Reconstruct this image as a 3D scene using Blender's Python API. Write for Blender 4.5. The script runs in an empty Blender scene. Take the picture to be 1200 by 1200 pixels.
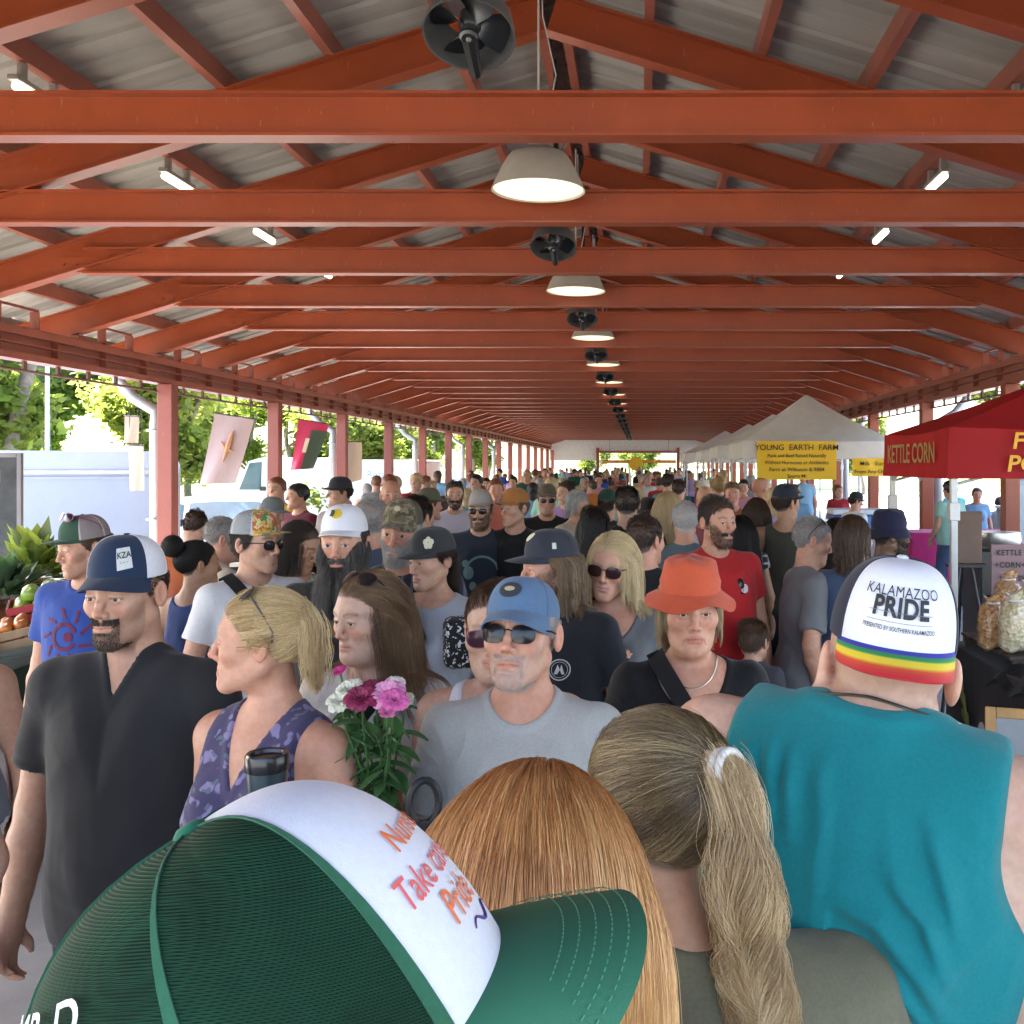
import bpy, bmesh, math, random, time
import numpy as np
from mathutils import Vector, Matrix
T0 = time.time()
scene = bpy.context.scene
COL = scene.collection
R = math.radians
F32 = np.float32
CHUNK = 30000
FPX, CX, CY, CAMZ = 1200.0, 750.0, 545.0, 1.95     # photo scale: focal length, vanishing point, camera height


def spot(px, py, y):
    """world point at depth y seen at photo pixel (px, py)"""
    return Vector(((px - CX) * y / FPX, y, CAMZ - (py - CY) * y / FPX))


# ------------------------------------------------------------------ objects
def tag(o, label=None, cat=None, group=None, kind=None):
    if label: o['label'] = label
    if cat: o['category'] = cat
    if group: o['group'] = group
    if kind: o['kind'] = kind
    return o


def empty(name, loc=(0, 0, 0), rz=0.0, label=None, cat=None, group=None, scale=1.0):
    o = bpy.data.objects.new(name, None)
    o.empty_display_size = 0.1
    COL.objects.link(o)
    o.location = loc
    o.rotation_euler = (0, 0, rz)
    o.scale = (scale,) * 3
    return tag(o, label, cat, group)


def mesh_np(name, V, Fq, smooth=True):
    """mesh from numpy vertex array and (n,4) or (n,3) face array or list of either"""
    me = bpy.data.meshes.new(name)
    V = np.asarray(V, F32)
    if isinstance(Fq, np.ndarray):
        Fl = [Fq]
    else:
        Fl = [np.asarray(f) for f in Fq if len(f)]
    me.vertices.add(len(V))
    me.vertices.foreach_set('co', V.ravel())
    nl = sum(f.size for f in Fl)
    npoly = sum(len(f) for f in Fl)
    me.loops.add(nl)
    me.loops.foreach_set('vertex_index', np.concatenate([f.ravel() for f in Fl]).astype(np.int32))
    me.polygons.add(npoly)
    tot = np.concatenate([np.full(len(f), f.shape[1], np.int32) for f in Fl])
    st = np.concatenate([[0], np.cumsum(tot)[:-1]]).astype(np.int32)
    me.polygons.foreach_set('loop_start', st)
    me.polygons.foreach_set('loop_total', tot)
    me.polygons.foreach_set('use_smooth', np.full(npoly, bool(smooth)))
    me.update(calc_edges=True)
    me.validate()
    return me


def add_obj(name, me, mat=None, parent=None):
    o = bpy.data.objects.new(name, me)
    COL.objects.link(o)
    if mat is not None:
        for m in (mat if isinstance(mat, (list, tuple)) else [mat]):
            me.materials.append(m)
    if parent is not None:
        o.parent = parent
    return o


def set_col(me, C, name='Col'):
    a = me.color_attributes.new(name, 'FLOAT_COLOR', 'POINT')
    C4 = np.ones((len(C), 4), F32)
    C4[:, :3] = C
    a.data.foreach_set('color', C4.ravel())


def copy_tree(o, parent=None):
    c = o.copy()
    COL.objects.link(c)
    if parent is not None:
        c.parent = parent
    for ch in list(o.children):
        copy_tree(ch, c)
    return c


class MB:
    """collects simple shapes, builds ONE mesh"""
    def __init__(s):
        s.v, s.q, s.t, s.n = [], [], [], 0
        s.mq, s.mt, s.mi = [], [], 0

    def add(s, V, Q=None, Tr=None):
        V = np.asarray(V, F32).reshape(-1, 3)
        s.v.append(V)
        if Q is not None and len(Q):
            s.q.append(np.asarray(Q) + s.n); s.mq += [s.mi] * len(Q)
        if Tr is not None and len(Tr):
            s.t.append(np.asarray(Tr) + s.n); s.mt += [s.mi] * len(Tr)
        s.n += len(V)
        return s

    def box(s, x0, x1, y0, y1, z0, z1, M=None):
        V = np.array([(x, y, z) for x in (x0, x1) for y in (y0, y1) for z in (z0, z1)], F32)
        if M is not None:
            M = np.array(M); V = V @ M[:3, :3].T + M[:3, 3]
        return s.add(V, [(0, 1, 3, 2), (4, 6, 7, 5), (0, 4, 5, 1), (2, 3, 7, 6), (0, 2, 6, 4), (1, 5, 7, 3)])

    def bbox(s, x0, x1, y0, y1, z0, z1, b=0.01, M=None):
        """box with chamfered edges"""
        c = np.array([(x0 + x1) / 2, (y0 + y1) / 2, (z0 + z1) / 2]); h = np.array([x1 - x0, y1 - y0, z1 - z0]) / 2
        bm = bmesh.new()
        bmesh.ops.create_cube(bm, size=2)
        for v in bm.verts: v.co = Vector(c + np.array(v.co) * h)
        bmesh.ops.bevel(bm, geom=bm.edges[:], offset=b, segments=2, affect='EDGES', profile=0.5)
        return s.addbm(bm, M)

    def addbm(s, bm, M=None):
        bm.verts.ensure_lookup_table()
        V = np.array([v.co for v in bm.verts], F32)
        if M is not None:
            M = np.array(M); V = V @ M[:3, :3].T + M[:3, 3]
        Q = [[v.index for v in f.verts] for f in bm.faces if len(f.verts) == 4]
        Tr = [[v.index for v in f.verts] for f in bm.faces if len(f.verts) == 3]
        for f in bm.faces:
            if len(f.verts) > 4:
                vi = [v.index for v in f.verts]
                Tr += [[vi[0], vi[i], vi[i + 1]] for i in range(1, len(vi) - 1)]
        bm.free()
        return s.add(V, Q, Tr)

    def tube(s, pts, r, n=8, cap=True, flat=None):
        """tube along a polyline; r scalar or per point; flat=(up vector, ratio) squashes"""
        P = np.asarray(pts, float); m = len(P)
        r = np.full(m, r) if np.isscalar(r) else np.asarray(r, float)
        Tn = np.gradient(P, axis=0); Tn /= np.linalg.norm(Tn, axis=1)[:, None] + 1e-12
        up = np.array((0, 0, 1.0)) if abs(Tn[0][2]) < .9 else np.array((1.0, 0, 0))
        V = []
        for i in range(m):
            a = np.cross(Tn[i], up); na = np.linalg.norm(a)
            if na < 1e-6: a = np.array((1.0, 0, 0)); na = 1
            a /= na; b = np.cross(a, Tn[i]); up = b
            th = np.arange(n) * 2 * math.pi / n
            V.append(P[i] + r[i] * (np.cos(th)[:, None] * a + np.sin(th)[:, None] * b))
        V = np.concatenate(V)
        Q = [(i * n + j, i * n + (j + 1) % n, (i + 1) * n + (j + 1) % n, (i + 1) * n + j) for i in range(m - 1) for j in range(n)]
        Tr = []
        if cap:
            k = len(V)
            V = np.concatenate([V, P[[0, -1]]])
            Tr = [(k, (j + 1) % n, j) for j in range(n)] + [(k + 1, (m - 1) * n + j, (m - 1) * n + (j + 1) % n) for j in range(n)]
        return s.add(V, Q, Tr)

    def grid(s, G, closed_u=False, closed_v=False):
        """G: (nu, nv, 3)"""
        G = np.asarray(G, F32); nu, nv = G.shape[:2]
        I = np.arange(nu * nv).reshape(nu, nv)
        if closed_u: I = np.concatenate([I, I[:1]], 0)
        if closed_v: I = np.concatenate([I, I[:, :1]], 1)
        Q = np.stack([I[:-1, :-1], I[1:, :-1], I[1:, 1:], I[:-1, 1:]], -1).reshape(-1, 4)
        return s.add(G.reshape(-1, 3), Q)

    def lathe(s, prof, n=24, M=None):
        """prof: list of (r, z)"""
        th = np.arange(n) * 2 * math.pi / n
        G = np.array([[(r * math.cos(t), r * math.sin(t), z) for (r, z) in prof] for t in th])
        if M is not None:
            M = np.array(M); G = G @ M[:3, :3].T + M[:3, 3]
        return s.grid(G, closed_u=True)

    def shell(s, G, t):
        """thick sheet from grid G with thickness t along its normals (closed)"""
        G = np.asarray(G, float); nu, nv = G.shape[:2]
        du = np.gradient(G, axis=0); dv = np.gradient(G, axis=1)
        N = np.cross(du, dv); N /= np.linalg.norm(N, axis=2)[..., None] + 1e-12
        H = G + N * t
        I = np.arange(nu * nv).reshape(nu, nv); J = I + nu * nv
        Q = [np.stack([I[:-1, :-1], I[:-1, 1:], I[1:, 1:], I[1:, :-1]], -1).reshape(-1, 4),
             np.stack([J[:-1, :-1], J[1:, :-1], J[1:, 1:], J[:-1, 1:]], -1).reshape(-1, 4)]
        for A, B, rev in ((I[0], J[0], 0), (I[-1], J[-1], 1), (I[:, 0], J[:, 0], 1), (I[:, -1], J[:, -1], 0)):
            q = np.stack([A[:-1], A[1:], B[1:], B[:-1]], -1)
            Q.append(q[:, ::-1] if rev else q)
        return s.add(np.concatenate([G.reshape(-1, 3), H.reshape(-1, 3)]), np.concatenate(Q))

    def text(s, body, size=0.1, M=None, extrude=0.0, bold=0.0, align='CENTER', fn=None, shear=0.0, space=1.0, xs=1.0):
        V, T3 = text_geo(body, size, extrude, bold, align, shear, space)
        V = V * np.array([xs, 1, 1])
        if fn is not None: V = fn(V)
        if M is not None:
            M = np.array(M); V = V @ M[:3, :3].T + M[:3, 3]
        return s.add(V, None, T3)

    def mesh(s, name, smooth=False):
        V = np.concatenate(s.v)
        fl = []; mi = []
        if s.q: fl.append(np.concatenate(s.q)); mi += s.mq
        if s.t: fl.append(np.concatenate(s.t)); mi += s.mt
        me = mesh_np(name, V, fl, smooth)
        if any(mi): me.polygons.foreach_set('material_index', np.array(mi, np.int32))
        return me

    def build(s, name, mat=None, parent=None, smooth=False):
        me = s.mesh(name, smooth)
        if smooth == 'auto' or smooth is True:
            try: me.set_sharp_from_angle(angle=R(40))
            except Exception: pass
        return add_obj(name, me, mat, parent)


_txt = {}
def text_geo(body, size, extrude, bold, align, shear, space):
    key = (body, extrude, bold, align, shear, space)
    if key not in _txt:
        cu = bpy.data.curves.new('lettering', 'FONT')
        cu.body = body; cu.size = 1.0; cu.align_x = align; cu.align_y = 'CENTER'
        cu.offset = bold; cu.extrude = extrude; cu.shear = shear; cu.space_character = space
        cu.resolution_u = 4
        ob = bpy.data.objects.new('lettering', cu)
        COL.objects.link(ob)
        dg = bpy.context.evaluated_depsgraph_get()
        me = ob.evaluated_get(dg).to_mesh()
        me.calc_loop_triangles()
        V = np.zeros(len(me.vertices) * 3, F32); me.vertices.foreach_get('co', V)
        T3 = np.zeros(len(me.loop_triangles) * 3, np.int32); me.loop_triangles.foreach_get('vertices', T3)
        ob.to_mesh_clear()
        bpy.data.objects.remove(ob); bpy.data.curves.remove(cu)
        _txt[key] = (V.reshape(-1, 3), T3.reshape(-1, 3))
    V, T3 = _txt[key]
    return V * size, T3


def frame(o, x, z=None, y=None):
    """4x4 with columns x-axis, and y or z hint"""
    x = Vector(x).normalized()
    if y is not None:
        y = Vector(y); z = x.cross(y).normalized(); y = z.cross(x)
    else:
        z = Vector(z); y = z.cross(x).normalized(); z = x.cross(y)
    M = Matrix.Identity(4)
    for i in range(3):
        M[i][0], M[i][1], M[i][2], M[i][3] = x[i], y[i], z[i], o[i]
    return M


# ------------------------------------------------------------------ materials
MATS = {}
class NT:
    def __init__(s, name):
        s.m = bpy.data.materials.new(name); s.m.use_nodes = True
        s.t = s.m.node_tree; s.t.nodes.clear()
        s.out = s.n('ShaderNodeOutputMaterial')
        s.b = s.n('ShaderNodeBsdfPrincipled')
        s.l(s.b.outputs[0], s.out.inputs[0])

    def n(s, ty, **kw):
        nd = s.t.nodes.new(ty)
        for k, v in kw.items():
            if k in nd.inputs.keys(): nd.inputs[k].default_value = v
            else: setattr(nd, k, v)
        return nd

    def l(s, a, b): s.t.links.new(a, b)

    def p(s, **kw):
        for k, v in kw.items(): s.b.inputs[k.replace('_', ' ')].default_value = v
        return s

    def noise(s, scale, detail=3, rough=.5, coord=None, vec_scale=None):
        tc = s.n('ShaderNodeTexCoord')
        src = tc.outputs[coord or 'Object']
        if vec_scale:
            mp = s.n('ShaderNodeMapping'); mp.inputs['Scale'].default_value = vec_scale
            s.l(src, mp.inputs[0]); src = mp.outputs[0]
        nz = s.n('ShaderNodeTexNoise', Scale=scale, Detail=detail, Roughness=rough)
        s.l(src, nz.inputs['Vector'])
        return nz

    def ramp(s, src, stops):
        cr = s.n('ShaderNodeValToRGB'); e = cr.color_ramp.elements
        while len(e) < len(stops): e.new(.5)
        for i, (p_, c) in enumerate(stops):
            e[i].position = p_; e[i].color = tuple(c) + (1,) if len(c) == 3 else c
        s.l(src, cr.inputs[0])
        return cr

    def bump(s, src, strength=.2, dist=.01):
        bp = s.n('ShaderNodeBump', Strength=strength, Distance=dist)
        s.l(src, bp.inputs['Height']); s.l(bp.outputs[0], s.b.inputs['Normal'])
        return bp


def c3(c): return tuple(c)[:3]
def mulc(c, f): return tuple(min(1, max(0, x * f)) for x in c[:3])


def plain(name, col, rough=.6, metal=0.0, var=.12, nscale=6.0, bump=0.0, bscale=60., spec=None, emit=None, estr=0, coat=0):
    """paint-like material with slight procedural variation"""
    key = ('plain', name)
    if key in MATS: return MATS[key]
    t = NT(name)
    nz = t.noise(nscale, 5, .6)
    cr = t.ramp(nz.outputs['Fac'], [(.3, mulc(col, 1 - var)), (.7, mulc(col, 1 + var))])
    t.l(cr.outputs[0], t.b.inputs['Base Color'])
    t.p(Roughness=rough, Metallic=metal)
    if spec is not None: t.b.inputs['Specular IOR Level'].default_value = spec
    if coat: t.b.inputs['Coat Weight'].default_value = coat
    if bump:
        nb = t.noise(bscale, 3, .6); t.bump(nb.outputs['Fac'], bump, .004)
    if emit:
        t.b.inputs['Emission Color'].default_value = tuple(emit) + (1,); t.b.inputs['Emission Strength'].default_value = estr
    MATS[key] = t.m
    return t.m


_cl = {}
def cloth(col, name='cloth_fabric', rough=.85, fold=.5, weave=.15, heather=.08, pattern=None, col2=None, pscale=30., hue=None):
    """woven cloth: heathered colour, broad soft creases, fine weave"""
    key = (name, tuple(round(c, 3) for c in col), fold, pattern, tuple(col2) if col2 else None, pscale)
    if key in _cl: return _cl[key]
    t = NT(name)
    nz = t.noise(220, 2, .6)
    lo = t.noise(5, 3, .5)
    cr = t.ramp(nz.outputs['Fac'], [(.3, mulc(col, 1 - heather)), (.7, mulc(col, 1 + heather))])
    outc = cr.outputs[0]
    if pattern:
        c2s = col2 if isinstance(col2[0], (tuple, list)) else [col2]
        for i, c2 in enumerate(c2s):
            if pattern == 'floral':
                tc = t.n('ShaderNodeTexCoord'); nn = t.noise(pscale * .7, 2, .5)
                mx = t.n('ShaderNodeMixRGB', blend_type='ADD'); mx.inputs[0].default_value = .08
                t.l(tc.outputs['Object'], mx.inputs[1]); t.l(nn.outputs['Color'], mx.inputs[2])
                vo = t.n('ShaderNodeTexVoronoi', Scale=pscale * (1 + .37 * i)); t.l(mx.outputs[0], vo.inputs['Vector'])
                f = t.ramp(vo.outputs['Distance'], [(.28 - .05 * i, (1, 1, 1)), (.36 - .05 * i, (0, 0, 0))])
            elif pattern == 'camo':
                nn = t.noise(pscale * (1 + .3 * i), 2, .55); tcm = nn.inputs['Vector'].links[0].from_node
                f = t.ramp(nn.outputs['Fac'], [(.5 + .03 * i, (0, 0, 0)), (.53 + .03 * i, (1, 1, 1))])
                mp = t.n('ShaderNodeMapping'); mp.inputs['Location'].default_value = (i * 3.1, i * 1.7, i)
                t.l(tcm.outputs['Object'], mp.inputs[0]); t.l(mp.outputs[0], nn.inputs['Vector'])
            elif pattern == 'stripe' or pattern == 'hstripe' or pattern == 'plaid':
                tc = t.n('ShaderNodeTexCoord'); sp = t.n('ShaderNodeSeparateXYZ'); t.l(tc.outputs['Object'], sp.inputs[0])
                ax = 'X' if pattern == 'stripe' else 'Z'
                def lines(a):
                    mm = t.n('ShaderNodeMath', operation='MULTIPLY'); mm.inputs[1].default_value = pscale; t.l(sp.outputs[a], mm.inputs[0])
                    sn = t.n('ShaderNodeMath', operation='SINE'); t.l(mm.outputs[0], sn.inputs[0])
                    return t.ramp(sn.outputs[0], [(.6, (0, 0, 0)), (.7, (1, 1, 1))])
                f = lines(ax)
                if pattern == 'plaid':
                    g = lines('X'); mm = t.n('ShaderNodeMixRGB', blend_type='LIGHTEN'); mm.inputs[0].default_value = 1
                    t.l(f.outputs[0], mm.inputs[1]); t.l(g.outputs[0], mm.inputs[2]); f = mm
            mix = t.n('ShaderNodeMixRGB'); t.l(f.outputs[0], mix.inputs[0]); t.l(outc, mix.inputs[1])
            mix.inputs[2].default_value = tuple(c2) + (1,); outc = mix.outputs[0]
    t.l(outc, t.b.inputs['Base Color'])
    t.p(Roughness=rough)
    t.b.inputs['Specular IOR Level'].default_value = .25
    t.b.inputs['Sheen Weight'].default_value = .12
    wv = t.noise(900, 1, .5)
    fo = t.noise(9, 2, .45, vec_scale=(1.3, 1.3, .45))
    b1 = t.n('ShaderNodeBump', Strength=fold, Distance=.02); t.l(fo.outputs['Fac'], b1.inputs['Height'])
    b2 = t.n('ShaderNodeBump', Strength=weave, Distance=.001); t.l(wv.outputs['Fac'], b2.inputs['Height'])
    t.l(b1.outputs[0], b2.inputs['Normal']); t.l(b2.outputs[0], t.b.inputs['Normal'])
    _cl[key] = t.m
    return t.m


def skin_mat():
    if 'skin' in MATS: return MATS['skin']
    t = NT('skin')
    at = t.n('ShaderNodeAttribute', attribute_name='Col')
    nz = t.noise(70, 4, .6)
    cr = t.ramp(nz.outputs['Fac'], [(.3, (.9, .86, .85)), (.7, (1.06, 1.08, 1.1))])
    mx = t.n('ShaderNodeMixRGB', blend_type='MULTIPLY'); mx.inputs[0].default_value = 1
    t.l(at.outputs['Color'], mx.inputs[1]); t.l(cr.outputs[0], mx.inputs[2])
    t.l(mx.outputs[0], t.b.inputs['Base Color'])
    t.p(Roughness=.52)
    t.b.inputs['Specular IOR Level'].default_value = .4
    t.b.inputs['Subsurface Weight'].default_value = .25
    t.b.inputs['Subsurface Radius'].default_value = (.014, .005, .0025)
    t.b.inputs['Subsurface Scale'].default_value = 1.0
    n2 = t.noise(420, 4, .65); t.bump(n2.outputs['Fac'], .25, .0018)
    MATS['skin'] = t.m
    return t.m


def hair_mat(cols, rough=.38):
    """cols: list of colours picked along the random value of each strand"""
    key = ('hair', tuple(map(tuple, cols)))
    if key in MATS: return MATS[key]
    t = NT('hair_strands')
    at = t.n('ShaderNodeAttribute', attribute_name='tint')
    st = [(i / max(1, len(cols) - 1), c) for i, c in enumerate(cols)]
    cr = t.ramp(at.outputs['Fac'], st)
    t.l(cr.outputs[0], t.b.inputs['Base Color'])
    t.p(Roughness=rough)
    t.b.inputs['Specular IOR Level'].default_value = .45
    t.b.inputs['Anisotropic'].default_value = .6
    MATS[key] = t.m
    return t.m


def vcol_mat(name, rough=.6, spec=.4, fold=0., coat=0):
    key = ('vcol', name)
    if key in MATS: return MATS[key]
    t = NT(name)
    at = t.n('ShaderNodeAttribute', attribute_name='Col')
    nz = t.noise(40, 4, .6)
    cr = t.ramp(nz.outputs['Fac'], [(.3, (.93, .93, .93)), (.7, (1.05, 1.05, 1.05))])
    mx = t.n('ShaderNodeMixRGB', blend_type='MULTIPLY'); mx.inputs[0].default_value = 1
    t.l(at.outputs['Color'], mx.inputs[1]); t.l(cr.outputs[0], mx.inputs[2])
    t.l(mx.outputs[0], t.b.inputs['Base Color'])
    t.p(Roughness=rough); t.b.inputs['Specular IOR Level'].default_value = spec
    if fold:
        f = t.noise(14, 3, .5); t.bump(f.outputs['Fac'], fold, .02)
    MATS[key] = t.m
    return t.m


# ------------------------------------------------------------------ signed distance fields -> one smooth surface
def smin(a, b, k):
    if k <= 0: return np.minimum(a, b)
    k = F32(k)
    h = np.maximum(k - np.abs(a - b), 0)
    return np.minimum(a, b) - h * h * (F32(.25) / k)


def smax(a, b, k): return -smin(-a, -b, k)


def cone(P, a, b, ra, rb):
    a = np.asarray(a, F32); b = np.asarray(b, F32); ba = b - a
    pa = P - a
    h = np.clip(pa @ ba / F32(ba @ ba + 1e-12), 0, 1)
    q = pa - h[:, None] * ba
    return np.sqrt(np.einsum('ij,ij->i', q, q)) - (ra + (rb - ra) * h).astype(F32)


def ell(P, c, r, M=None):
    p = P - np.asarray(c, F32)
    if M is not None: p = p @ np.asarray(M, F32)
    r = np.asarray(r, F32)
    a = p / r; b = a / r
    k0 = np.sqrt(np.einsum('ij,ij->i', a, a)); k1 = np.sqrt(np.einsum('ij,ij->i', b, b)) + F32(1e-6)
    return k0 * (k0 - 1) / k1


def flatcone(P, a, b, ra, rb, sy):
    """cone squashed along y by sy (<1 thinner), about the y of its axis"""
    a = np.array(a, F32); b = np.array(b, F32)
    Q = P.copy(); Q[:, 1] = Q[:, 1] / F32(sy)
    a[1] /= sy; b[1] /= sy
    return cone(Q, a, b, ra, rb) * F32(min(1, (1 + sy) / 2))


def axis_pts(lo, hi, fines, hf, hc, B=4):
    """grid coordinates: step hf within the fine intervals, hc elsewhere"""
    pts = [lo]; x = lo
    while x < hi:
        d = min([max(a - x, x - b, 0) for a, b in fines] or [9])
        h = min(hc, max(hf, hf + d * .35))
        x += h; pts.append(x)
    while (len(pts) - 1) % B: pts.append(pts[-1] + hc)
    return np.array(pts, F32)


def net(field, ax, B=4, slack=.004, newton=1, nmask=None):
    """surface nets over a sparse rectilinear grid; returns vertices, quads"""
    xs, ys, zs = ax
    nb = [(len(a) - 1) // B for a in ax]
    mid = [(a[B // 2::B])[:n] for a, n in zip(ax, nb)]
    sz = [(a[B::B] - a[:-1:B])[:n] / 2 for a, n in zip(ax, nb)]
    C = np.stack(np.meshgrid(*mid, indexing='ij'), -1).reshape(-1, 3).astype(F32)
    hd = np.sqrt(sum(np.meshgrid(*[s ** 2 for s in sz], indexing='ij')[i] for i in range(3))).reshape(-1)
    d = chunked(field, C)
    keep = (np.abs(d) < hd * 1.35 + slack).reshape(nb)
    sgn = np.where(d < 0, F32(-1), F32(1)).reshape(nb)
    val = np.ones([len(a) for a in ax], F32)
    rep = sgn
    for i in range(3): rep = np.repeat(rep, B, axis=i)
    val[:-1, :-1, :-1] = rep
    pm = np.zeros(val.shape, bool)
    kr = keep
    for i in range(3): kr = np.repeat(kr, B, axis=i)
    for dx in (0, 1):
        for dy in (0, 1):
            for dz in (0, 1):
                pm[dx:dx + kr.shape[0], dy:dy + kr.shape[1], dz:dz + kr.shape[2]] |= kr
    I = np.argwhere(pm)
    P = np.stack([xs[I[:, 0]], ys[I[:, 1]], zs[I[:, 2]]], -1).astype(F32)
    val[pm] = chunked(field, P)
    ins = val < 0
    cnt = np.zeros(kr.shape, np.uint8)
    X, Y, Z = kr.shape
    for dx in (0, 1):
        for dy in (0, 1):
            for dz in (0, 1):
                cnt += ins[dx:dx + X, dy:dy + Y, dz:dz + Z]
    act = (cnt > 0) & (cnt < 8) & kr
    A = np.argwhere(act)
    vid = np.full(act.shape, -1, np.int32); vid[act] = np.arange(len(A))
    acc = np.zeros((len(A), 3), F32); num = np.zeros(len(A), F32)
    axs = (xs, ys, zs)
    for a in range(3):
        o = [i for i in range(3) if i != a]
        for e1 in (0, 1):
            for e2 in (0, 1):
                i0 = A.copy(); i0[:, o[0]] += e1; i0[:, o[1]] += e2
                i1 = i0.copy(); i1[:, a] += 1
                v0 = val[i0[:, 0], i0[:, 1], i0[:, 2]]; v1 = val[i1[:, 0], i1[:, 1], i1[:, 2]]
                m = (v0 < 0) != (v1 < 0)
                t = np.where(m, v0 / np.where(m, v0 - v1, 1), 0)
                p = np.stack([axs[i][i0[:, i]] for i in range(3)], -1).astype(F32)
                p[:, a] += t * (axs[a][i1[:, a]] - axs[a][i0[:, a]])
                acc += p * m[:, None]; num += m
    V = acc / np.maximum(num, 1)[:, None]
    Q = []
    for a in range(3):
        b, c = (a + 1) % 3, (a + 2) % 3
        s0 = [slice(None)] * 3; s1 = [slice(None)] * 3
        s0[a] = slice(0, -1); s1[a] = slice(1, None)
        diff = ins[tuple(s0)] != ins[tuple(s1)]
        E = np.argwhere(diff)
        ok = (E[:, b] >= 1) & (E[:, c] >= 1) & (E[:, b] < act.shape[b]) & (E[:, c] < act.shape[c])
        E = E[ok]
        fl = ins[E[:, 0], E[:, 1], E[:, 2]]
        def cid(db, dc):
            J = E.copy(); J[:, b] += db; J[:, c] += dc
            return vid[J[:, 0], J[:, 1], J[:, 2]]
        q = np.stack([cid(-1, -1), cid(0, -1), cid(0, 0), cid(-1, 0)], -1)
        q[~fl] = q[~fl][:, ::-1]
        Q.append(q[(q >= 0).all(1)])
    Q = np.concatenate(Q)
    for _ in range(newton):
        e = F32(.0015)
        full = V.copy(); sel = np.arange(len(V)) if nmask is None else np.argwhere(nmask(V))[:, 0]
        V = full[sel]
        f0 = chunked(field, V)
        g = np.stack([chunked(field, V + np.eye(3, dtype=F32)[i] * e) - f0 for i in range(3)], -1) / e
        n2 = np.maximum((g * g).sum(1), .2)
        st = np.clip(f0 / n2, -.004, .004)
        full[sel] = V - g * st[:, None] * F32(.9)
        V = full
    return V, Q


def chunked(field, P, n=CHUNK):
    if len(P) <= n: return field(P).astype(F32)
    return np.concatenate([field(P[i:i + n]) for i in range(0, len(P), n)]).astype(F32)


def vnoise(P, s, seed=0):
    """cheap smooth pseudo-noise in about [-1, 1]"""
    rs = np.random.RandomState(seed)
    out = 0
    for i in range(4):
        k = rs.normal(size=3); k = k / np.linalg.norm(k) * s * (1 + .5 * i)
        k2 = rs.normal(size=3); k2 = k2 / np.linalg.norm(k2) * s * .7
        out = out + np.sin(P @ k.astype(F32) + 1.7 * np.sin(P @ k2.astype(F32) + rs.rand() * 6) + rs.rand() * 6) / (1 + .5 * i)
    return (out / 2.2).astype(F32)
# ------------------------------------------------------------------ people
def rotm(yaw=0, pitch=0, roll=0):
    """head rotation: yaw (+ turns the face to its own left), pitch (+ looks down), roll"""
    return np.array(Matrix.Rotation(R(yaw), 3, 'Z') @ Matrix.Rotation(R(pitch), 3, 'X') @ Matrix.Rotation(R(roll), 3, 'Y'), F32)


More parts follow.
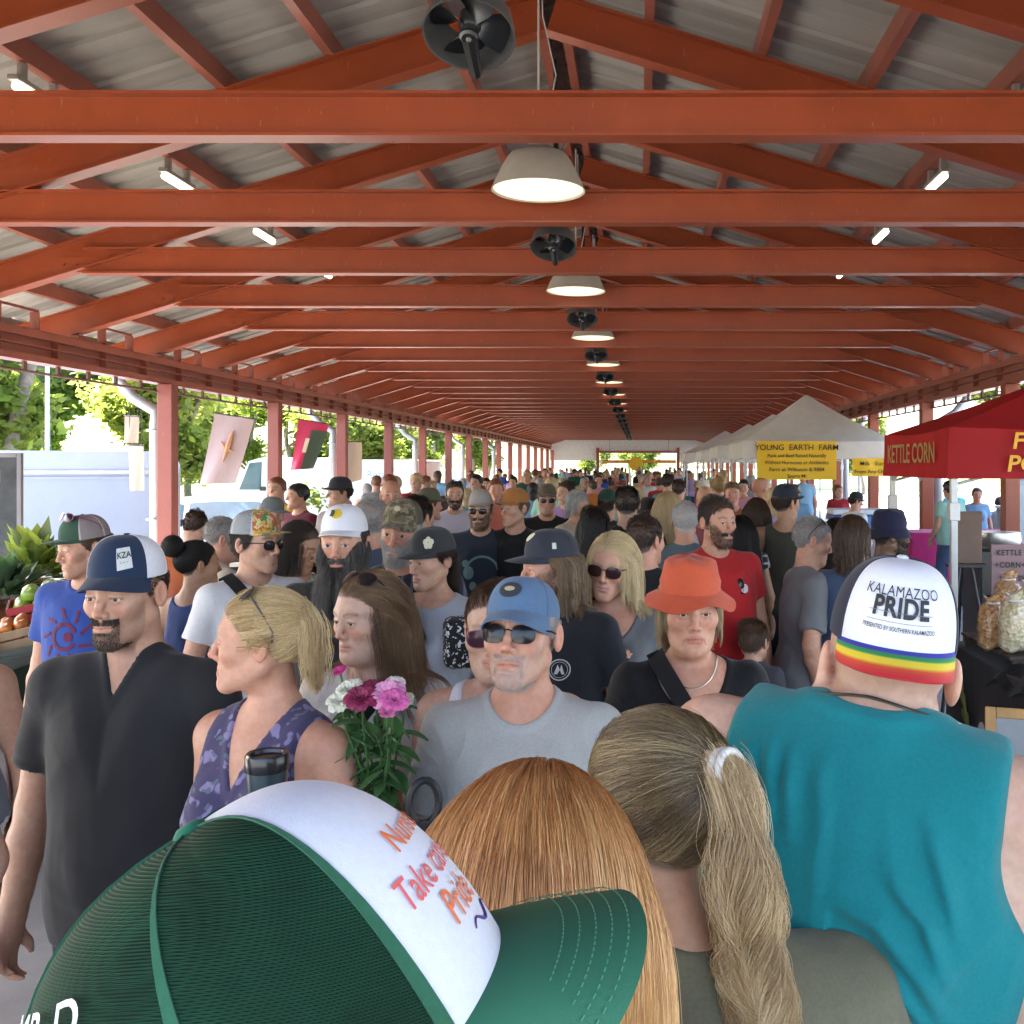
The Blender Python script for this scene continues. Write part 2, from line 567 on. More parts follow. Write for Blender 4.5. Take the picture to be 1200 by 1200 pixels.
def head_field(P, h, detail=True):
    P = P.copy(); P[:, 0] = np.abs(P[:, 0])
    w = h.get('w', 1.0); jw = h.get('jaw', 1.0); fat = h.get('fat', 0.0); ns = h.get('nose', 1.0)
    d = ell(P, (0, .018, .034), (.074 * w, .095, .086))
    d = smin(d, ell(P, (0, -.022, .028), (.063 * w, .068, .068)), .035)
    d = smin(d, ell(P, (0, -.028, -.042), ((.054 + fat) * w, .058, .07)), .03)
    d = smin(d, cone(P, (.047 * jw, .012, -.05), (.016 * jw, -.07, -.1), .02 + fat * .6, .017 + fat * .3), .03)
    d = smin(d, cone(P, (0, -.077, -.102), (0, -.073, -.09), .017 + fat * .5, .018), .025)
    if fat > .004: d = smin(d, ell(P, (0, -.02, -.1), (.045 + fat, .05, .03 + fat)), .03)
    d = smin(d, ell(P, (.042, -.058, -.022), (.02 + fat * .7, .022, .02)), .03)
    d = smin(d, cone(P, (0, -.088, .021), (.038, -.076, .026), .008, .008), .022)
    if not detail:
        d = smin(d, cone(P, (0, -.09, .008), (0, -.112 * (.9 + .1 * ns), -.03), .009, .012), .015)
        d = np.minimum(d, ell(P, (.077 * w, .014, -.004), (.009, .018, .03)))
        return d
    d = smax(d, -(ell(P, (.032, -.108, .001), (.019, .018, .0155))), .016)
    # nose
    N0 = np.array((0, -.0855, .016)); tip = np.array((0, -.0945 - .0145 * ns, -.0315))
    mid = N0 + (tip - N0) * .58 + np.array((0, -.0012 * ns, 0))
    d = smin(d, cone(P, N0, mid, .0064, .0074), .013)
    d = smin(d, cone(P, mid, tip, .0074, .0088), .009)
    d = smin(d, cone(P, tip, (0, -.09, -.0435), .0075, .006), .008)
    d = smin(d, ell(P, (.0118, -.0965, -.0375), (.0068, .0095, .007)), .007)
    d = smax(d, -ell(P, (.0062, -.1035, -.0448), (.0033, .0055, .0036)), .003)
    # mouth
    d = smin(d, ell(P, (0, -.0765, -.067), (.027, .0172, .022)), .022)
    sm = h.get('smile', 0.0)
    lt = h.get('lip', 1.0)
    d = smin(d, cone(P, (0, -.0928, -.0618), (.021, -.0862, -.0655 + sm), .0048 * lt, .0026), .006)
    d = smin(d, cone(P, (0, -.0915, -.0738), (.019, -.0855, -.069 + sm), .0054 * lt, .0026), .007)
    d = smax(d, -cone(P, (0, -.1, -.0675), (.025, -.0905, -.0672 + sm), .0017, .001), .003)
    d = smax(d, -ell(P, (0, -.0985, -.0845), (.018, .006, .004)), .008)          # below the lower lip
    if h.get('age', 0):
        a = h['age']
        d = smax(d, -cone(P, (.017, -.1, -.038), (.032, -.089, -.066), .0026 * a, .002 * a), .006)   # smile lines
        d = smax(d, -cone(P, (.016, -.1, -.012), (.043, -.084, -.016), .0026 * a, .0012), .005)
        d = smax(d, -cone(P, (.006, -.1, .03), (.007, -.1, .018), .0016 * a, .0012), .004)
        for zz in (.048, .06): d = smax(d, -cone(P, (0, -.0965, zz), (.04, -.083, zz + .001), .0012 * a, .0006), .004)
        d = smax(d, -cone(P, (.026, -.088, -.072), (.03, -.08, -.092), .002 * a, .0014), .006)
    # eyes
    d = smin(d, np.sqrt(((P - np.array((.0315, -.0765, .0005), F32)) ** 2).sum(1)) - F32(.0152), .006)
    op = h.get('eye', 1.0)
    d = smax(d, -ell(P, (.0315, -.0945, -.001), (.0138, .0125, .0052 * op)), .0012)
    d = smin(d, cone(P, (.02, -.0905, .0075), (.044, -.083, .0065), .0026, .0022), .005)
    # ear
    c, s = math.cos(R(14)), math.sin(R(14))
    M = np.array([[c, s, 0], [-s, c, 0], [0, 0, 1]])
    e = ell(P, (.081 * w, .018, -.003), (.0085, .0185, .032), M)
    e = smax(e, -ell(P, (.0885 * w, .012, .001), (.0065, .0105, .019), M), .004)
    e = smin(e, ell(P, (.0805 * w, .009, -.006), (.004, .005, .008), M), .004)
    d = smin(d, e, .006)
    return d


HIDE = F32(9)
ARM = {
    'hang': ((.07, .03, -.28), (.09, -.03, -.525)),
    'swingf': ((.04, -.03, -.28), (.03, -.17, -.49)),
    'swingb': ((.05, .1, -.27), (.06, .12, -.52)),
    'carry': ((.05, .03, -.28), (-.01, -.22, -.27)),
    'chest': ((.06, -.02, -.27), (-.12, -.2, -.14)),
    'pocket': ((.1, .06, -.28), (.04, -.0, -.5)),
}


class Person:
    def __init__(s, sex='m', g=1.0, belly=0.0, bust=1.0, sw=1.0, head=None, L='hang', R_='hang', lod=1, hs=1.0,
                 yaw=0, pitch=0, roll=0, lean=0.0, skin=(.50, .31, .23), hands=False, hz=0.0, hx=0.0, curl=.5, neck=1.0, walk=.1):
        s.sex, s.g, s.belly, s.sw, s.lod, s.hs, s.neckr = sex, g, belly, sw, lod, hs, neck
        s.bust = bust if sex == 'f' else 0
        s.h = head or {}
        s.h.setdefault('lip', .72 if sex == 'm' else .92)
        s.skin = np.array(skin, F32)
        s.Rh = rotm(yaw, pitch, roll)
        s.hc = np.array((hx, -.018 - lean, 1.632 - hz), F32)
        s.walk = walk
        s.hands = hands
        shx = (.178 if sex == 'm' else .155) * sw
        s.sh = {}
        s.el, s.wr, s.hn, s.hd = {}, {}, {}, {}
        for sd, a in ((1, L), (-1, R_)):
            sp = np.array((shx * sd, .012, 1.405), F32)
            e, w = (ARM[a] if isinstance(a, str) else a[:2])
            m = np.array((sd, 1, 1), F32)
            s.sh[sd] = sp; s.el[sd] = sp + np.array(e, F32) * m; s.wr[sd] = sp + np.array(w, F32) * m
            d = s.wr[sd] - s.el[sd]; d /= np.linalg.norm(d)
            n = np.array((-sd, 0, 0), F32) if isinstance(a, str) or len(a) < 3 else np.array(a[2], F32) * m
            n = n - d * (n @ d); n /= np.linalg.norm(n)
            s.hd[sd], s.hn[sd] = d, n
        s.curl = curl
        s.fingers = {sd: s.hand_prims(sd) for sd in (1, -1)}

    def hand_prims(s, sd):
        w, d, n = s.wr[sd], s.hd[sd], s.hn[sd]
        side = np.cross(d, n) * sd                     # towards the thumb
        k = 1.0 if s.sex == 'm' else .9
        out = []
        for i, (ln, off) in enumerate(((.07, .028), (.078, .0095), (.072, -.009), (.056, -.026))):
            b = w + d * (.082 - .004 * abs(i - 1)) * k + side * off * k
            a = .35 + s.curl * .8 + .08 * i
            d1 = d * math.cos(a * .6) + n * math.sin(a * .6)
            m = b + d1 * ln * .5 * k
            d2 = d * math.cos(a * 1.7) + n * math.sin(a * 1.7)
            t = m + d2 * ln * .5 * k
            out += [(b - d * .02, m, .0098 * k, .0088 * k), (m, t, .0088 * k, .007 * k)]
        b = w + d * .022 * k + side * .026 * k
        d1 = d * .62 + side * .62 + n * (.2 + .4 * s.curl); d1 /= np.linalg.norm(d1)
        m = b + d1 * .042 * k
        d2 = d * .85 + side * .1 + n * (.35 + .3 * s.curl); d2 /= np.linalg.norm(d2)
        out += [(b, m, .013 * k, .011 * k), (m, m + d2 * .034 * k, .0108 * k, .008 * k)]
        return out

    # -------- fields in body coordinates (metres, facing -Y, a 1.75 m person)
    def tloc(s, P): return (P - s.hc) @ s.Rh / F32(s.hs)

    def torso(s, P, inf=0.0, k=.05, bust=True):
        Q = P.copy(); Q[:, 0] = np.abs(Q[:, 0])
        g, f = s.g, s.sex == 'f'
        wx, wy = (.128 if f else .142) * g + inf, .1 * g + inf
        d = ell(Q, (0, .012, .95), (.168 * (g * .6 + .4 if not f else g) + inf, .118 * g + inf, .15))
        d = smin(d, ell(Q, (0, .002, 1.12), (wx, wy, .18)), k + .03)
        d = smin(d, ell(Q, (0, .008, 1.29), ((.142 if f else .162) * (g * .7 + .3) * s.sw + inf, .106 * (g * .7 + .3) + inf, .18)), k + .02)
        sx = s.sh[1][0]
        d = smin(d, cone(Q, (0, .018, 1.415), (sx - .018, .012, 1.404), .056 + inf, .05 + inf), k)
        d = smin(d, cone(Q, (sx - .03, .02, 1.415), (.03, .024, 1.472), .03 + inf, .037 + inf * .6), k)
        if s.belly: d = smin(d, ell(Q, (0, -.05 * g, 1.09), (.12 * g + inf + s.belly * .4, .07 * g + s.belly + inf, .15)), .06)
        if s.bust and bust: d = smin(d, ell(Q, (.07, -.075 * g, 1.265), np.array((.062, .06, .062)) * s.bust + inf), .04)
        if P[:, 2].min() < 1.05: d = smin(d, ell(Q, (.07, .07, .93), (.085 * g + inf, .075 * g + inf, .1)), .06)
        return d

    def limb(s, P, sd, inf=0.0, upto=1.0):
        f = .86 if s.sex == 'f' else 1.0
        f *= .75 + .25 * s.g
        a, e, w = s.sh[sd], s.el[sd], s.wr[sd]
        d = cone(P, a, e, .052 * f + inf, .041 * f + inf)
        if upto > 1:
            m = e + (w - e) * .3
            d = smin(d, cone(P, e, m, .041 * f + inf, .042 * f + inf), .02)
            d = smin(d, cone(P, m, w, .042 * f + inf, .027 * f + inf), .02)
        return d

    def hand(s, P, sd):
        w, d, n = s.wr[sd], s.hd[sd], s.hn[sd]
        k = 1.0 if s.sex == 'm' else .9
        side = np.cross(d, n)
        M = np.stack([side, d, n], 1)
        q = ell(P, w + d * .048 * k, np.array((.042, .055, .0165)) * k, M)
        for i, (a, b, ra, rb) in enumerate(s.fingers[sd]):
            q = smin(q, cone(P, a, b, ra, rb), .012 if i in (0, 2, 4, 6, 8) else .004)
        return smin(q, cone(P, w - d * .02, w + d * .03, .027 * k, .024 * k), .02)

    def legs(s, P, inf=(0, 0, 0)):
        d = None
        for sd in (1, -1):
            st = s.walk * sd
            hip, kn, an = (.085 * sd, .012, .92), (.095 * sd, -.02 - st * .6, .49), (.1 * sd, .03 - st * .6, .085)
            c = cone(P, hip, kn, .086 * s.g + inf[0], .058 + inf[1])
            c = smin(c, cone(P, kn, an, .056 + inf[1], .042 + inf[2]), .03)
            d = c if d is None else smin(d, c, .02)
        return d

    def neckf(s, P, inf=0.0):
        f = (.046 if s.sex == 'f' else .056) * s.neckr
        return cone(P, (0, .026, 1.43), tuple(s.hc + np.array((0, .03, -.07), F32)), f * 1.08 + inf, f + inf)

    def field(s, P):
        d = s.torso(P)
        lo = P[:, 2] < 1.05
        if lo.any():
            dl = s.legs(P[lo]); d[lo] = smin(d[lo], dl, .05)
        for sd in (1, -1):
            d = smin(d, s.limb(P, sd, 0, 2), .035)
            c = s.wr[sd] + s.hd[sd] * .08
            r = np.sqrt(((P - c) ** 2).sum(1)); m = r < .19
            if m.any(): d[m] = smin(d[m], s.hand(P[m], sd), .02)
        up = P[:, 2] > 1.3
        if up.any():
            Pu = P[up]
            dn = smin(d[up], s.neckf(Pu), .035)
            r = np.sqrt(((Pu - s.hc) ** 2).sum(1))
            hd = r - F32(.1)
            m = r < .24 * s.hs
            if m.any(): hd[m] = head_field(s.tloc(Pu[m]), s.h, s.lod < 2) * F32(s.hs)
            d[up] = smin(dn, hd, .03)
        return d

    def grid(s, hf, hc, z0=0.0, z1=None, fine=True):
        r = .125 * s.hs
        fx = [(s.hc[0] - r * .9, s.hc[0] + r * .9)]; fy = [(s.hc[1] - r * 1.1, s.hc[1] + r)]; fz = [(s.hc[2] - .135 * s.hs, s.hc[2] + .13 * s.hs)]
        ends = [s.sh[1], s.sh[-1], s.el[1], s.el[-1]]
        for sd in (1, -1):
            ends += [s.wr[sd], s.wr[sd] + s.hd[sd] * .19]
        E = np.array(ends)
        if s.hands:
            for sd in (1, -1):
                c = s.wr[sd] + s.hd[sd] * .07
                for f, i in ((fx, 0), (fy, 1), (fz, 2)): f.append((c[i] - .07, c[i] + .07))
        w = .19 * max(1, s.g) + .05
        lo = np.minimum(E.min(0) - .08, (-w, -.2 * max(1, s.g) - s.belly, z0)); hi = np.maximum(E.max(0) + .08, (w, .2 * max(1, s.g), 0))
        lo[1] = min(lo[1], s.hc[1] - .15); hi[1] = max(hi[1], s.hc[1] + .15)
        hi[2] = s.hc[2] + .17 * s.hs if z1 is None else z1
        lo[2] = z0
        if not fine: fx = fy = fz = []
        if fine and s.lod < 2:
            zt = axis_pts(.95, hi[2], fz, hf, hc)
            zl = np.arange(lo[2], .95, .02, dtype=F32)
            zz = np.concatenate([zl, zt])
            while (len(zz) - 1) % 4: zz = np.append(zz, zz[-1] + F32(hc))
            return (axis_pts(lo[0], hi[0], fx, hf, hc), axis_pts(lo[1], hi[1], fy, hf, hc), zz)
        return (axis_pts(lo[0], hi[0], fx, hf, hc), axis_pts(lo[1], hi[1], fy, hf, hc), axis_pts(lo[2], hi[2], fz, hf, hc))

    LODS = {0: (.0029, .010), 1: (.0038, .012), 2: (.008, .015), 3: (.013, .022)}

    def build_body(s, root):
        hf, hc = s.LODS[s.lod]
        hc_ = s.hc
        near = lambda V: ((V - hc_) ** 2).sum(1) < .17 ** 2
        V, Q = net(s.field, s.grid(hf, hc, -.02), newton=1 if s.lod < 2 else 0, nmask=near)
        me = mesh_np('body', V, Q)
        set_col(me, s.colors(V))
        o = add_obj('body', me, skin_mat(), root)
        if s.lod == 0 and s.h.get('eyes', True):
            for sd in (1, -1):
                s.eye(sd, o)
        return o

    def eye(s, sd, parent):
        t = NT('eye')
        if 'eye' + str(s.h.get('iris')) not in MATS:
            tc = t.n('ShaderNodeAttribute', attribute_name='Col'); t.l(tc.outputs[0], t.b.inputs['Base Color']); t.p(Roughness=.12)
            MATS['eye' + str(s.h.get('iris'))] = t.m
        n1, n2 = 20, 24
        th = np.concatenate([np.linspace(0, .62, 12), np.linspace(.75, math.pi, 8)])
        ph = np.arange(n2) * 2 * math.pi / n2
        r = .0136
        G = np.array([[(math.sin(a) * math.cos(b), -math.cos(a), math.sin(a) * math.sin(b)) for a in th] for b in ph], F32) * r
        C = np.zeros(G.shape, F32)
        iris = np.array(s.h.get('iris', (.06, .035, .02)), F32)
        for j, a in enumerate(th):
            C[:, j] = (.01, .01, .01) if a < .16 else iris if a < .42 else iris * .4 if a < .46 else (.62, .58, .56)
        V = (G.reshape(-1, 3) * s.hs + np.array((.0315 * sd, -.0765, .0005), F32) * s.hs) @ s.Rh.T + s.hc
        mb = MB(); mb.grid(G, closed_u=True); mb.v[0] = V.astype(F32)
        o = mb.build('eye', MATS['eye' + str(s.h.get('iris'))], parent, True)
        set_col(o.data, C.reshape(-1, 3))

    def colors(s, V):
        L = s.tloc(V); h = s.h
        C = np.tile(s.skin, (len(V), 1)).astype(F32)
        ax = np.abs(L[:, 0]); y, z = L[:, 1], L[:, 2]
        inh = (L ** 2).sum(1) < .17 ** 2
        front = inh & (y < -.02)
        def mix(w, c):
            nonlocal C
            w = np.clip(w, 0, 1)[:, None]
            C = C * (1 - w) + np.array(c, F32) * w
        n = vnoise(V, 60, 3); n3 = vnoise(V, 28, 9)
        C = C * (1 + .07 * n3[:, None] * np.array((.35, 1, 1.1), F32))
        red = s.skin * np.array((1.06, .78, .74), F32)
        g = lambda c, r: np.exp(-(((ax - c[0]) / r[0]) ** 2 + ((y - c[1]) / r[1]) ** 2 + ((z - c[2]) / r[2]) ** 2))
        mix(g((.04, -.075, -.028), (.022, .04, .02)) * .55 * h.get('flush', 1) * inh, red)
        mix(g((0, -.115, -.034), (.014, .016, .014)) * .6 * h.get('flush', 1) * inh, red)
        mix(g((.08, .015, -.004), (.012, .03, .035)) * .6 * inh, red)
        mix(g((.032, -.085, -.012), (.018, .02, .008)) * (.35 + .25 * h.get('age', 0)) * inh, s.skin * np.array((.75, .62, .62), F32))
        # lips
        lip = np.clip(1.4 - np.sqrt((ax / .024) ** 2 + ((z + .0675 - h.get('smile', 0) * (ax / .02)) / (.0088 + .0015 * (s.sex == 'f'))) ** 2), 0, .4) / .4
        mix(lip * (y < -.08) * inh * (.45 if s.sex == 'm' else .7), h.get('lips', s.skin * np.array((.84, .5, .48), F32)))
        mix(((np.abs(z + .0675 - h.get('smile', 0) * (ax / .02)) < .0016) & (ax < .023) & (y < -.08) & inh) * .5, (.06, .02, .02))
        # beard / stubble
        hair = np.array(h.get('hair', (.05, .03, .02)), F32)
        st = h.get('stubble', 0)
        if st:
            top = -.047 + .0 * ax + np.where(ax > .03, (ax - .03) * 1.3, 0)
            m = front & (z < top) & (y < .03)
            w = np.clip((top - z) / .012, 0, 1) * m * np.clip((z + .15) / .02, 0, 1) * (1 - lip)
            if h.get('goatee'):
                gg = np.exp(-((np.maximum(ax - .025, 0)) / .011) ** 2) * (z < -.042)
                w = w * (.45 + .55 * gg)
            mix(w * st * (.85 + .2 * n), hair)
        # brows
        zb = .0225 + .006 * (1 - ((ax - .034) / .022) ** 2)
        bw = np.exp(-((z - zb) / .0042) ** 2) * ((ax > .012) & (ax < .052)) * (y < -.055) * inh
        mix(bw * h.get('brow', .7) * (.85 + .3 * n), h.get('browc', hair))
        # dark lash line
        ew = np.sqrt(((ax - .0315) / .0148) ** 2 + ((z + .001) / .0066) ** 2)
        mix(((ew < 1.12) & (y < -.07) & inh & (z > -.001)) * .55, (.03, .02, .015))
        if s.lod > 0 and h.get('eyes', True):
            mix(((ew < .9) & (y < -.07) & inh) * .8, (.5, .46, .44))
            mix((((ax - .0315) ** 2 + z ** 2 < .0062 ** 2) & (y < -.07) & inh) * 1.0, (.03, .02, .015))
        # scalp under the hair
        if h.get('scalp', True):
            w = np.clip((z - hairline(y, h.get('recede', 0))) / .008, 0, 1) * inh * (ax < .0765 + (z > .03) * 1)
            mix(w * h.get('scalpw', .85), hair * .8)
        return C * (1 + .05 * n[:, None])

    # -------- clothes
    def neck_cut(s, P, kind, dp=0.0):
        x, y, z = np.abs(P[:, 0]), P[:, 1], P[:, 2]
        b = np.clip((y + .015) / .05, 0, 1); b = b * b * (3 - 2 * b)
        zc = 1.525
        if kind == 'none': return np.full(len(P), 9, F32)
        if kind == 'v':
            dv = (x - (z - (1.385 - dp)) * .44) * .91
            db = np.sqrt((x / .085) ** 2 + (np.minimum(z - zc, 0) / .03) ** 2) - 1
            return (dv * (1 - b) + db * .03 * b).astype(F32)
        rx, rf, rb = {'crew': (.08, .068, .026), 'wide': (.115, .1, .045), 'scoop': (.11, .165, .05), 'tank': (.1, .17, .09)}[kind]
        rf += dp
        rz = rf * (1 - b) + rb * b
        q = np.sqrt((x / rx) ** 2 + (np.minimum(z - zc, 0) / rz) ** 2)
        return ((q - 1) * np.minimum(rx, rz)).astype(F32)

    def shirt_field(s, sleeve=.55, hem=.86, neck='crew', dp=0, loose=.012, fold=.0075, arm_r=.058, strap=None, drape=1.0, seed=1, rib=.0025, extra=None, arm_rz=.16):
        g = s.g
        fm = s.sex == 'f'
        def f(P):
            d = s.torso(P, loose, .07)
            if drape:
                r0 = ((.132 if fm else .148) * (.6 * g + .4)) * drape
                Q = P
                d = smin(d, flatcone(Q, (0, .0 - s.belly * .35, 1.27), (0, .0 - s.belly * .5, hem - .02), r0, (.16 if fm else .156) * g * drape + loose + s.belly * .3, .72), .08)
            nc = s.neck_cut(P, neck, dp)
            for sd in (1, -1):
                if strap is not None: continue
                a, e, w = s.sh[sd], s.el[sd], s.wr[sd]
                if sleeve <= 1:
                    t = a + (e - a) * sleeve
                    dd = (t - a) / np.linalg.norm(t - a)
                    pl = (P - t) @ dd
                    c = cone(P, a - dd * .01, t + dd * .03, arm_r * (.8 + .2 * g), arm_r * (.8 + .2 * g) + .008)
                    c = c - F32(rib) * np.clip(1 - np.abs(pl + .01) / .01, 0, 1)
                    c = np.maximum(c, pl)
                    hol = np.maximum(cone(P, a, t + dd * .03, arm_r * (.8 + .2 * g) - .011, arm_r * (.8 + .2 * g) - .003), -(pl + .03))
                    if s.lod == 0: c = np.maximum(c, -hol)
                    cut = None
                    d = smin(d, c, .024)
                    d = np.maximum(d, np.where((P - a) @ dd > .09, np.minimum(c, HIDE), d)) if False else d
                else:
                    fe = min(1.0, sleeve - 1)
                    t = e + (w - e) * fe
                    c = smin(cone(P, a, e, arm_r, arm_r - .008), np.maximum(cone(P, e, t, arm_r - .008, arm_r - .022), (P - t) @ s.hd[sd]), .03)
                    d = smin(d, c, .045)
            if fold:
                d = d - F32(fold) * creases(P, s.sh[1][0], seed)
            if extra is not None: d = d - extra(P)
            s.shirt_solid = d
            if strap is not None:
                zz = P[:, 2]
                xs_ = np.abs(P[:, 0])
                cx = s.sh[1][0] + .03 + strap
                q = (np.sqrt(((xs_ - cx) / .085) ** 2 + (np.minimum(np.maximum(zz - 1.38, 0) * 0 + zz - 1.38, 0) / arm_rz) ** 2) - 1) * .085
                q2 = np.where(xs_ > cx, -.085, q)
                q2 = np.where(zz > 1.38, (cx - .085 - xs_) * -1 * -1, q2)
                q2 = np.where(zz > 1.38, cx - .085 - xs_, q2)
                d = d - F32(rib) * np.clip(1 - np.abs(q2 - .008) / .009, 0, 1)
                d = smax(d, -q2, .03)
            if neck != 'none':                                  # the cloth lies on the skin along the neckline
                w = np.clip(1 - (nc - .004) / .085, 0, 1); w = w * w * (3 - 2 * w)
                tight = smin(s.torso(P, .0045), s.neckf(P, .003), .035)
                d = d * (1 - w) + np.maximum(d, tight) * w
            d = d - F32(rib) * np.clip(1 - np.abs(nc - .009) / .011, 0, 1)
            d = np.maximum(d, -nc)
            d = np.maximum(d, F32(hem) + .004 * np.sin(P[:, 0] * 30) - P[:, 2])
            return d
        return f

    def build_shirt(s, root, mat, name='shirt', res=None, **kw):
        fld = s.shirt_field(**kw)
        kw2 = dict(kw); kw2.update(neck='none', strap=None, sleeve=.3); s.cover = s.shirt_field(**kw2)
        hc = res or {0: .0058, 1: .009, 2: .013, 3: .02}[s.lod]
        ax = s.grid(hc, hc, kw.get('hem', .86) - .03, 1.56, False)
        V, Q = net(fld, ax, slack=.012, newton=1 if s.lod == 0 else 0)
        return add_obj(name, mesh_np(name, V, Q), mat, root)

    def build_trousers(s, root, mat, hem=.1, name='trousers', skirt=False):
        g = s.g
        def f(P):
            d = ell(P, (0, .012, .95), (.168 * (g if s.sex == 'f' else g * .6 + .4) + .008, .125 * g + .008, .15))
            if s.belly: d = smin(d, ell(P, (0, -.04, 1.02), (.13 * g, .06 * g + s.belly * .8, .1)), .06)
            d = smin(d, s.legs(P, (.016, .024, .026)), .05)
            if skirt: d = smin(d, flatcone(P, (0, .01, .95), (0, .01, hem), .16 * g, .24 * g, .75), .05)
            Q = P.copy(); Q[:, 0] = np.abs(Q[:, 0])
            d = smin(d, ell(Q, (.07, .07, .93), (.09 * g, .08 * g, .1)), .06)
            d = d - .004 * vnoise(P * np.array((1, 1, .6), F32), 16, 5)
            return np.maximum(np.maximum(d, P[:, 2] - 1.03), hem - P[:, 2])
        hc = {0: .012, 1: .013, 2: .015, 3: .022}[s.lod]
        w = .26 * max(1, g)
        ax = tuple(axis_pts(a, b, [], hc, hc) for a, b in ((-w - .08, w + .08), (-w - .1, w + .1), (hem - .03, 1.06)))
        V, Q = net(f, ax, slack=.012, newton=0)
        return add_obj(name, mesh_np(name, V, Q), mat, root)

    def build_shoes(s, root, mat):
        if 'shoe' not in MATS:
            def f(P):
                d = smin(cone(P, (0, .05, .05), (0, -.13, .035), .042, .036), cone(P, (0, .04, .05), (0, .03, .1), .042, .04), .03)
                return np.maximum(np.maximum(d, .004 - P[:, 2]), P[:, 2] - .115)
            ax = tuple(axis_pts(a, b, [], .011, .011) for a, b in ((-.08, .08), (-.21, .13), (-.02, .15)))
            V, Q = net(f, ax); MATS['shoe'] = mesh_np('shoe', V, Q); MATS['shoe'].materials.append(mat)
        for sd in (1, -1):
            o = bpy.data.objects.new('shoe', MATS['shoe']); COL.objects.link(o); o.parent = root
            o.location = (.1 * sd, .03 - s.walk * sd * .6 - .03, 0)
            o.material_slots[0].link = 'OBJECT'; o.material_slots[0].material = mat

    # -------- head wear and hair: local head coordinates -> body
    def hw(s, V, off=0.0):
        return ((np.asarray(V, F32) * F32(s.hs)) @ s.Rh.T + s.hc).astype(F32)

    def cap(s, root, crown=(.05, .06, .1), back=None, brim=None, under=None, front=None, button=None, tilt=0.0, z0=.04, backwards=False,
            brim_l=.068, bend=.024, H=.097, rx=.0815, ry=.104, mesh_back=True, rot=0.0, pat=None, name='cap', drop=0.0, fine=1, cy=.010, fullp=.3, brim_p=2.8, fa=62, sa=120, backl=.97):
        """baseball cap of front panel, back panels, brim and button; returns (object, surface function)"""
        back = back or crown; brim = brim or crown; front = front or crown; button = button or (brim if not isinstance(brim, bpy.types.Material) else crown)
        sg = -1 if backwards else 1
        def dome(a, t, off=0.0):
            a = np.asarray(a, float); t = np.asarray(t, float)
            fr = np.clip(np.cos(a), 0, 1) ** .6
            ph = t * math.pi / 2
            rho = np.cos(ph) ** (.76 - .2 * fr * fullp) ; ze = np.sin(ph) ** .92
            x = (rx + off) * rho * np.sin(a); y = -(ry + off) * rho * np.cos(a)
            y = y * np.where(np.cos(a) > 0, 1.0, backl)
            z = z0 + tilt * np.cos(a) * (1 - t) + (H + off) * ze + .006 * fr * (1 - t) * t * 4
            p = np.stack([x * 1, y * sg + cy, z], -1)
            if sg < 0: p[..., 0] *= -1
            if rot:
                c, s_ = math.cos(rot), math.sin(rot); p = np.stack([p[..., 0] * c - p[..., 1] * s_, p[..., 0] * s_ + p[..., 1] * c, p[..., 2]], -1)
            return p
        nu, nv = 24 * fine, 14 * fine
        def panel(a0, a1, n, thick=.0022):
            A, Tt = np.meshgrid(np.linspace(a0, a1, n), np.linspace(0, .995, nv), indexing='ij')
            G = dome(A, Tt)
            for seam in np.arange(-180, 181, 60):          # panel seams
                dd = np.abs(A - R(seam)); dd = np.minimum(dd, 2 * math.pi - dd)
                G = G * (1 - .006 * np.exp(-(dd / .035) ** 2))[..., None] if False else G
            return G
        def sh(mb, G): mb.shell(np.stack([s.hw(r) for r in G]) if G.ndim == 3 else G, -.002 * s.hs if sg > 0 else -.002 * s.hs)
        mf = cloth(front, 'cap_cloth', fold=.1, heather=.03 if min(front) > .4 else .08) if pat is None else pat
        # front panel
        m = MB(); sh(m, panel(R(-fa), R(fa), nu))
        if isinstance(back, bpy.types.Material): mb_mat = back
        else: mb_mat = cap_mesh_mat(back) if mesh_back else (cloth(back, 'cap_cloth', fold=.12) if pat is None else pat)
        capo = m.build(name, mf, root, True)
        m = MB(); sh(m, panel(R(fa), R(360 - fa), nu * 2)); m.build('back_panel', mb_mat, capo, True)
        # seam tapes
        m = MB()
        for sv in (-fa, fa, 180, sa, -sa):
            t = np.linspace(0, .98, 16)
            g = np.stack([dome(np.full(16, R(sv) - .035 * (1 - t) - .004), t, .0012), dome(np.full(16, R(sv) + .035 * (1 - t) + .004), t, .0012)], 0)
            m.shell(np.stack([s.hw(r) for r in g]), -.0012)
        m.build('seam_tape', cloth(back if not isinstance(back, bpy.types.Material) and abs(0) == 0 else crown, 'cap_cloth', fold=.1), capo, True)
        m = MB(); a = np.linspace(0, 2 * math.pi, 49)[:-1]
        g = np.stack([dome(a, np.zeros_like(a), .0015), dome(a, np.full_like(a, .1), .0015)], 1)
        # button
        m = MB()
        top = s.hw(dome(np.array([0.]), np.array([1.0])))[0]
        up = s.Rh @ np.array((0, 0, 1.0))
        M = frame(tuple(top), tuple(s.Rh @ np.array((1.0, 0, 0))), z=tuple(up))
        m.lathe([(.0001, .004), (.005, .0035), (.0075, .0015), (.008, -.001), (.0075, -.003)], 16, M); m.build('button', cloth(button, 'cap_cloth', fold=.1), capo, True)
        # brim
        u = np.linspace(-1, 1, 25 * (1 + (fine > 1))); v = np.linspace(0, 1, 9 * (1 + (fine > 1)))
        U, Vv = np.meshgrid(u, v, indexing='ij')
        A = U * R(66)
        base = dome(A, np.full_like(A, .02)); 
        # push outwards along the facing direction
        ext = brim_l * (1 - np.abs(U) ** brim_p) ** (1.56 / brim_p)
        fwd = np.array((0, -sg, 0.0))
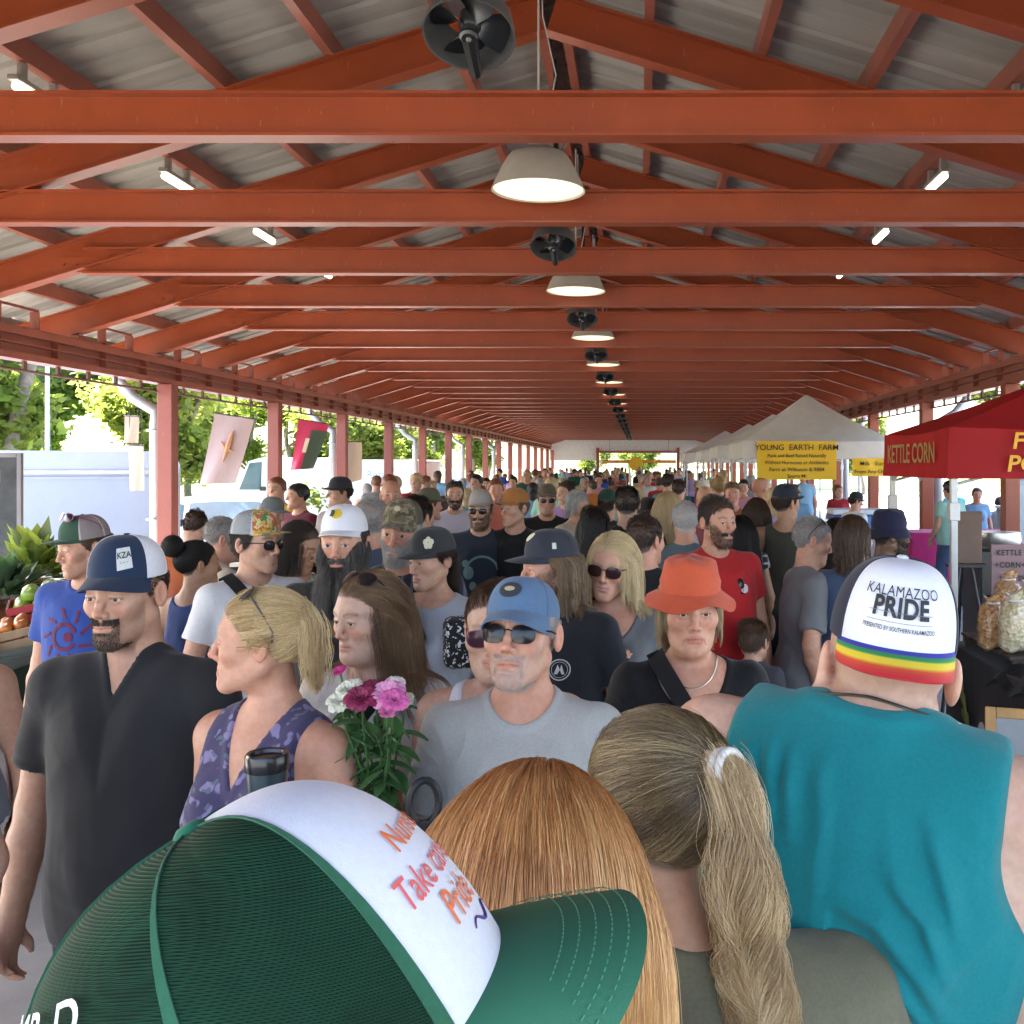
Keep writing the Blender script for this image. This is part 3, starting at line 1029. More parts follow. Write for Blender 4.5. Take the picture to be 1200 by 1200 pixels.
        if rot: fwd = np.array((math.sin(rot) * sg, -math.cos(rot) * sg, 0))
        G = base + Vv[..., None] * ext[..., None] * fwd
        G[..., 2] += -bend * (np.abs(U) ** 1.8) * (.25 + .75 * Vv) + .004 - drop * Vv ** 1.2 * (1 - np.abs(U) ** 2 * .3)
        m = MB(); m.shell(np.stack([s.hw(r) for r in G]), .003 * s.hs * (1 if sg > 0 else 1))
        if isinstance(brim, bpy.types.Material): bm_ = brim
        else: bm_ = cloth(brim, 'cap_cloth', fold=.08) if pat is None else pat
        bo = m.build('brim', bm_, capo, True)
        s.brimG = G
        return capo, dome

    def on_dome(s, dome, a0, t0, H=.1, rx=.094, off=.0035, rot=0.0):
        def fn(V):
            c, s_ = math.cos(rot), math.sin(rot)
            x = V[:, 0] * c - V[:, 1] * s_; y = V[:, 0] * s_ + V[:, 1] * c
            p = dome(a0 + x / rx, np.clip(t0 + y / (H * 1.25), 0, .99), off)
            return s.hw(p)
        return fn

    def patch(s, dome, capo, a0, t0, w, h, col, rnd=True, name='patch', rot=0.0, off=.003, n=14, H=.1):
        fn = s.on_dome(dome, a0, t0, off=off, rot=rot, H=H)
        u = np.linspace(-1, 1, n)
        U, W = np.meshgrid(u, u, indexing='ij')
        if rnd:
            x = U * np.sqrt(1 - W ** 2 / 2); y = W * np.sqrt(1 - U ** 2 / 2)
        else: x, y = U, W
        G = fn(np.stack([(x * w / 2).ravel(), (y * h / 2).ravel()], 1)).reshape(n, n, 3)
        m = MB(); m.shell(G, -.0012)
        return m.build(name, cloth(col, 'cap_patch', fold=.05), capo, True)

    def bucket(s, root, col, z0=.05, brim=.06, drop=.035, H=.095, rx=.086, ry=.104, name='bucket_hat', ripple=.006):
        mat = cloth(col, 'hat_cloth', fold=.25)
        n = 72; a = np.linspace(0, 2 * math.pi, n, endpoint=False)
        prof = [(1.0, 0), (.985, .25), (.955, .5), (.9, .72), (.82, .88), (.7, .98), (.45, 1.05), (.02, 1.07)]
        rows = []
        for t in np.linspace(1, 0, 8):                               # brim from the outer edge in
            rr = t
            rip = ripple * np.sin(3 * a + 1) * t + ripple * .6 * np.sin(5 * a) * t
            rows.append(np.stack([(rx + brim * .75 * rr) * np.sin(a), -(ry + brim * .75 * rr) * np.cos(a) + .006, z0 - drop * rr ** 1.1 + rip], 1))
        for r, zz in prof:
            w = .0025 * np.sin(4 * a + zz * 9)
            rows.append(np.stack([(rx * r + w) * np.sin(a), -(ry * r + w) * np.cos(a) + .006, np.full(n, z0 + .003 + H * zz) + w], 1))
        G = np.stack(rows, 1)
        G = np.concatenate([G, G[:1]], 0)
        m = MB(); m.shell(np.stack([s.hw(r) for r in G]), -.003)
        return m.build(name, mat, root, True)

    def sunglasses(s, root, frame_col=(.012, .012, .012), lens=(.01, .012, .012), up=False, w=.052, h=.04, mat=None, temple=True, dz=0.0, half=False, pos=None):
        """worn on the eyes, or pushed up on the head"""
        fm = plain('sunglasses_frame_%.2f_%.2f' % (frame_col[0], frame_col[1]), frame_col, .25)
        lm = plain('dark_lens_%.2f_%.2f' % (lens[0], lens[1]), lens, .18, spec=.35)
        if up:
            M = Matrix.Translation((0, -.012, .098 + dz)) @ Matrix.Rotation(R(-52), 4, 'X') @ Matrix.Translation((0, .079, 0))
        else: M = Matrix.Translation((0, 0, dz))
        if pos is not None: M = pos
        M = np.array(M)
        def tr(V):
            V = np.asarray(V, float); sh_ = V.shape
            V = V.reshape(-1, 3) @ M[:3, :3].T + M[:3, 3]
            return s.hw(V).reshape(sh_)
        def face(x, z): return -.1035 + 3.2 * x * x
        m = MB(); th = np.linspace(0, 2 * math.pi, 29)[:-1]
        cx = w / 2 + .0085
        rims = []
        for sd in (1, -1):
            x = sd * cx + w / 2 * np.sign(np.cos(th)) * np.abs(np.cos(th)) ** .8
            z = -.002 + h / 2 * np.sign(np.sin(th)) * np.abs(np.sin(th)) ** .8 * np.where(np.sin(th) < 0, 1, .85)
            pts = np.stack([x, face(x, z), z], 1)
            if half: m.tube(tr(pts[2:13]), .0026, 6); m.tube(tr(np.concatenate([pts, pts[:1]])), .0009, 5, cap=False)
            else: m.tube(tr(np.concatenate([pts, pts[:1]])), .0017, 6, cap=False)
            rims.append((x, z))
            if temple: m.tube(tr([(sd * (cx + w / 2), face(cx + w / 2, 0) + .002, .008), (sd * .076, -.03, .008), (sd * .08, .01, .004), (sd * .079, .03, -.012)]), .0018, 6)
        m.tube(tr([(-.0085, -.1045, .004), (0, -.107, .007), (.0085, -.1045, .004)]), .0016, 6)
        o = m.build('sunglasses', fm, root, True)
        for sd, (x, z) in zip((1, -1), rims):
            m = MB(); rr = np.linspace(.02, 1, 6)
            G = np.stack([np.stack([sd * cx + (x - sd * cx) * r_, face(sd * cx + (x - sd * cx) * r_, 0) - .001 - .0025 * (1 - r_ ** 2), -.002 + (z + .002) * r_], 1) for r_ in rr], 1)
            G = np.concatenate([G, G[:1]], 0)
            m.shell(tr(G), .001); m.build('lens', lm, o, True)
        return o

    def belt(s, root, a, b, width=.04, col=(.01, .01, .01), name='bag_strap', hint=0.0, front=True, back=True, res=28, off=.02, fieldf=None):
        """strap across the body from shoulder point a to hip point b (x, z), hugging the clothes"""
        fld = fieldf or (lambda P: np.minimum(s.cover(P), s.torso(P, .004)))
        m = MB(); mt = cloth(col, 'strap_webbing', fold=.1)
        rows = []
        for sgn in ((-1,) if front else ()) + ((1,) if back else ()):
            t = np.linspace(0, 1, res)
            rows_ = []
            for wd in np.linspace(-.5, .5, 4):
                dx, dz = b[0] - a[0], b[1] - a[1]; ln = math.hypot(dx, dz); nx, nz = -dz / ln, dx / ln
                P = np.stack([a[0] + dx * t + nx * wd * width, np.full(res, sgn * .42), a[1] + dz * t + nz * wd * width], 1).astype(F32)
                dr = np.array((0, -sgn, 0), F32)
                for _ in range(26):
                    d = fld(P) - .003
                    P = P + dr * np.clip(d * .7, -.05, .05)[:, None]
                    P[:, 1] = np.where(P[:, 1] * sgn < -.01, -.01 * sgn, P[:, 1])
                rows_.append(P)
            G = np.stack(rows_, 1)
            m.shell(G, .003 * sgn * (1 if True else -1))
        return m.build(name, mt, root, True)


def creases(P, sx, seed):
    """folds of worn cloth: pulls from the armpits, slack vertical drapes, crossing diagonals"""
    rs = np.random.RandomState(seed * 13 + 1)
    x, y, z = P[:, 0], P[:, 1], P[:, 2]
    arc = np.arctan2(x, -y * 1.5) * F32(.17)
    w = vnoise(P, 11, seed) * F32(.035) + vnoise(P, 26, seed + 3) * F32(.01)
    out = 0
    for k, (fx, fz, za, zb, am) in enumerate(((8.5, 0.6, .8, 1.15, 1.0), (7, 6.5, 1.0, 1.36, .8), (7, -6.5, 1.0, 1.36, .8), (4.5, 10, .88, 1.12, .6), (4.5, -10, .88, 1.12, .6), (15, 2, .85, 1.4, .3))):
        q = (arc + w) * fx + (z + w * .8) * fz + rs.rand()
        rdg = np.abs(np.sin(q * math.pi)); rdg = 1 - rdg; rdg = rdg * rdg * (3 - 2 * rdg)
        env = np.clip(vnoise(P, 7, seed + 20 + k) * 1.2 + .15, 0, 1)
        zz = np.clip((z - za) / .08, 0, 1) * np.clip((zb - z) / .1, 0, 1)
        out = out + am * rdg * env * zz
    out = out + .5 * vnoise(P * np.array((1, 1, .7), F32), 9, seed + 7)
    q = np.sqrt(x * x + (z - 1.5) ** 2)                  # gathers below the collar
    out = out + .45 * (1 - np.abs(np.sin(np.arctan2(x, 1.5 - z) * 6.5 + w * 30))) ** 2 * np.exp(-((q - .17) / .06) ** 2) * np.clip(.5 + vnoise(P, 9, seed + 31), 0, 1)
    for sd in (1, -1):                                   # pulls around the sleeve heads
        q = np.sqrt((np.abs(x - sx * sd * .9)) ** 2 + (z - 1.33) ** 2)
        an = np.arctan2(z - 1.33, (sx * sd * .9 - x) * sd)
        out = out + .25 * (1 - np.abs(np.sin(an * 5 + w * 40))) ** 2 * np.exp(-((q - .08) / .05) ** 2)
    return out.astype(F32)


def hairline(y, rec=0.0):
    return np.interp(y, [-.11, -.075, -.045, -.02, .0, .022, .05, .09, .12], [.078 + rec, .068 + rec, .045 + rec, .0, -.008, .012, -.045, -.065, -.07]).astype(F32)


def cap_mesh_mat(col):
    key = ('capmesh',) + tuple(col)
    if key in MATS: return MATS[key]
    t = NT('cap_mesh_cloth')
    tc = t.n('ShaderNodeTexCoord')
    wv = t.n('ShaderNodeTexWave', wave_type='BANDS', bands_direction='Z', Scale=150.0); t.l(tc.outputs['Object'], wv.inputs[0])
    w2 = t.n('ShaderNodeTexWave', wave_type='BANDS', bands_direction='DIAGONAL', Scale=120.0); t.l(tc.outputs['Object'], w2.inputs[0])
    mm = t.n('ShaderNodeMath', operation='MULTIPLY'); t.l(wv.outputs['Fac'], mm.inputs[0]); t.l(w2.outputs['Fac'], mm.inputs[1])
    cr = t.ramp(mm.outputs[0], [(.1, mulc(col, .3)), (.5, mulc(col, 1.0))])
    t.l(cr.outputs[0], t.b.inputs['Base Color']); t.p(Roughness=.7)
    t.bump(mm.outputs[0], .5, .002)
    MATS[key] = t.m
    return t.m


# ------------------------------------------------------------------ hair
def head_surface(pe, dirs, off=0.0, it=14, detail=False):
    """points of the head surface seen from the head centre along dirs (local head coordinates)"""
    D = dirs / np.linalg.norm(dirs, axis=1)[:, None]
    Pp = (np.array((0, .01, .02), F32) + D * .2).astype(F32)
    hh = dict(pe.h)
    for _ in range(it):
        d = head_field(Pp, hh, detail) - F32(off)
        Pp = Pp - D.astype(F32) * d[:, None] * F32(.85)
    return Pp


def grad(f, P, e=.002):
    f0 = f(P)
    return f0, np.stack([f(P + np.eye(3, dtype=F32)[i] * F32(e)) - f0 for i in range(3)], -1) / F32(e)


def coll(pe, shoulders=True, inf=0.0, cloth_inf=.016):
    """cheap collision field in body coordinates"""
    w = pe.h.get('w', 1.0)
    def f(P):
        L = pe.tloc(P)
        L[:, 0] = np.abs(L[:, 0])
        d = ell(L, (0, .018, .034), (.074 * w + inf, .095 + inf, .086 + inf))
        d = smin(d, ell(L, (0, -.02, -.03), (.06 * w + inf, .07 + inf, .09 + inf)), .03) * F32(pe.hs)
        if shoulders:
            d = np.minimum(d, pe.neckf(P, inf))
            d = smin(d, pe.torso(P, cloth_inf), .03)
            d = np.minimum(d, np.minimum(pe.limb(P, 1, .02), pe.limb(P, -1, .02)))
        return d
    return f


def hair_curves(name, P, mat, parent, r0=.0005, r1=.00015, tint=None):
    N, S = P.shape[:2]
    hc = bpy.data.hair_curves.new(name)
    hc.add_curves([S] * N)
    hc.position_data.foreach_set('vector', P.astype(F32).ravel())
    rad = np.interp(np.linspace(0, 1, S), [0, .6, 1], [r0, r0 * .9, r1]).astype(F32)
    a = hc.attributes.get('radius') or hc.attributes.new('radius', 'FLOAT', 'POINT')
    a.data.foreach_set('value', np.tile(rad, N))
    ta = hc.attributes.new('tint', 'FLOAT', 'CURVE')
    ta.data.foreach_set('value', (np.random.RandomState(5).rand(N) if tint is None else tint).astype(F32))
    hc.materials.append(mat)
    o = bpy.data.objects.new(name, hc); COL.objects.link(o); o.parent = parent
    return o


def clump(P, rs, n, amt, pw=1.3):
    N, S = P.shape[:2]
    gi = rs.choice(N, min(n, N), replace=False)
    root = P[:, 0]; G = root[gi]
    near = np.zeros(N, int)
    for i in range(0, N, 4000):
        near[i:i + 4000] = ((root[i:i + 4000, None] - G[None]) ** 2).sum(-1).argmin(1)
    t = (np.linspace(0, 1, S) ** pw)[None, :, None]
    tgt = P[gi][near]
    return P + (tgt - P) * t * amt, near


def sim(pe, roots, v0, length, segs, want, stiff=.6, inf=.004, shoulders=True, grav=.35, rs=None, wob=.1):
    """grow strands: want(P, i/segs) gives the combing direction in body coordinates"""
    f = coll(pe, shoulders)
    P = roots.astype(F32).copy(); v = v0 / np.linalg.norm(v0, axis=1)[:, None]
    out = [P.copy()]
    N = len(P)
    ds = (length / segs)[:, None].astype(F32)
    layer = (inf + rs.rand(N) * inf * 1.6).astype(F32)
    for i in range(segs):
        w = want(P, (i + .5) / segs)
        v = v * stiff + w * (1 - stiff) + np.array((0, 0, -grav), F32) * (1 - stiff) + rs.normal(size=(N, 3)) * wob * .1
        v = v / (np.linalg.norm(v, axis=1)[:, None] + 1e-9)
        Pn = P + v.astype(F32) * ds
        d, g = grad(f, Pn)
        g = g / (np.linalg.norm(g, axis=1)[:, None] + 1e-6)
        push = np.clip(layer - d, 0, .03)
        Pn = Pn + g * push[:, None]
        v = (Pn - P); v = v / (np.linalg.norm(v, axis=1)[:, None] + 1e-9)
        P = Pn.astype(F32); out.append(P.copy())
    return np.stack(out, 1)


def scalp_roots(pe, n, rs, zmax=None, rec=0.0, zfun=None):
    D = rs.normal(size=(int(n * 3.2), 3)); D[:, 2] = D[:, 2] * 1.0
    Pp = head_surface(pe, D.astype(F32))
    m = Pp[:, 2] > hairline(Pp[:, 1], rec) + rs.normal(size=len(Pp)) * .003
    m &= ~((np.abs(Pp[:, 0]) > .0775 * pe.h.get('w', 1)) & (Pp[:, 2] < .03))
    if zmax is not None: m &= Pp[:, 2] < zmax + (0 if zfun is None else zfun(Pp))
    Pp = Pp[m][:n]
    f = lambda Q: head_field(Q, pe.h, False)
    _, g = grad(f, Pp)
    return Pp, g / (np.linalg.norm(g, axis=1)[:, None] + 1e-6)


def hair(pe, root, style, cols, n=4000, length=.03, zmax=None, seed=0, rad=None, tie=None, plen=.3, rec=0.0, wave=0.0, part=0.0, puff=.004, tail_r=.02, clumps=None, cl=.5, name='hair', tail_dir=None, rough=.38, back=.6, drift=(0, 0, 0), tailc=90):
    rs = np.random.RandomState(seed + 11)
    mat = hair_mat(cols, rough)
    r0 = rad or {0: .0004, 1: .0006, 2: .0012, 3: .0025}[pe.lod]
    Pl, Nl = scalp_roots(pe, n, rs, zmax, rec)
    B = lambda V: pe.hw(V)
    Bd = lambda V: (V @ pe.Rh.T).astype(F32)
    N = len(Pl)
    tint = rs.rand(N)
    if style in ('short', 'buzz', 'crop'):
        x, y, z = Pl[:, 0], Pl[:, 1], Pl[:, 2]
        top = np.clip((z - .06) / .05, 0, 1)[:, None]
        side = np.stack([np.sign(x) * .05, np.full(N, .25), np.full(N, -1.0)], 1)
        tp = np.stack([.35 + .3 * np.sign(x - part) , np.full(N, -.55 if style == 'crop' else .6), np.full(N, .15)], 1)
        comb = side * (1 - top) + tp * top
        ln = (length * (.45 + .75 * top[:, 0]) * (.7 + .5 * rs.rand(N)))
        if style == 'buzz': ln = length * (.6 + .6 * rs.rand(N)); comb = comb * .4 + Nl
        want = Bd(comb)
        wn = Bd(Nl)
        P = sim(pe, B(Pl), Bd(Nl * .6 + comb * .5 + rs.normal(size=(N, 3)) * .12), ln, 5, lambda Pp, t: want * 1.0 + wn * (.35 * (1 - t)), .55, .0025, False, .15, rs, .5)
        if clumps is None: clumps = N // 14
        P, near = clump(P, rs, clumps, .45)
        tint = .6 * tint + .4 * rs.rand(clumps + 1)[near]
    elif style == 'long':
        x, y = Pl[:, 0], Pl[:, 1]
        sd = np.tanh((x - part) / .028)
        comb = np.stack([sd * (.75 - .3 * back), np.full(N, .28 + .6 * back), np.full(N, -.15)], 1)
        bk = np.clip((y - .01) / .06, 0, 1)[:, None]
        comb = comb * (1 - bk) + np.stack([sd * .2, np.full(N, .5), np.full(N, -.8)], 1) * bk
        want0 = Bd(comb)
        ln = length * (.72 + .35 * rs.rand(N)) - (B(Pl)[:, 2] * 0)
        down = np.array((0, .05, -1.0), F32)
        bdir = Bd(np.stack([np.tanh((x - part) / .03) * .35, 0 * x + 1.0, 0 * x], 1)) * (1 - bk)
        ph = rs.rand(N) * 6
        def want(Pp, t):
            w = min(1, t * 3.2)
            d = want0 * (1 - w) + down * w + bdir * (back * max(0, 1 - t * 3.4))
            if wave:
                d = d + wave * t * np.stack([np.sin(t * 17 + ph * .25 + Pp[:, 1] * 30), np.cos(t * 15 + ph * .25 + Pp[:, 0] * 30), np.zeros(N)], 1)
            return d
        P = sim(pe, B(Pl), Bd(Nl * .5 + comb), ln, 22, want, .5, puff, True, .4, rs, .35)
        P, near = clump(P, rs, clumps or N // 40, cl)
        tint = .45 * tint + .55 * rs.rand((clumps or N // 40) + 1)[near]
    elif style in ('tied', 'bun'):
        T = np.array(tie, F32)                                   # local head coordinates
        S = 12; ts = np.linspace(0, 1, S)
        lay = (puff * (.5 + rs.rand(N))).astype(F32)
        jit = rs.normal(size=(N, 3)) * tail_r * .35
        f = lambda Q: head_field(Q, pe.h, False)
        rows = []
        for t in ts:
            q = (Pl * (1 - t) + (T + jit) * t).astype(F32)
            for _ in range(3):
                d, g = grad(f, q)
                tgt = lay * min(1, .3 + t * 3)
                q = q + g * np.clip(tgt - d, -.0 if t > .8 else -.02, .06)[:, None] * F32(1 if t < .86 else (.4 if d is None else 1) * 1) * (np.where(d < tgt, 1, (1 - t)))[:, None].astype(F32)
            rows.append(q)
        P = np.stack(rows, 1)
        P = P + (rs.normal(size=(N, 1, 3)) * .003) * np.sin(ts * math.pi)[None, :, None]
        P = B(P.reshape(-1, 3)).reshape(P.shape)
        P, near = clump(P, rs, clumps or N // 30, cl * .6)
        tint = .5 * tint + .5 * rs.rand((clumps or N // 30) + 1)[near]
        m = int(n * .6)
        if style == 'tied':
            jj = rs.normal(size=(m, 3)) * tail_r * .5
            r = B(np.tile(T, (m, 1)) + jj)
            td = np.array(tail_dir if tail_dir is not None else (0, .9, -.1), F32)
            v0 = Bd(np.tile(td, (m, 1)) + jj * 5)
            ph = rs.rand(m) * 6
            def want(Pp, t):
                d = np.tile(np.array((0, .02, -1.0), F32) + np.array(drift, F32) * min(1, t * 1.5), (m, 1)) + Bd(np.tile(td, (m, 1))) * max(0, .7 - 3 * t) + Bd(jj * 9) * max(0, .8 - 2 * t)
                if wave: d = d + wave * min(1, 2 * t) * np.stack([np.sin(t * 19 + ph * .2 + jj[:, 0] * 110), np.cos(t * 16 + ph * .2 + jj[:, 1] * 110), np.zeros(m)], 1)
                return d
            Q = sim(pe, r, v0, plen * (.6 + .45 * rs.rand(m)), 26, want, .45, .006, True, .5, rs, .5)
            Q, near = clump(Q, rs, max(12, m // tailc), cl)
            tt = .2 * rs.rand(m) + .8 * rs.rand(max(12, m // tailc) + 1)[near]
            hair_curves(name, Q, mat, root, r0, r0 * .3, tt)
        else:
            bc = T + np.array((0, 1, .3), F32) / 1.05 * plen * .8
            a1 = rs.normal(size=(m, 3)); a1 /= np.linalg.norm(a1, axis=1)[:, None]
            a2 = np.cross(a1, rs.normal(size=(m, 3))); a2 /= np.linalg.norm(a2, axis=1)[:, None]
            rr = plen * (.75 + .3 * rs.rand(m))[:, None, None]
            tq = np.linspace(0, 2.6, 14)[None, :, None]
            Q = bc + rr * (a1[:, None] * np.cos(tq) + a2[:, None] * np.sin(tq)) * np.array((1.1, .9, 1.0))
            Q = B(Q.reshape(-1, 3)).reshape(Q.shape)
            hair_curves(name, Q, mat, root, r0, r0 * .5, rs.rand(m))
    return hair_curves(name, P, mat, root, r0, r0 * .35, tint)


def beard(pe, root, cols, n=2500, length=.03, seed=3, rad=None, cl=.4, cn=10, mous=True, full=1.0, name='beard', wide=0.0, goatee=False):
    rs = np.random.RandomState(seed)
    D = np.stack([rs.uniform(-1, 1, n * 5), rs.uniform(-1.3, .35, n * 5), rs.uniform(-1.4, -.1, n * 5)], 1)
    Pl = head_surface(pe, D.astype(F32), detail=True)
    k_ = n
    Pm = np.stack([rs.uniform(-.036, .036, k_), np.full(k_, -.2), rs.uniform(-.064, -.046, k_)], 1).astype(F32)
    for _ in range(14): Pm[:, 1] += head_field(Pm, pe.h, True) * F32(.8)
    Pm = Pm[(Pm[:, 1] > -.113) & (Pm[:, 2] < -.047 + .2 * np.maximum(0, .012 - np.abs(Pm[:, 0])) * -1 + .004)][:n // 5]
    Pl = np.concatenate([Pm, Pl])
    ax = np.abs(Pl[:, 0]); y, z = Pl[:, 1], Pl[:, 2]
    top = -.046 + np.where(ax > .03, (ax - .03) * 1.6, 0)
    m = (z < top) & (y < .02) & ~((z > -.052) & (ax < .004)) & (z > -.135)
    lip = (ax < .022) & (np.abs(z + .069) < .0085) & (y < -.07)
    m &= ~lip
    if not mous: m &= z < -.08
    if goatee: m &= ax < .034
    Pl = Pl[m][:n]; N = len(Pl)
    f = lambda Q: head_field(Q, pe.h, True)
    _, g = grad(f, Pl); g /= np.linalg.norm(g, axis=1)[:, None] + 1e-6
    ln = length * np.clip((-.035 - Pl[:, 2]) / .06, .25, 1) * (.6 + .6 * rs.rand(N))
    ln = np.where((Pl[:, 2] > -.066) & (np.abs(Pl[:, 0]) < .03), min(length, .014) * (.7 + .5 * rs.rand(N)), ln)
    w = np.stack([np.sign(Pl[:, 0]) * wide, np.full(N, -.25), np.full(N, -1.0)], 1)
    mo = (Pl[:, 2] > -.064) & (np.abs(Pl[:, 0]) < .03)
    w[mo, 0] = np.sign(Pl[mo, 0]) * 1.1
    want = (w @ pe.Rh.T).astype(F32)
    P = sim(pe, pe.hw(Pl), ((g * .9 + w * .6) @ pe.Rh.T), ln, 8, lambda p, t: want, .6, .003, length > .06, .1, rs, .9)
    P, near = clump(P, rs, max(10, N // cn), cl)
    tint = .65 * rs.rand(N) + .35 * rs.rand(max(10, N // cn) + 1)[near]
    r0 = rad or {0: .0005, 1: .0008, 2: .0014, 3: .0025}[pe.lod]
    return hair_curves(name, P, hair_mat(cols), root, r0, r0 * .4, tint)
# ------------------------------------------------------------------ the market shed
XL, XR, XM = -6.53, 5.13, -0.70            # eaves and ridge
ZE, ZT, ZR = 3.39, 3.745, 5.17             # underside of rafters at the eaves, of ties, of the ridge
SL = (ZR - ZE) / (XM - XL)
Y0, Y1 = -2.36, 73.64


def steel_mat(name, col):
    t = NT(name)
    n1 = t.noise(2.2, 5, .65); n2 = t.noise(38, 3, .7, vec_scale=(1, 1, .25))
    c1 = t.ramp(n1.outputs['Fac'], [(.25, mulc(col, .82)), (.75, mulc(col, 1.12))])
    chips = t.ramp(n2.outputs['Fac'], [(.655, (0, 0, 0)), (.72, (1, 1, 1))])
    mx = t.n('ShaderNodeMixRGB'); t.l(chips.outputs[0], mx.inputs[0]); t.l(c1.outputs[0], mx.inputs[1]); mx.inputs[2].default_value = (.4, .16, .09, 1)
    sc = t.n('ShaderNodeMath', operation='MULTIPLY'); sc.inputs[1].default_value = .55; t.l(chips.outputs[0], sc.inputs[0]); t.l(sc.outputs[0], mx.inputs[0])
    t.l(mx.outputs[0], t.b.inputs['Base Color'])
    t.p(Roughness=.36); t.b.inputs['Specular IOR Level'].default_value = .5
    n3 = t.noise(14, 4, .6); t.bump(n3.outputs['Fac'], .08, .01)
    return t.m


RED = steel_mat('red_steel_paint', (.28, .052, .013))
RED2 = steel_mat('red_oxide_paint', (.3, .09, .055))
GLARERED = steel_mat('post_red_with_glare', (.25, .062, .045))  # same red paint, with the pinkish haze of glare put into its colour
GALV = plain('galvanised_pipe', (.42, .46, .48), .4, .3, .1, 3)

shed = empty('market_shed', ((XL + XR) / 2, Y0, 0), 0, 'long open market shed with rust red steel rafters over the crowd', 'market shed')
SH = Matrix.Translation(-Vector(shed.location))


def shed_part(name, me, mat, loc=(0, 0, 0)):
    o = add_obj(name, me, None, shed)
    if not me.materials: me.materials.append(mat)
    o.matrix_parent_inverse = SH
    o.location = loc
    return o


def ibeam(L, h, w, tf=.014, tw=.012):
    """I section along X from 0 to L, underside at z = 0"""
    m = MB()
    m.box(0, L, -w / 2, w / 2, 0, tf); m.box(0, L, -w / 2, w / 2, h - tf, h); m.box(0, L, -tw / 2, tw / 2, tf, h - tf)
    return m


frames = [round(5.64 + 2 * k, 3) for k in range(-4, 35)]
# ties
xa = XL + (ZT - ZE) / SL
LT = (XM - xa) * 2
tie = ibeam(LT - .3, .245, .138, .016, .019).mesh('tie_beam')
# rafters: sloped I beams, one mesh each side
def rafter_mesh(side):
    L = (XM - XL) / math.cos(math.atan(SL)) + .55
    a = math.atan(SL)
    m = ibeam(L, .285, .15)
    V = np.concatenate(m.v)
    V[:, 0] -= .55
    c, s_ = math.cos(a), math.sin(a)
    X = V[:, 0] * c - V[:, 2] * s_; Z = V[:, 0] * s_ + V[:, 2] * c
    X = np.minimum(X, XM - XL - .004)
    out = np.stack([X, V[:, 1], Z], 1)
    if side > 0: out[:, 0] *= -1
    m.v = [out]; m2 = MB(); m2.v = m.v; q = np.concatenate(m.q); m2.q = [q if side < 0 else q[:, ::-1]]; m2.mq = [0] * len(q); m2.n = len(out)
    return m2.mesh('rafter')
raf = {-1: rafter_mesh(-1), 1: rafter_mesh(1)}
gp = MB(); gp.box(-.2, .2, -.013, .013, ZT + .02, ZT + .16)
for k in (-.12, 0, .12): gp.tube([(k, -.03, ZT + .09), (k, .03, ZT + .09)], .014, 6)
gplate = gp.mesh('gusset_plate')
for y in frames:
    shed_part('tie_beam', tie, RED, (xa + .15, y, ZT))
    shed_part('rafter', raf[-1], RED, (XL, y, ZE)); shed_part('rafter', raf[1], RED, (XR, y, ZE))
    if y > 3:
        for sx in (-1, 1): shed_part('gusset_plate', gplate, RED, (XM + sx * (XM - xa) * .985, y, 0))
# purlins
zr = lambda x: ZR - SL * abs(x - XM)
offs = [.1, .77, 1.6, 2.4, 3.2, 4.0, 4.8, 5.65]
for sx in (-1, 1):
    for o_ in offs:
        x = XM + sx * o_
        m = MB(); z = zr(x) + .30
        m.box(-.036, .036, Y0, Y1, 0, .15)
        shed_part('purlin', m.mesh('purlin'), RED2, (x, 0, z))
# roof deck: ribbed steel
t = NT('ribbed_roof_steel')
n1 = t.noise(1.2, 5, .6, vec_scale=(.3, 3, 1)); n2 = t.noise(9, 3, .6)
c1 = t.ramp(n1.outputs['Fac'], [(.3, (.27, .255, .225)), (.7, (.37, .35, .31))])
t.l(c1.outputs[0], t.b.inputs['Base Color']); t.p(Roughness=.68); t.b.inputs['Specular IOR Level'].default_value = .3
t.bump(n2.outputs['Fac'], .1, .01)
DECK = t.m
yy = []
zz = []
p_ = .3; y = Y0 - .5
while y < Y1 + .5:
    yy += [y, y + .17, y + .19, y + .28]; zz += [0, 0, .028, .028]; y += p_
yy = np.array(yy); zz = np.array(zz)
for sx in (-1, 1):
    xs_ = XM + sx * np.linspace(0, 6.55, 12)
    G = np.stack([np.stack([np.full_like(yy, x), yy, zr(x) + .455 + zz], 1) for x in xs_], 0)
    m = MB(); m.shell(G if sx < 0 else G, .006 if sx > 0 else -.006)
    o = shed_part('roof', m.mesh('roof'), DECK)
    # pale translucent-looking reflective eave sheet is the same deck: fascia below it
    m = MB(); x = XM + sx * 6.5
    m.box(x - .015, x + .015, Y0 - .5, Y1 + .5, zr(x) + .2, zr(x) + .44)
    shed_part('fascia', m.mesh('fascia'), plain('fascia_brown', (.16, .1, .075), .5))
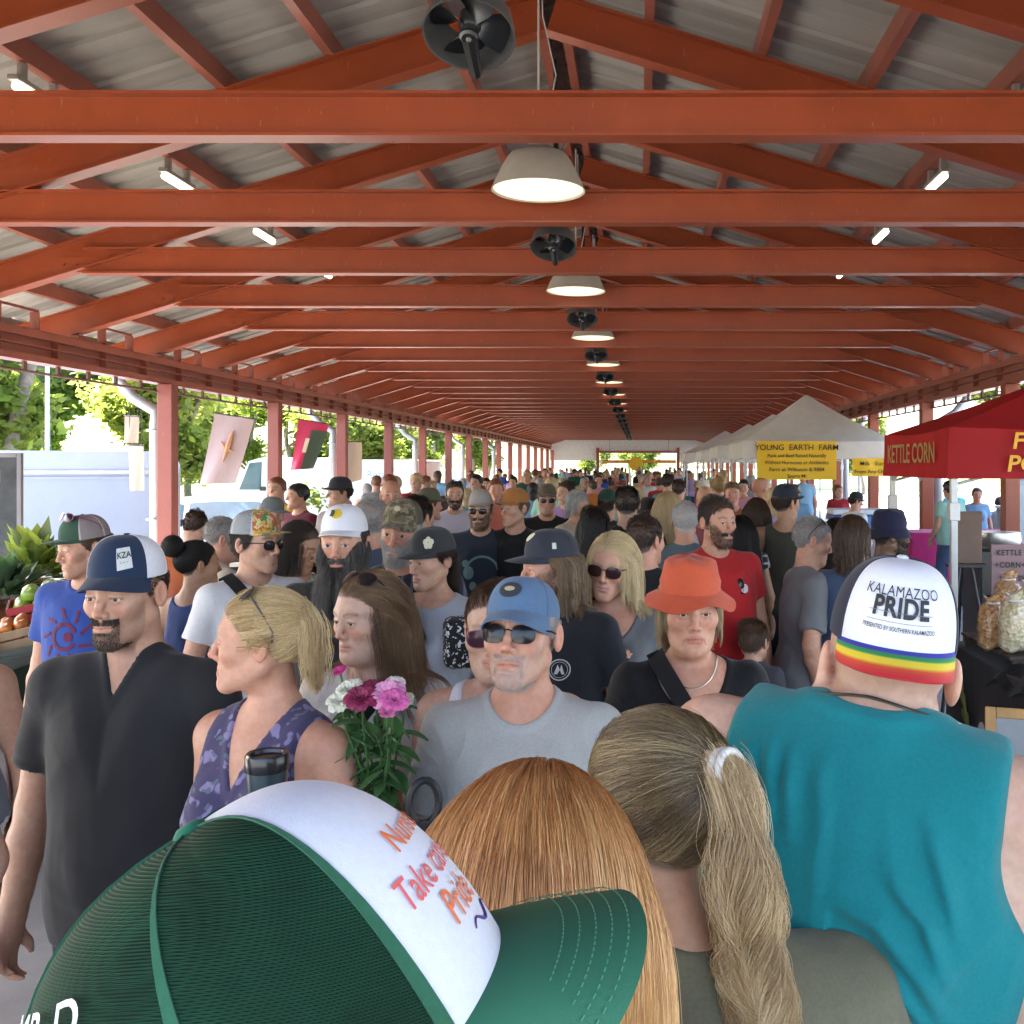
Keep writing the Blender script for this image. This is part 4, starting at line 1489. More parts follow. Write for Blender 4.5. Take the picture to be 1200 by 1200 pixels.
# eave beams, rails, posts
for sx, xe in ((-1, XL + .12), (1, XR - .12)):
    m = MB(); w = .09
    z0, z1 = 3.03, 3.37
    m.box(xe - .006, xe + .006, Y0, Y1, z0 + .012, z1 - .012)
    for z in (z0, z0 + .16, z1 - .012): m.box(xe - w, xe + w, Y0, Y1, z, z + .012)
    m.box(xe - sx * w - .006, xe - sx * w + .006, Y0, Y1, z0 + .014, z0 + .07)
    m.box(xe - sx * w - .006, xe - sx * w + .006, Y0, Y1, z1 - .09, z1 - .013)
    for y in np.arange(Y0 + .5, Y1, 1.0):
        m.box(xe - w + .004, xe + w - .004, y - .006, y + .006, z0 + .013, z0 + .158); m.box(xe - w + .004, xe + w - .004, y - .006, y + .006, z0 + .174, z1 - .014)
    shed_part('eave_beam', m.mesh('eave_beam'), RED2)
    m = MB()
    m.box(-.07, .07, -.07, .07, z1 + .001, z1 + .05)
    m.box(-.05, .05, .55, .56, z1 + .001, z1 + .2); m.box(-.05, .05, 1.2, 1.21, z1 + .001, z1 + .2)
    m.box(-.012, .012, .5, 1.26, z1 + .2, z1 + .23); m.box(-.012, .012, .07, .55, z1 + .001, z1 + .03)
    bm_ = m.mesh('eave_bracket')
    for y in frames: shed_part('eave_bracket', bm_, RED2, (xe, y, 0))
    m = MB(); zr_ = 2.93
    m.tube([(xe, Y0, zr_), (xe, Y1, zr_)], .016, 6)
    for y in np.arange(Y0, Y1, .62):
        m.box(xe - .012, xe + .012, y - .03, y + .03, zr_ + .01, z0 - .001)
    shed_part('hanging_rail', m.mesh('hanging_rail'), plain('rail_brown', (.12, .06, .045), .5))
    xp = XL + .24 if sx < 0 else XR - .2
    m = MB()
    m.bbox(-.1, .1, -.1, .1, .02, 3.028, .012); m.box(-.17, .17, -.17, .17, .0, .02)
    for dx in (-.13, .13):
        for dy in (-.13, .13): m.tube([(dx, dy, .02), (dx, dy, .05)], .014, 6)
    pm = m.mesh('post')
    for y in frames:
        if round((y - 13.64) / 4, 3) % 1 == 0: shed_part('post', pm, GLARERED if sx < 0 else RED, (xp, y, 0))
    # downspouts beside some posts
    for y in ((13.64, 21.64, 29.64, 37.64, 45.64) if sx < 0 else (17.64, 25.64)):
        m = MB(); xo = xp - .32 * (-sx) * -1 if False else xp + sx * .26
        m.tube([(xo + sx * .5, y + .2, 3.33), (xo + sx * .5, y + .2, 3.1), (xo + sx * .3, y + .2, 2.86), (xo, y + .2, 2.68), (xo, y + .2, 2.5), (xo, y + .2, .05)], .075, 10)
        for z in (1.2, 2.4): m.box(xo - .085, xo + .085, y + .11, y + .29, z, z + .03)
        shed_part('downspout', m.mesh('downspout', True), GALV)
# far gable wall with its portal
m = MB(); yg = Y1 + .35
wall = plain('gable_panel', (.42, .42, .40), .7)
for x0, x1, zb in ((XL, -3.05, 2.3), (2.75, XR, 2.3), (-3.05, 2.75, 2.95)):
    xs_ = np.linspace(x0, x1, 9)
    G = np.stack([np.stack([xs_, np.full(9, yg), np.full(9, zb)], 1), np.stack([xs_, np.full(9, yg), zr(xs_[0]) * 0 + np.array([zr(x) + .45 for x in xs_])], 1)], 0)
    m.shell(G, .06)
shed_part('gable_wall', m.mesh('gable_wall'), wall)
m = MB()
for x in (-3.05, 2.75): m.box(x - .1, x + .1, yg - .12, yg + .12, 0, 3.2)
m.box(-3.15, 2.85, yg - .1, yg + .1, 2.82, 2.95)
shed_part('portal_frame', m.mesh('portal_frame'), plain('portal_red', (.16, .035, .025), .5))

# ------------------------------------------------------------------ lamps, fans, tubes
def lamp_shade_mat():
    t = NT('enamel_lamp_shade'); nz = t.noise(8, 3, .5)
    cr = t.ramp(nz.outputs['Fac'], [(.3, (.36, .33, .27)), (.7, (.42, .38, .31))]); t.l(cr.outputs[0], t.b.inputs['Base Color']); t.p(Roughness=.35)
    return t.m
LAMPS = lamp_shade_mat()
GLOW = plain('lamp_glow', (.9, .8, .6), .4, emit=(1.0, .82, .5), estr=.14)
STEEL = plain('bright_steel', (.5, .5, .48), .3, .8)
lroot = empty('pendant_lamp', (0, 0, 0))
m = MB(); m.lathe([(.05, .27), (.15, .268), (.19, .25), (.215, .22), (.25, .16), (.29, .08), (.325, .0), (.318, .0), (.283, .078), (.243, .155), (.208, .21), (.15, .235), (.1, .24)], 40); m.build('lamp_shade', LAMPS, lroot, True)
m = MB(); m.lathe([(.001, -.012), (.16, -.010), (.27, -.002), (.308, .012), (.306, .02), (.001, .03)], 40); m.build('glowing_lens', GLOW, lroot, True)
m = MB(); m.lathe([(.001, .42), (.06, .42), (.075, .4), (.075, .29), (.05, .272), (.001, .272)], 20); m.tube([(.16, 0, .28), (.2, .05, .36), (.06, .02, .4)], .012, 6); m.build('ballast_box', STEEL, lroot, True)
m = MB(); m.tube([(0, 0, .42), (0, 0, 1.55)], .008, 6); m.tube([(.05, 0, .42), (.12, 0, .8), (.03, 0, 1.2), (.02, 0, 1.5)], .005, 5); m.build('cord', plain('pale_cord', (.5, .46, .4), .6), lroot, True)

BLK = plain('black_enamel', (.012, .013, .013), .32)
BLK2 = plain('black_plastic', (.02, .021, .021), .45)
froot = empty('ceiling_fan', (0, 0, 0))
# drum axis tilted towards the aisle
FM = Matrix.Rotation(R(-24), 4, 'X')
m = MB(); m.lathe([(.13, .12), (.17, .09), (.183, .03), (.187, 0), (.19, -.012), (.183, -.012), (.178, 0), (.172, .03), (.16, .085), (.12, .112)], 40, FM); m.build('drum', plain('fan_drum_grey', (.06, .062, .06), .3), froot, True)
for k in range(4):
    m = MB(); B = FM @ Matrix.Rotation(R(90 * k + 20), 4, 'Z')
    g = []
    for r_ in np.linspace(.03, .165, 7):
        row = []
        for w_ in np.linspace(-1, 1, 7):
            a = w_ * (.62 - .18 * abs(r_ - .1) / .1); row.append(tuple(B @ Vector((r_ * math.cos(a), r_ * math.sin(a), .05 - .03 * w_))))
        g.append(row)
    m.shell(np.array(g), .004); m.build('blade', BLK, froot, True)
m = MB(); m.lathe([(.001, .02), (.035, .022), (.045, .035), (.045, .1), (.001, .11)], 20, FM); m.build('motor_hub', BLK2, froot, True)
m = MB()
a = [tuple(FM @ Vector(v)) for v in ((0, 0, -.02), (0, .10, -.022), (0, .2, -.015), (0, .225, .03))]
m.tube(a + [(0, a[-1][1] + .01, .3), (0, a[-1][1], 1.6)], [.034, .03, .026, .024, .022, .02], 8)
m.lathe([(.001, -.034), (.03, -.032), (.04, -.022), (.04, -.01)], 18, FM)
m.build('mounting_arm', BLK, froot, True)
m = MB(); m.lathe([(.001, -.046), (.009, -.044), (.012, -.036), (.012, -.03)], 10, FM)
B = FM @ Matrix.Translation((0, .09, -.012)); m.lathe([(.001, -.03), (.006, -.028), (.008, -.02)], 8, B); m.build('bolt', STEEL, froot, True)

ord_ = ['nearest', 'second nearest', 'third nearest', 'fourth nearest', 'fifth nearest', 'sixth nearest', 'seventh nearest', 'eighth nearest', 'ninth nearest', 'tenth nearest',
        'eleventh nearest', 'twelfth nearest', 'thirteenth nearest', 'fourteenth nearest', 'fifteenth nearest', 'sixteenth nearest', 'seventeenth nearest']
for k in range(16):
    o = lroot if k == 0 else copy_tree(lroot)
    o.location = (XM, 7.06 + 4.1 * k, 3.84)
    tag(o, ord_[k] + ' lit enamel pendant lamp hanging along the ridge', 'lamp', 'pendant lamps along the ridge')
for k in range(17):
    o = froot if k == 0 else copy_tree(froot)
    o.location = (XM, 4.2 + 4.1 * k, 3.72)
    tag(o, ord_[k] + ' black drum fan hanging under the ridge', 'fan', 'drum fans along the ridge')
TUBE = plain('tube_glow', (.95, .9, .8), .4, emit=(1.0, .86, .62), estr=.9)
sroot = empty('tube_light', (0, 0, 0))
m = MB(); m.bbox(-.035, .035, -.28, .28, .025, .06, .008); m.box(-.02, .02, -.2, -.15, .06, .16); m.box(-.02, .02, .15, .2, .06, .16); m.build('housing', plain('light_housing', (.3, .28, .24), .4), sroot)
m = MB(); m.tube([(0, -.26, 0), (0, -.24, 0), (0, .24, 0), (0, .26, 0)], [.015, .03, .03, .015], 12); m.build('glowing_tube', TUBE, sroot, True)
first = True
for sx in (-1, 1):
    for k in range(12):
        o = sroot if first else copy_tree(sroot); first = False
        x = XM + sx * 3.2
        o.location = (x, 6.64 + 2 * k, zr(x) + .13)
        tag(o, '%s lit tube light under the purlin of the %s roof slope' % (ord_[k], 'trailer side' if sx < 0 else 'tent side'), 'tube light', 'tube lights under the roof slopes')
# ------------------------------------------------------------------ ground
GZ = -.3
t = NT('pale_paving'); n = t.noise(3, 6, .65); n2 = t.noise(90, 3, .6)
c = t.ramp(n.outputs['Fac'], [(.3, (.24, .235, .225)), (.7, (.34, .33, .31))]); t.l(c.outputs[0], t.b.inputs['Base Color']); t.p(Roughness=.85); t.bump(n2.outputs['Fac'], .3, .01)
m = MB(); m.add([(-400, -300, GZ), (400, -300, GZ), (400, 600, GZ), (-400, 600, GZ)], [(0, 1, 2, 3)])
tag(m.build('ground', t.m), kind='structure')
t = NT('worn_concrete'); n = t.noise(1.6, 6, .65); n2 = t.noise(60, 4, .6)
c = t.ramp(n.outputs['Fac'], [(.3, (.25, .24, .225)), (.7, (.38, .365, .34))]); t.l(c.outputs[0], t.b.inputs['Base Color']); t.p(Roughness=.7); t.bump(n2.outputs['Fac'], .15, .006)
m = MB(); m.box(-7.1, 5.9, -6, 75.5, GZ + .004, 0)
tag(m.build('concrete_floor', t.m), kind='structure')
t = NT('grass'); n = t.noise(.8, 6, .6)
c = t.ramp(n.outputs['Fac'], [(.3, (.05, .09, .02)), (.7, (.1, .15, .035))]); t.l(c.outputs[0], t.b.inputs['Base Color']); t.p(Roughness=.9)
m = MB(); m.add([(-200, 8, GZ + .004), (-17, 8, GZ + .004), (-17, 300, GZ + .004), (-200, 300, GZ + .004)], [(0, 1, 2, 3)])
m.add([(-200, 84, GZ + .008), (120, 84, GZ + .008), (120, 400, GZ + .008), (-200, 400, GZ + .008)], [(0, 1, 2, 3)])
tag(m.build('lawn', t.m), kind='structure')

# ------------------------------------------------------------------ trees
def leaf_mat(name, c, c2):
    t = NT(name)
    at = t.n('ShaderNodeAttribute', attribute_name='Col')
    t.l(at.outputs['Color'], t.b.inputs['Base Color']); t.p(Roughness=.55)
    tr = t.n('ShaderNodeBsdfTranslucent'); t.l(at.outputs['Color'], tr.inputs['Color'])
    mx = t.n('ShaderNodeMixShader'); mx.inputs[0].default_value = .68
    t.l(t.b.outputs[0], mx.inputs[1]); t.l(tr.outputs[0], mx.inputs[2]); t.l(mx.outputs[0], t.out.inputs[0])
    return t.m
LEAF = leaf_mat('leaf', 0, 0)
BARK = plain('bark', (.2, .17, .14), .9, 0, .35, 9, .5, 30)


def tree_meshes(seed, H, cr, trunk_r, n_leaf, leaf, base=.3, cols=((.14, .21, .035), (.21, .28, .05), (.28, .34, .07)), shape=1.0):
    rs = np.random.RandomState(seed)
    m = MB(); tips = []
    def branch(p, d, L, r, lev):
        n = 5; pts = [p]; q = np.array(p, float); dd = np.array(d, float)
        for i in range(n):
            dd = dd + rs.normal(size=3) * .12 + np.array((0, 0, .04)); dd /= np.linalg.norm(dd); q = q + dd * L / n; pts.append(q.copy())
        m.tube(pts, np.linspace(r, r * .45, n + 1), 7 if lev == 0 else 5, cap=False)
        if lev >= 2: tips.append((pts[-1], L)); tips.append((pts[3], L)); return
        for i in range(7 if lev == 0 else 5):
            f = rs.uniform(base if lev == 0 else .35, 1.0); k = min(n - 1, int(f * n)); p0 = pts[k] + (pts[k + 1] - pts[k]) * (f * n - k)
            an = rs.uniform(0, 2 * math.pi); sp = rs.uniform(.6, 1.15)
            dn = np.array((math.cos(an) * sp, math.sin(an) * sp, rs.uniform(.2, .9))); dn /= np.linalg.norm(dn)
            branch(p0, dn, cr * rs.uniform(.6, 1.0) if lev == 0 else L * rs.uniform(.4, .62), r * .45, lev + 1)
        tips.append((pts[-1], L * .5))
    branch((0, 0, -.4), (0, 0, 1), H * .75, trunk_r, 0)
    tm = m.mesh('trunk', True); tm.materials.append(BARK)
    T = np.array([t[0] for t in tips]); nt_ = len(T)
    ci = rs.randint(0, nt_, n_leaf)
    sz = np.array([max(.35, t[1] * .42) for t in tips])[ci]
    C = T[ci] + rs.normal(size=(n_leaf, 3)) * sz[:, None] * np.array((.55, .55, .42))
    a = rs.normal(size=(n_leaf, 3)); a[:, 2] *= .6; a /= np.linalg.norm(a, axis=1)[:, None]
    b = np.cross(a, rs.normal(size=(n_leaf, 3))); b /= np.linalg.norm(b, axis=1)[:, None]
    l = leaf * rs.uniform(.6, 1.3, n_leaf)[:, None]
    V = np.stack([C - a * l, C + b * l * .5, C + a * l, C - b * l * .5], 1).reshape(-1, 3)
    cm = mesh_np('crown', V, np.arange(n_leaf * 4).reshape(-1, 4), False)
    cc = np.array(cols)[rs.randint(0, len(cols), nt_)][ci] * rs.uniform(.75, 1.3, (n_leaf, 1))
    set_col(cm, np.repeat(cc, 4, 0)); cm.materials.append(LEAF)
    return tm, cm


TREES = [tree_meshes(1, 11, 3.6, .22, 22000, .2, .14), tree_meshes(2, 8, 3.4, .18, 20000, .17, .08, ((.25, .31, .05), (.34, .39, .08), (.2, .26, .045))),
         tree_meshes(3, 14, 3.6, .24, 19000, .2, .36, ((.11, .17, .04), (.16, .22, .05))), tree_meshes(4, 3.2, 1.5, .08, 6000, .1, .05, ((.17, .22, .03), (.22, .26, .04), (.12, .17, .03)))]


def tree(k, x, y, label, sc=1.0, rz=0, z=GZ, name='tree', cat='tree', group='trees around the market'):
    r = empty(name, (x, y, z), rz, label, cat, group, sc)
    add_obj('trunk', TREES[k][0], None, r); add_obj('crown', TREES[k][1], None, r)
    return r


tl = [(0, -17, 27, 'broad green tree rising above the white cargo trailer'), (1, -15.5, 33, 'yellow green bushy tree behind the first red post'), (2, -20.5, 30, 'tall tree with pale bare trunk at the far edge of the trailer roof'),
      (1, -19, 41, 'yellow green round tree behind the pinkish hanging banner'), (0, -22, 50, 'green tree behind the white box trailers'), (2, -26, 44, 'tall dark green tree behind the parked vehicles'),
      (0, -30, 33, 'wide green tree at the outer edge of the parking area'), (1, -17, 58, 'bright bushy tree past the lettered white trailer'), (2, -14, 70, 'tall tree near the far end of the posts'),
      (0, -26, 68, 'green tree far beyond the trailers'), (1, -12.5, 84, 'yellow green tree left of the far portal'), (0, -20, 92, 'far green tree outside the end of the shed'),
      (1, -1.0, 96, 'sunlit yellow green tree framed low in the far portal'), (2, 4.5, 102, 'tall bluish green tree behind the portal'), (2, -5.5, 104, 'dark tree behind the far portal beside the building'),
      (0, 12, 98, 'green tree beyond the far white canopies'), (0, 22, 60, 'green tree across the road beyond the tents'), (2, 30, 46, 'tall tree behind the sunlit stalls'), (1, 17, 78, 'bushy tree far past the tent row')]
tl += [(1, -30, 45, 'yellow green tree in the second row behind the cargo trailer'), (0, -34, 58, 'tree in the outer row behind the delivery van'), (1, -24, 36, 'light green tree between the pale pole and the delivery van'), (1, -21, 62, 'light green tree in the second row behind the lettered trailer'), (0, -17, 78, 'tree crowding the farthest gaps between posts'), (1, -36, 40, 'light green tree at the far left of the outer row'), (0, -26, 30, 'green tree in the second row above the trailer'), (1, -14, 48, 'bushy light tree right behind the beige banner')]
for i, (k, x, y, lb) in enumerate(tl):
    tree(k, x, y, lb, random.Random(i).uniform(.85, 1.15), i * 1.3)
for i, (x, y, lb) in enumerate(((-11.5, 47, 'low rounded shrub beside the fifth red post'), (-3.6, 86, 'bright low shrub outside the left of the far portal'), (0.2, 82, 'bright low shrub in the middle of the far portal'), (-13, 60, 'low bright shrub along the parking edge'), (-11, 39, 'leafy shrub near the lettered trailer'))):
    tree(3, x, y, lb, 1.0 + .1 * i, i, name='shrub', cat='shrub', group='shrubs around the market')

# ------------------------------------------------------------------ vehicles
WHITE = plain('white_vehicle_paint', (.72, .74, .76), .3, 0, .04, 3, coat=.5)
GLASS = plain('tinted_window_glass', (.06, .11, .13), .08, 0, .2, 2)
RUBBER = plain('tyre_rubber', (.02, .02, .02), .8)
RIM = plain('wheel_rim', (.45, .45, .46), .3, .7)
DARKT = plain('dark_trim', (.03, .03, .033), .5)


def wheel(parent, x, y, r=.33, w=.22, side=1):
    M = Matrix.Translation((x, y, r)) @ Matrix.Rotation(R(90), 4, 'X')
    m = MB(); m.lathe([(r * .62, -w / 2), (r * .93, -w / 2), (r, -w / 2 + .03), (r, w / 2 - .03), (r * .93, w / 2), (r * .62, w / 2)], 28, M); ty = m.build('wheel', RUBBER, parent, True)
    m = MB(); m.lathe([(.001, w / 2 - .02), (r * .2, w / 2 - .015), (r * .3, w / 2 - .04), (r * .62, w / 2 - .02), (r * .63, -w / 2 + .02), (r * .3, -w / 2 + .04), (r * .2, -w / 2 + .015), (.001, -w / 2 + .02)], 20, M); m.build('rim', RIM, ty, True)


def vehicle(name, loc, rz, label, cat, paint, L=4.5, W=1.8, H=1.5, hood=1.0, belt=.95, kind='suv', group=None):
    """front towards +x of the vehicle"""
    r = empty(name, loc, R(rz), label, cat, group)
    if kind == 'suv': top = [(-L / 2, .62), (-L / 2 + .04, .95), (-L / 2 + .12, belt + .08), (-L / 2 + .5, H - .06), (-L / 2 + .9, H), (.1, H), (.55, H - .08), (1.2, belt + .06), (L / 2 - .45, belt - .1), (L / 2 - .08, belt - .28), (L / 2, .5)]
    else: top = [(-L / 2, .5), (-L / 2 + .02, H - .15), (-L / 2 + .12, H), (0, H), (L / 2 - 1.6, H), (L / 2 - 1.2, H - .1), (L / 2 - .72, belt + .1), (L / 2 - .2, belt - .12), (L / 2, belt - .4), (L / 2 + .01, .5)]
    xs_ = np.concatenate([np.linspace(top[i][0], top[i + 1][0], 5)[:-1] for i in range(len(top) - 1)] + [[top[-1][0]]])
    zt = np.interp(xs_, [p[0] for p in top], [p[1] for p in top])
    def wid(z, x):
        w = W / 2 * (1 - .16 * np.clip((z - belt) / max(.1, H - belt), 0, 1) ** 1.2 * (1 if kind == 'suv' else .45))
        return w * (1 - .12 * np.clip((np.abs(x) - L / 2 + .5) / .5, 0, 1) ** 2)
    m = MB()
    for sd in (1, -1):
        zz = np.linspace(0, 1, 10)
        G = np.stack([np.stack([xs_, sd * wid(.28 + (zt - .28) * f, xs_), .28 + (zt - .28) * f], 1) for f in zz], 1)
        m.grid(G if sd > 0 else G[::-1])
    ww = np.linspace(-1, 1, 9)
    G = np.stack([np.stack([xs_, wid(zt, xs_) * w, zt + .03 * (1 - w ** 2)], 1) for w in ww], 1); m.grid(G[:, ::-1])
    G = np.stack([np.stack([np.full(5, x), wid(np.linspace(.28, z, 5), x) * w, np.linspace(.28, z, 5)], 1) for w in ww for x, z in ((xs_[0], zt[0]),)], 0); m.grid(G)
    G = np.stack([np.stack([np.full(5, xs_[-1]), wid(np.linspace(.28, zt[-1], 5), xs_[-1]) * w, np.linspace(.28, zt[-1], 5)], 1) for w in ww], 0); m.grid(G[::-1])
    m.box(-L / 2 + .1, L / 2 - .1, -W / 2 + .12, W / 2 - .12, .2, .3)
    m.build('body', paint, r, True)
    def win(name, poly):
        for sd in (1, -1):
            m = MB(); P = np.array([(x, sd * (wid(np.array(z), np.array(x)) + .006), z) for x, z in poly])
            Pi = P - np.array((0, sd * .012, 0)); n = len(P)
            q = [[i, (i + 1) % n, n + (i + 1) % n, n + i] for i in range(n)]
            tr_ = [[0, i, i + 1] for i in range(1, n - 1)] + [[n, n + i + 1, n + i] for i in range(1, n - 1)]
            m.add(np.concatenate([P, Pi]), q, tr_); m.build(name, GLASS, r)
    zb, zt_ = belt + .06, H - .12
    if kind == 'suv':
        win('window', [(-.15, zb), (1.0, zb), (.5, zt_), (-.15, zt_)]); win('window', [(-1.05, zb), (-.22, zb), (-.22, zt_), (-1.05, zt_)]); win('window', [(-L / 2 + .3, zb + .05), (-1.15, zb), (-1.15, zt_), (-L / 2 + .62, zt_ - .02)])
        fr = [(.62, H - .1), (1.17, belt + .1)]; bk = [(-L / 2 + .13, belt + .12), (-L / 2 + .46, H - .1)]
    else:
        win('window', [(L / 2 - 1.75, zb), (L / 2 - .85, zb), (L / 2 - 1.25, zt_ - .05), (L / 2 - 1.75, zt_)])
        fr = [(L / 2 - 1.17, H - .14), (L / 2 - .74, belt + .14)]; bk = None
    for nm, seg in (('windscreen', fr), ('rear_window', bk)):
        if seg:
            (x0, z0), (x1, z1) = seg; w = np.linspace(-.9, .9, 7); dx, dz = (.02, .02) if nm == 'windscreen' else (-.02, .02)
            G = np.stack([np.stack([np.full(7, x0 + (x1 - x0) * f + dx), wid(np.array(z0 + (z1 - z0) * f), np.array(0.)) * w, z0 + (z1 - z0) * f + .03 * (1 - w ** 2) + dz], 1) for f in np.linspace(0, 1, 4)], 0)
            m = MB(); m.shell(G, .006); m.build(nm, GLASS, r, True)
    for sd in (1, -1):
        for x in (-L / 2 + .85, L / 2 - .85): wheel(r, x, sd * (W / 2 - .12))
        m = MB(); m.bbox(L / 2 - .22, L / 2 - .015, sd * (W / 2 - .42) - .16, sd * (W / 2 - .42) + .16, belt - .36, belt - .22, .02); m.build('headlight', plain('headlight_glass', (.6, .62, .62), .1), r)
        m = MB(); m.bbox(-L / 2 - .012, -L / 2 + .1, sd * (W / 2 - .3) - .1, sd * (W / 2 - .3) + .1, belt - .2, belt + .02, .02); m.build('tail_light', plain('tail_light_red', (.4, .02, .02), .2), r)
        m = MB(); m.bbox(.75, .95, sd * (W / 2 + .05) - .09, sd * (W / 2 + .05) + .09, belt + .02, belt + .18, .03); m.build('mirror', DARKT, r)
    m = MB(); m.bbox(L / 2 - .1, L / 2 + .03, -W / 2 + .15, W / 2 - .15, .3, .5, .03); m.bbox(-L / 2 - .03, -L / 2 + .1, -W / 2 + .15, W / 2 - .15, .32, .52, .03)
    m.build('bumper', DARKT, r)
    return r


vehicle('parked_car', (-9.2, 22.5, GZ), -60, 'white parked car with a dark side window just beyond the second red post', 'car', WHITE, H=1.52, group='vehicles parked beside the shed')
vehicle('parked_car', (-12.6, 25.2, GZ), -70, 'white parked car further out beside the hanging pinkish banner', 'car', WHITE, H=1.72, group='vehicles parked beside the shed')
vehicle('delivery_van', (-13.4, 40, GZ), 172, 'big white delivery van with a sloping rounded front behind the parked cars', 'van', WHITE, L=5.4, W=2.0, H=2.5, belt=1.25, kind='van', group='vehicles parked beside the shed')
vehicle('parked_car', (-9.0, 36.5, GZ), 80, 'silver parked car past the lettered trailer', 'car', plain('silver_paint', (.4, .42, .44), .3, .4), H=1.5, group='vehicles parked beside the shed')
vehicle('parked_car', (-9.4, 49, GZ), 85, 'pale blue parked car seen between the far posts', 'car', plain('pale_blue_paint', (.25, .38, .5), .3, .2), H=1.5, group='vehicles parked beside the shed')
vehicle('parked_car', (-9.2, 56, GZ), 85, 'dark parked car seen between the farthest posts', 'car', plain('dark_paint', (.05, .055, .06), .3, .2), H=1.55, group='vehicles parked beside the shed')


vehicle('delivery_van', (11.0, 21.5, GZ), 165, 'grey van standing in the sun outside the stall side', 'van', plain('grey_van_paint', (.2, .22, .24), .35, .1), L=5.0, W=1.95, H=2.2, belt=1.15, kind='van')
vehicle('parked_car', (10.2, 15.2, GZ), 175, 'red parked car in the sun outside the stall side', 'car', plain('red_car_paint', (.4, .02, .03), .3, .1), H=1.5)


def trailer(name, x0, x1, y0, y1, zt, label, door=True, text=None, rnd=.28, paint=WHITE, group=None, rz=0):
    hw_ = (x1 - x0) / 2
    r = empty(name, (x1 - hw_ * math.cos(R(rz)), y0 - hw_ * math.sin(R(rz)), GZ), R(rz), label, 'trailer', group)
    w = (x1 - x0) / 2; L = y1 - y0; H = zt - GZ
    prof = [(-w, .5)] + [(-w + rnd - rnd * math.cos(a), H - rnd + rnd * math.sin(a)) for a in np.linspace(0, math.pi / 2, 8)] + [(w - rnd + rnd * math.sin(a), H - rnd + rnd * math.cos(a)) for a in np.linspace(0, math.pi / 2, 8)] + [(w, .5)]
    m = MB(); n = len(prof)
    G = np.array([[(p[0], y, p[1]) for y in (0, L)] for p in prof]); m.grid(G[::-1])
    for y, rv in ((0, 0), (L, 1)):
        V = [(p[0], y, p[1]) for p in prof]; t3 = [[0, i, i + 1] for i in range(1, n - 1)]
        m.add(V, None, [q[::-1] for q in t3] if rv else t3)
    m.add([(-w, 0, .5), (w, 0, .5), (w, L, .5), (-w, L, .5)], [(0, 3, 2, 1)])
    m.build('body', paint, r)
    m = MB(); m.box(-w + .02, w - .02, -.025, -.001, H - .36, H - .3); m.box(-w + .02, w - .02, -.03, -.001, .5, .58)
    for x in (-w + .03, w - .09): m.box(x, x + .06, -.028, -.001, .581, H - .361)
    m.build('edge_trim', plain('aluminium_trim', (.5, .53, .56), .35, .4), r)
    if door:
        m = MB(); xa_, xb = -w + .95, w - .14
        m.box(xa_, xb, -.018, -.001, .62, H - .40); m.box(xa_, xa_ + .035, -.03, -.018, .62, H - .40); m.box(xb - .035, xb, -.03, -.018, .62, H - .40); m.box(xa_ + .036, xb - .036, -.03, -.018, H - .44, H - .40); d = m.build('door', plain('shade_tinted_door_white', (.31, .36, .46), .35, 0, .04, 3), r)  # white door, bluish shade mixed into its colour like the body
        m = MB(); m.tube([(xb - .15, -.05, 1.1), (xb - .15, -.05, 1.7)], .012, 6); m.tube([(xb - .28, -.05, 1.1), (xb - .28, -.05, 1.7)], .012, 6)
        for z in (1.12, 1.4, 1.68): m.box(xb - .3, xb - .13, -.055, -.018, z - .012, z + .012)
        m.build('latch_rods', plain('latch_grey', (.2, .21, .22), .4, .6), d)
    if text:
        m = MB()
        for s_, size, z in text: m.text(s_, size, Matrix.Translation((0, -.012, z)) @ Matrix.Rotation(R(90), 4, 'X'), .002, .01)
        m.build('lettering', plain('faded_blue_letters', (.25, .34, .45), .5), r)
    for sd in (1, -1):
        for y in (L * .45, L * .45 + .8): wheel(r, sd * (w - .14), y, .3, .2) if False else None
        m = MB(); M = Matrix.Translation((sd * (w - .15), L * .5, .32)) @ Matrix.Rotation(R(90), 4, 'Y')
        m.lathe([(.2, -.1), (.3, -.1), (.32, -.07), (.32, .07), (.3, .1), (.2, .1), (.001, .08)], 24, M); m.build('wheel', RUBBER, r, True)
        m = MB(); m.bbox(sd * (w - .12) - .07, sd * (w - .12) + .07, -.035, -.001, .6, .68, .008); m.build('tail_light', plain('tail_light_red', (.4, .02, .02), .2), r)
    return r


trailer('cargo_trailer', -11.9, -7.45, 16.6, 22, 2.17, 'large white shade-tinted cargo trailer with a framed door beside the first red post', paint=plain('shade_tinted_trailer_white', (.36, .41, .5), .35, 0, .04, 3), group='trailers beside the shed', rz=30)  # white trailer: the bluish sky-lit shade is painted into its body colour
trailer('box_trailer', -9.0, -7.0, 31.5, 36, 2.12, 'white trailer with faded blue lettering seen past the fourth red post', False, (('Rota 1', .3, 1.95), ('round  baker', .2, 1.6), ('double  bread', .2, 1.3)), .1, group='trailers beside the shed')
# pole of the parking lot
m = MB(); m.tube([(0, 0, 0), (0, 0, 6)], [.06, .04], 8); m.lathe([(.001, 0), (.16, 0), (.16, .06), (.07, .1), (.001, .1)], 12)
o = m.build('light_pole', GALV, None, True); o.location = (-11.9, 26.0, GZ); tag(o, 'thin grey pole standing beside the pinkish hanging banner', 'pole')
m = MB(); m.tube([(0, 0, 0), (0, 0, 7)], [.06, .04], 8); m.lathe([(.001, 0), (.16, 0), (.16, .06), (.07, .1), (.001, .1)], 12)
o = m.build('light_pole', GALV, None, True); o.location = (-9.6, 17.0 + 5.6, GZ); o.location = (-13.6, 23.5, GZ); tag(o, 'thin pale pole rising behind the cargo trailer roof', 'pole')

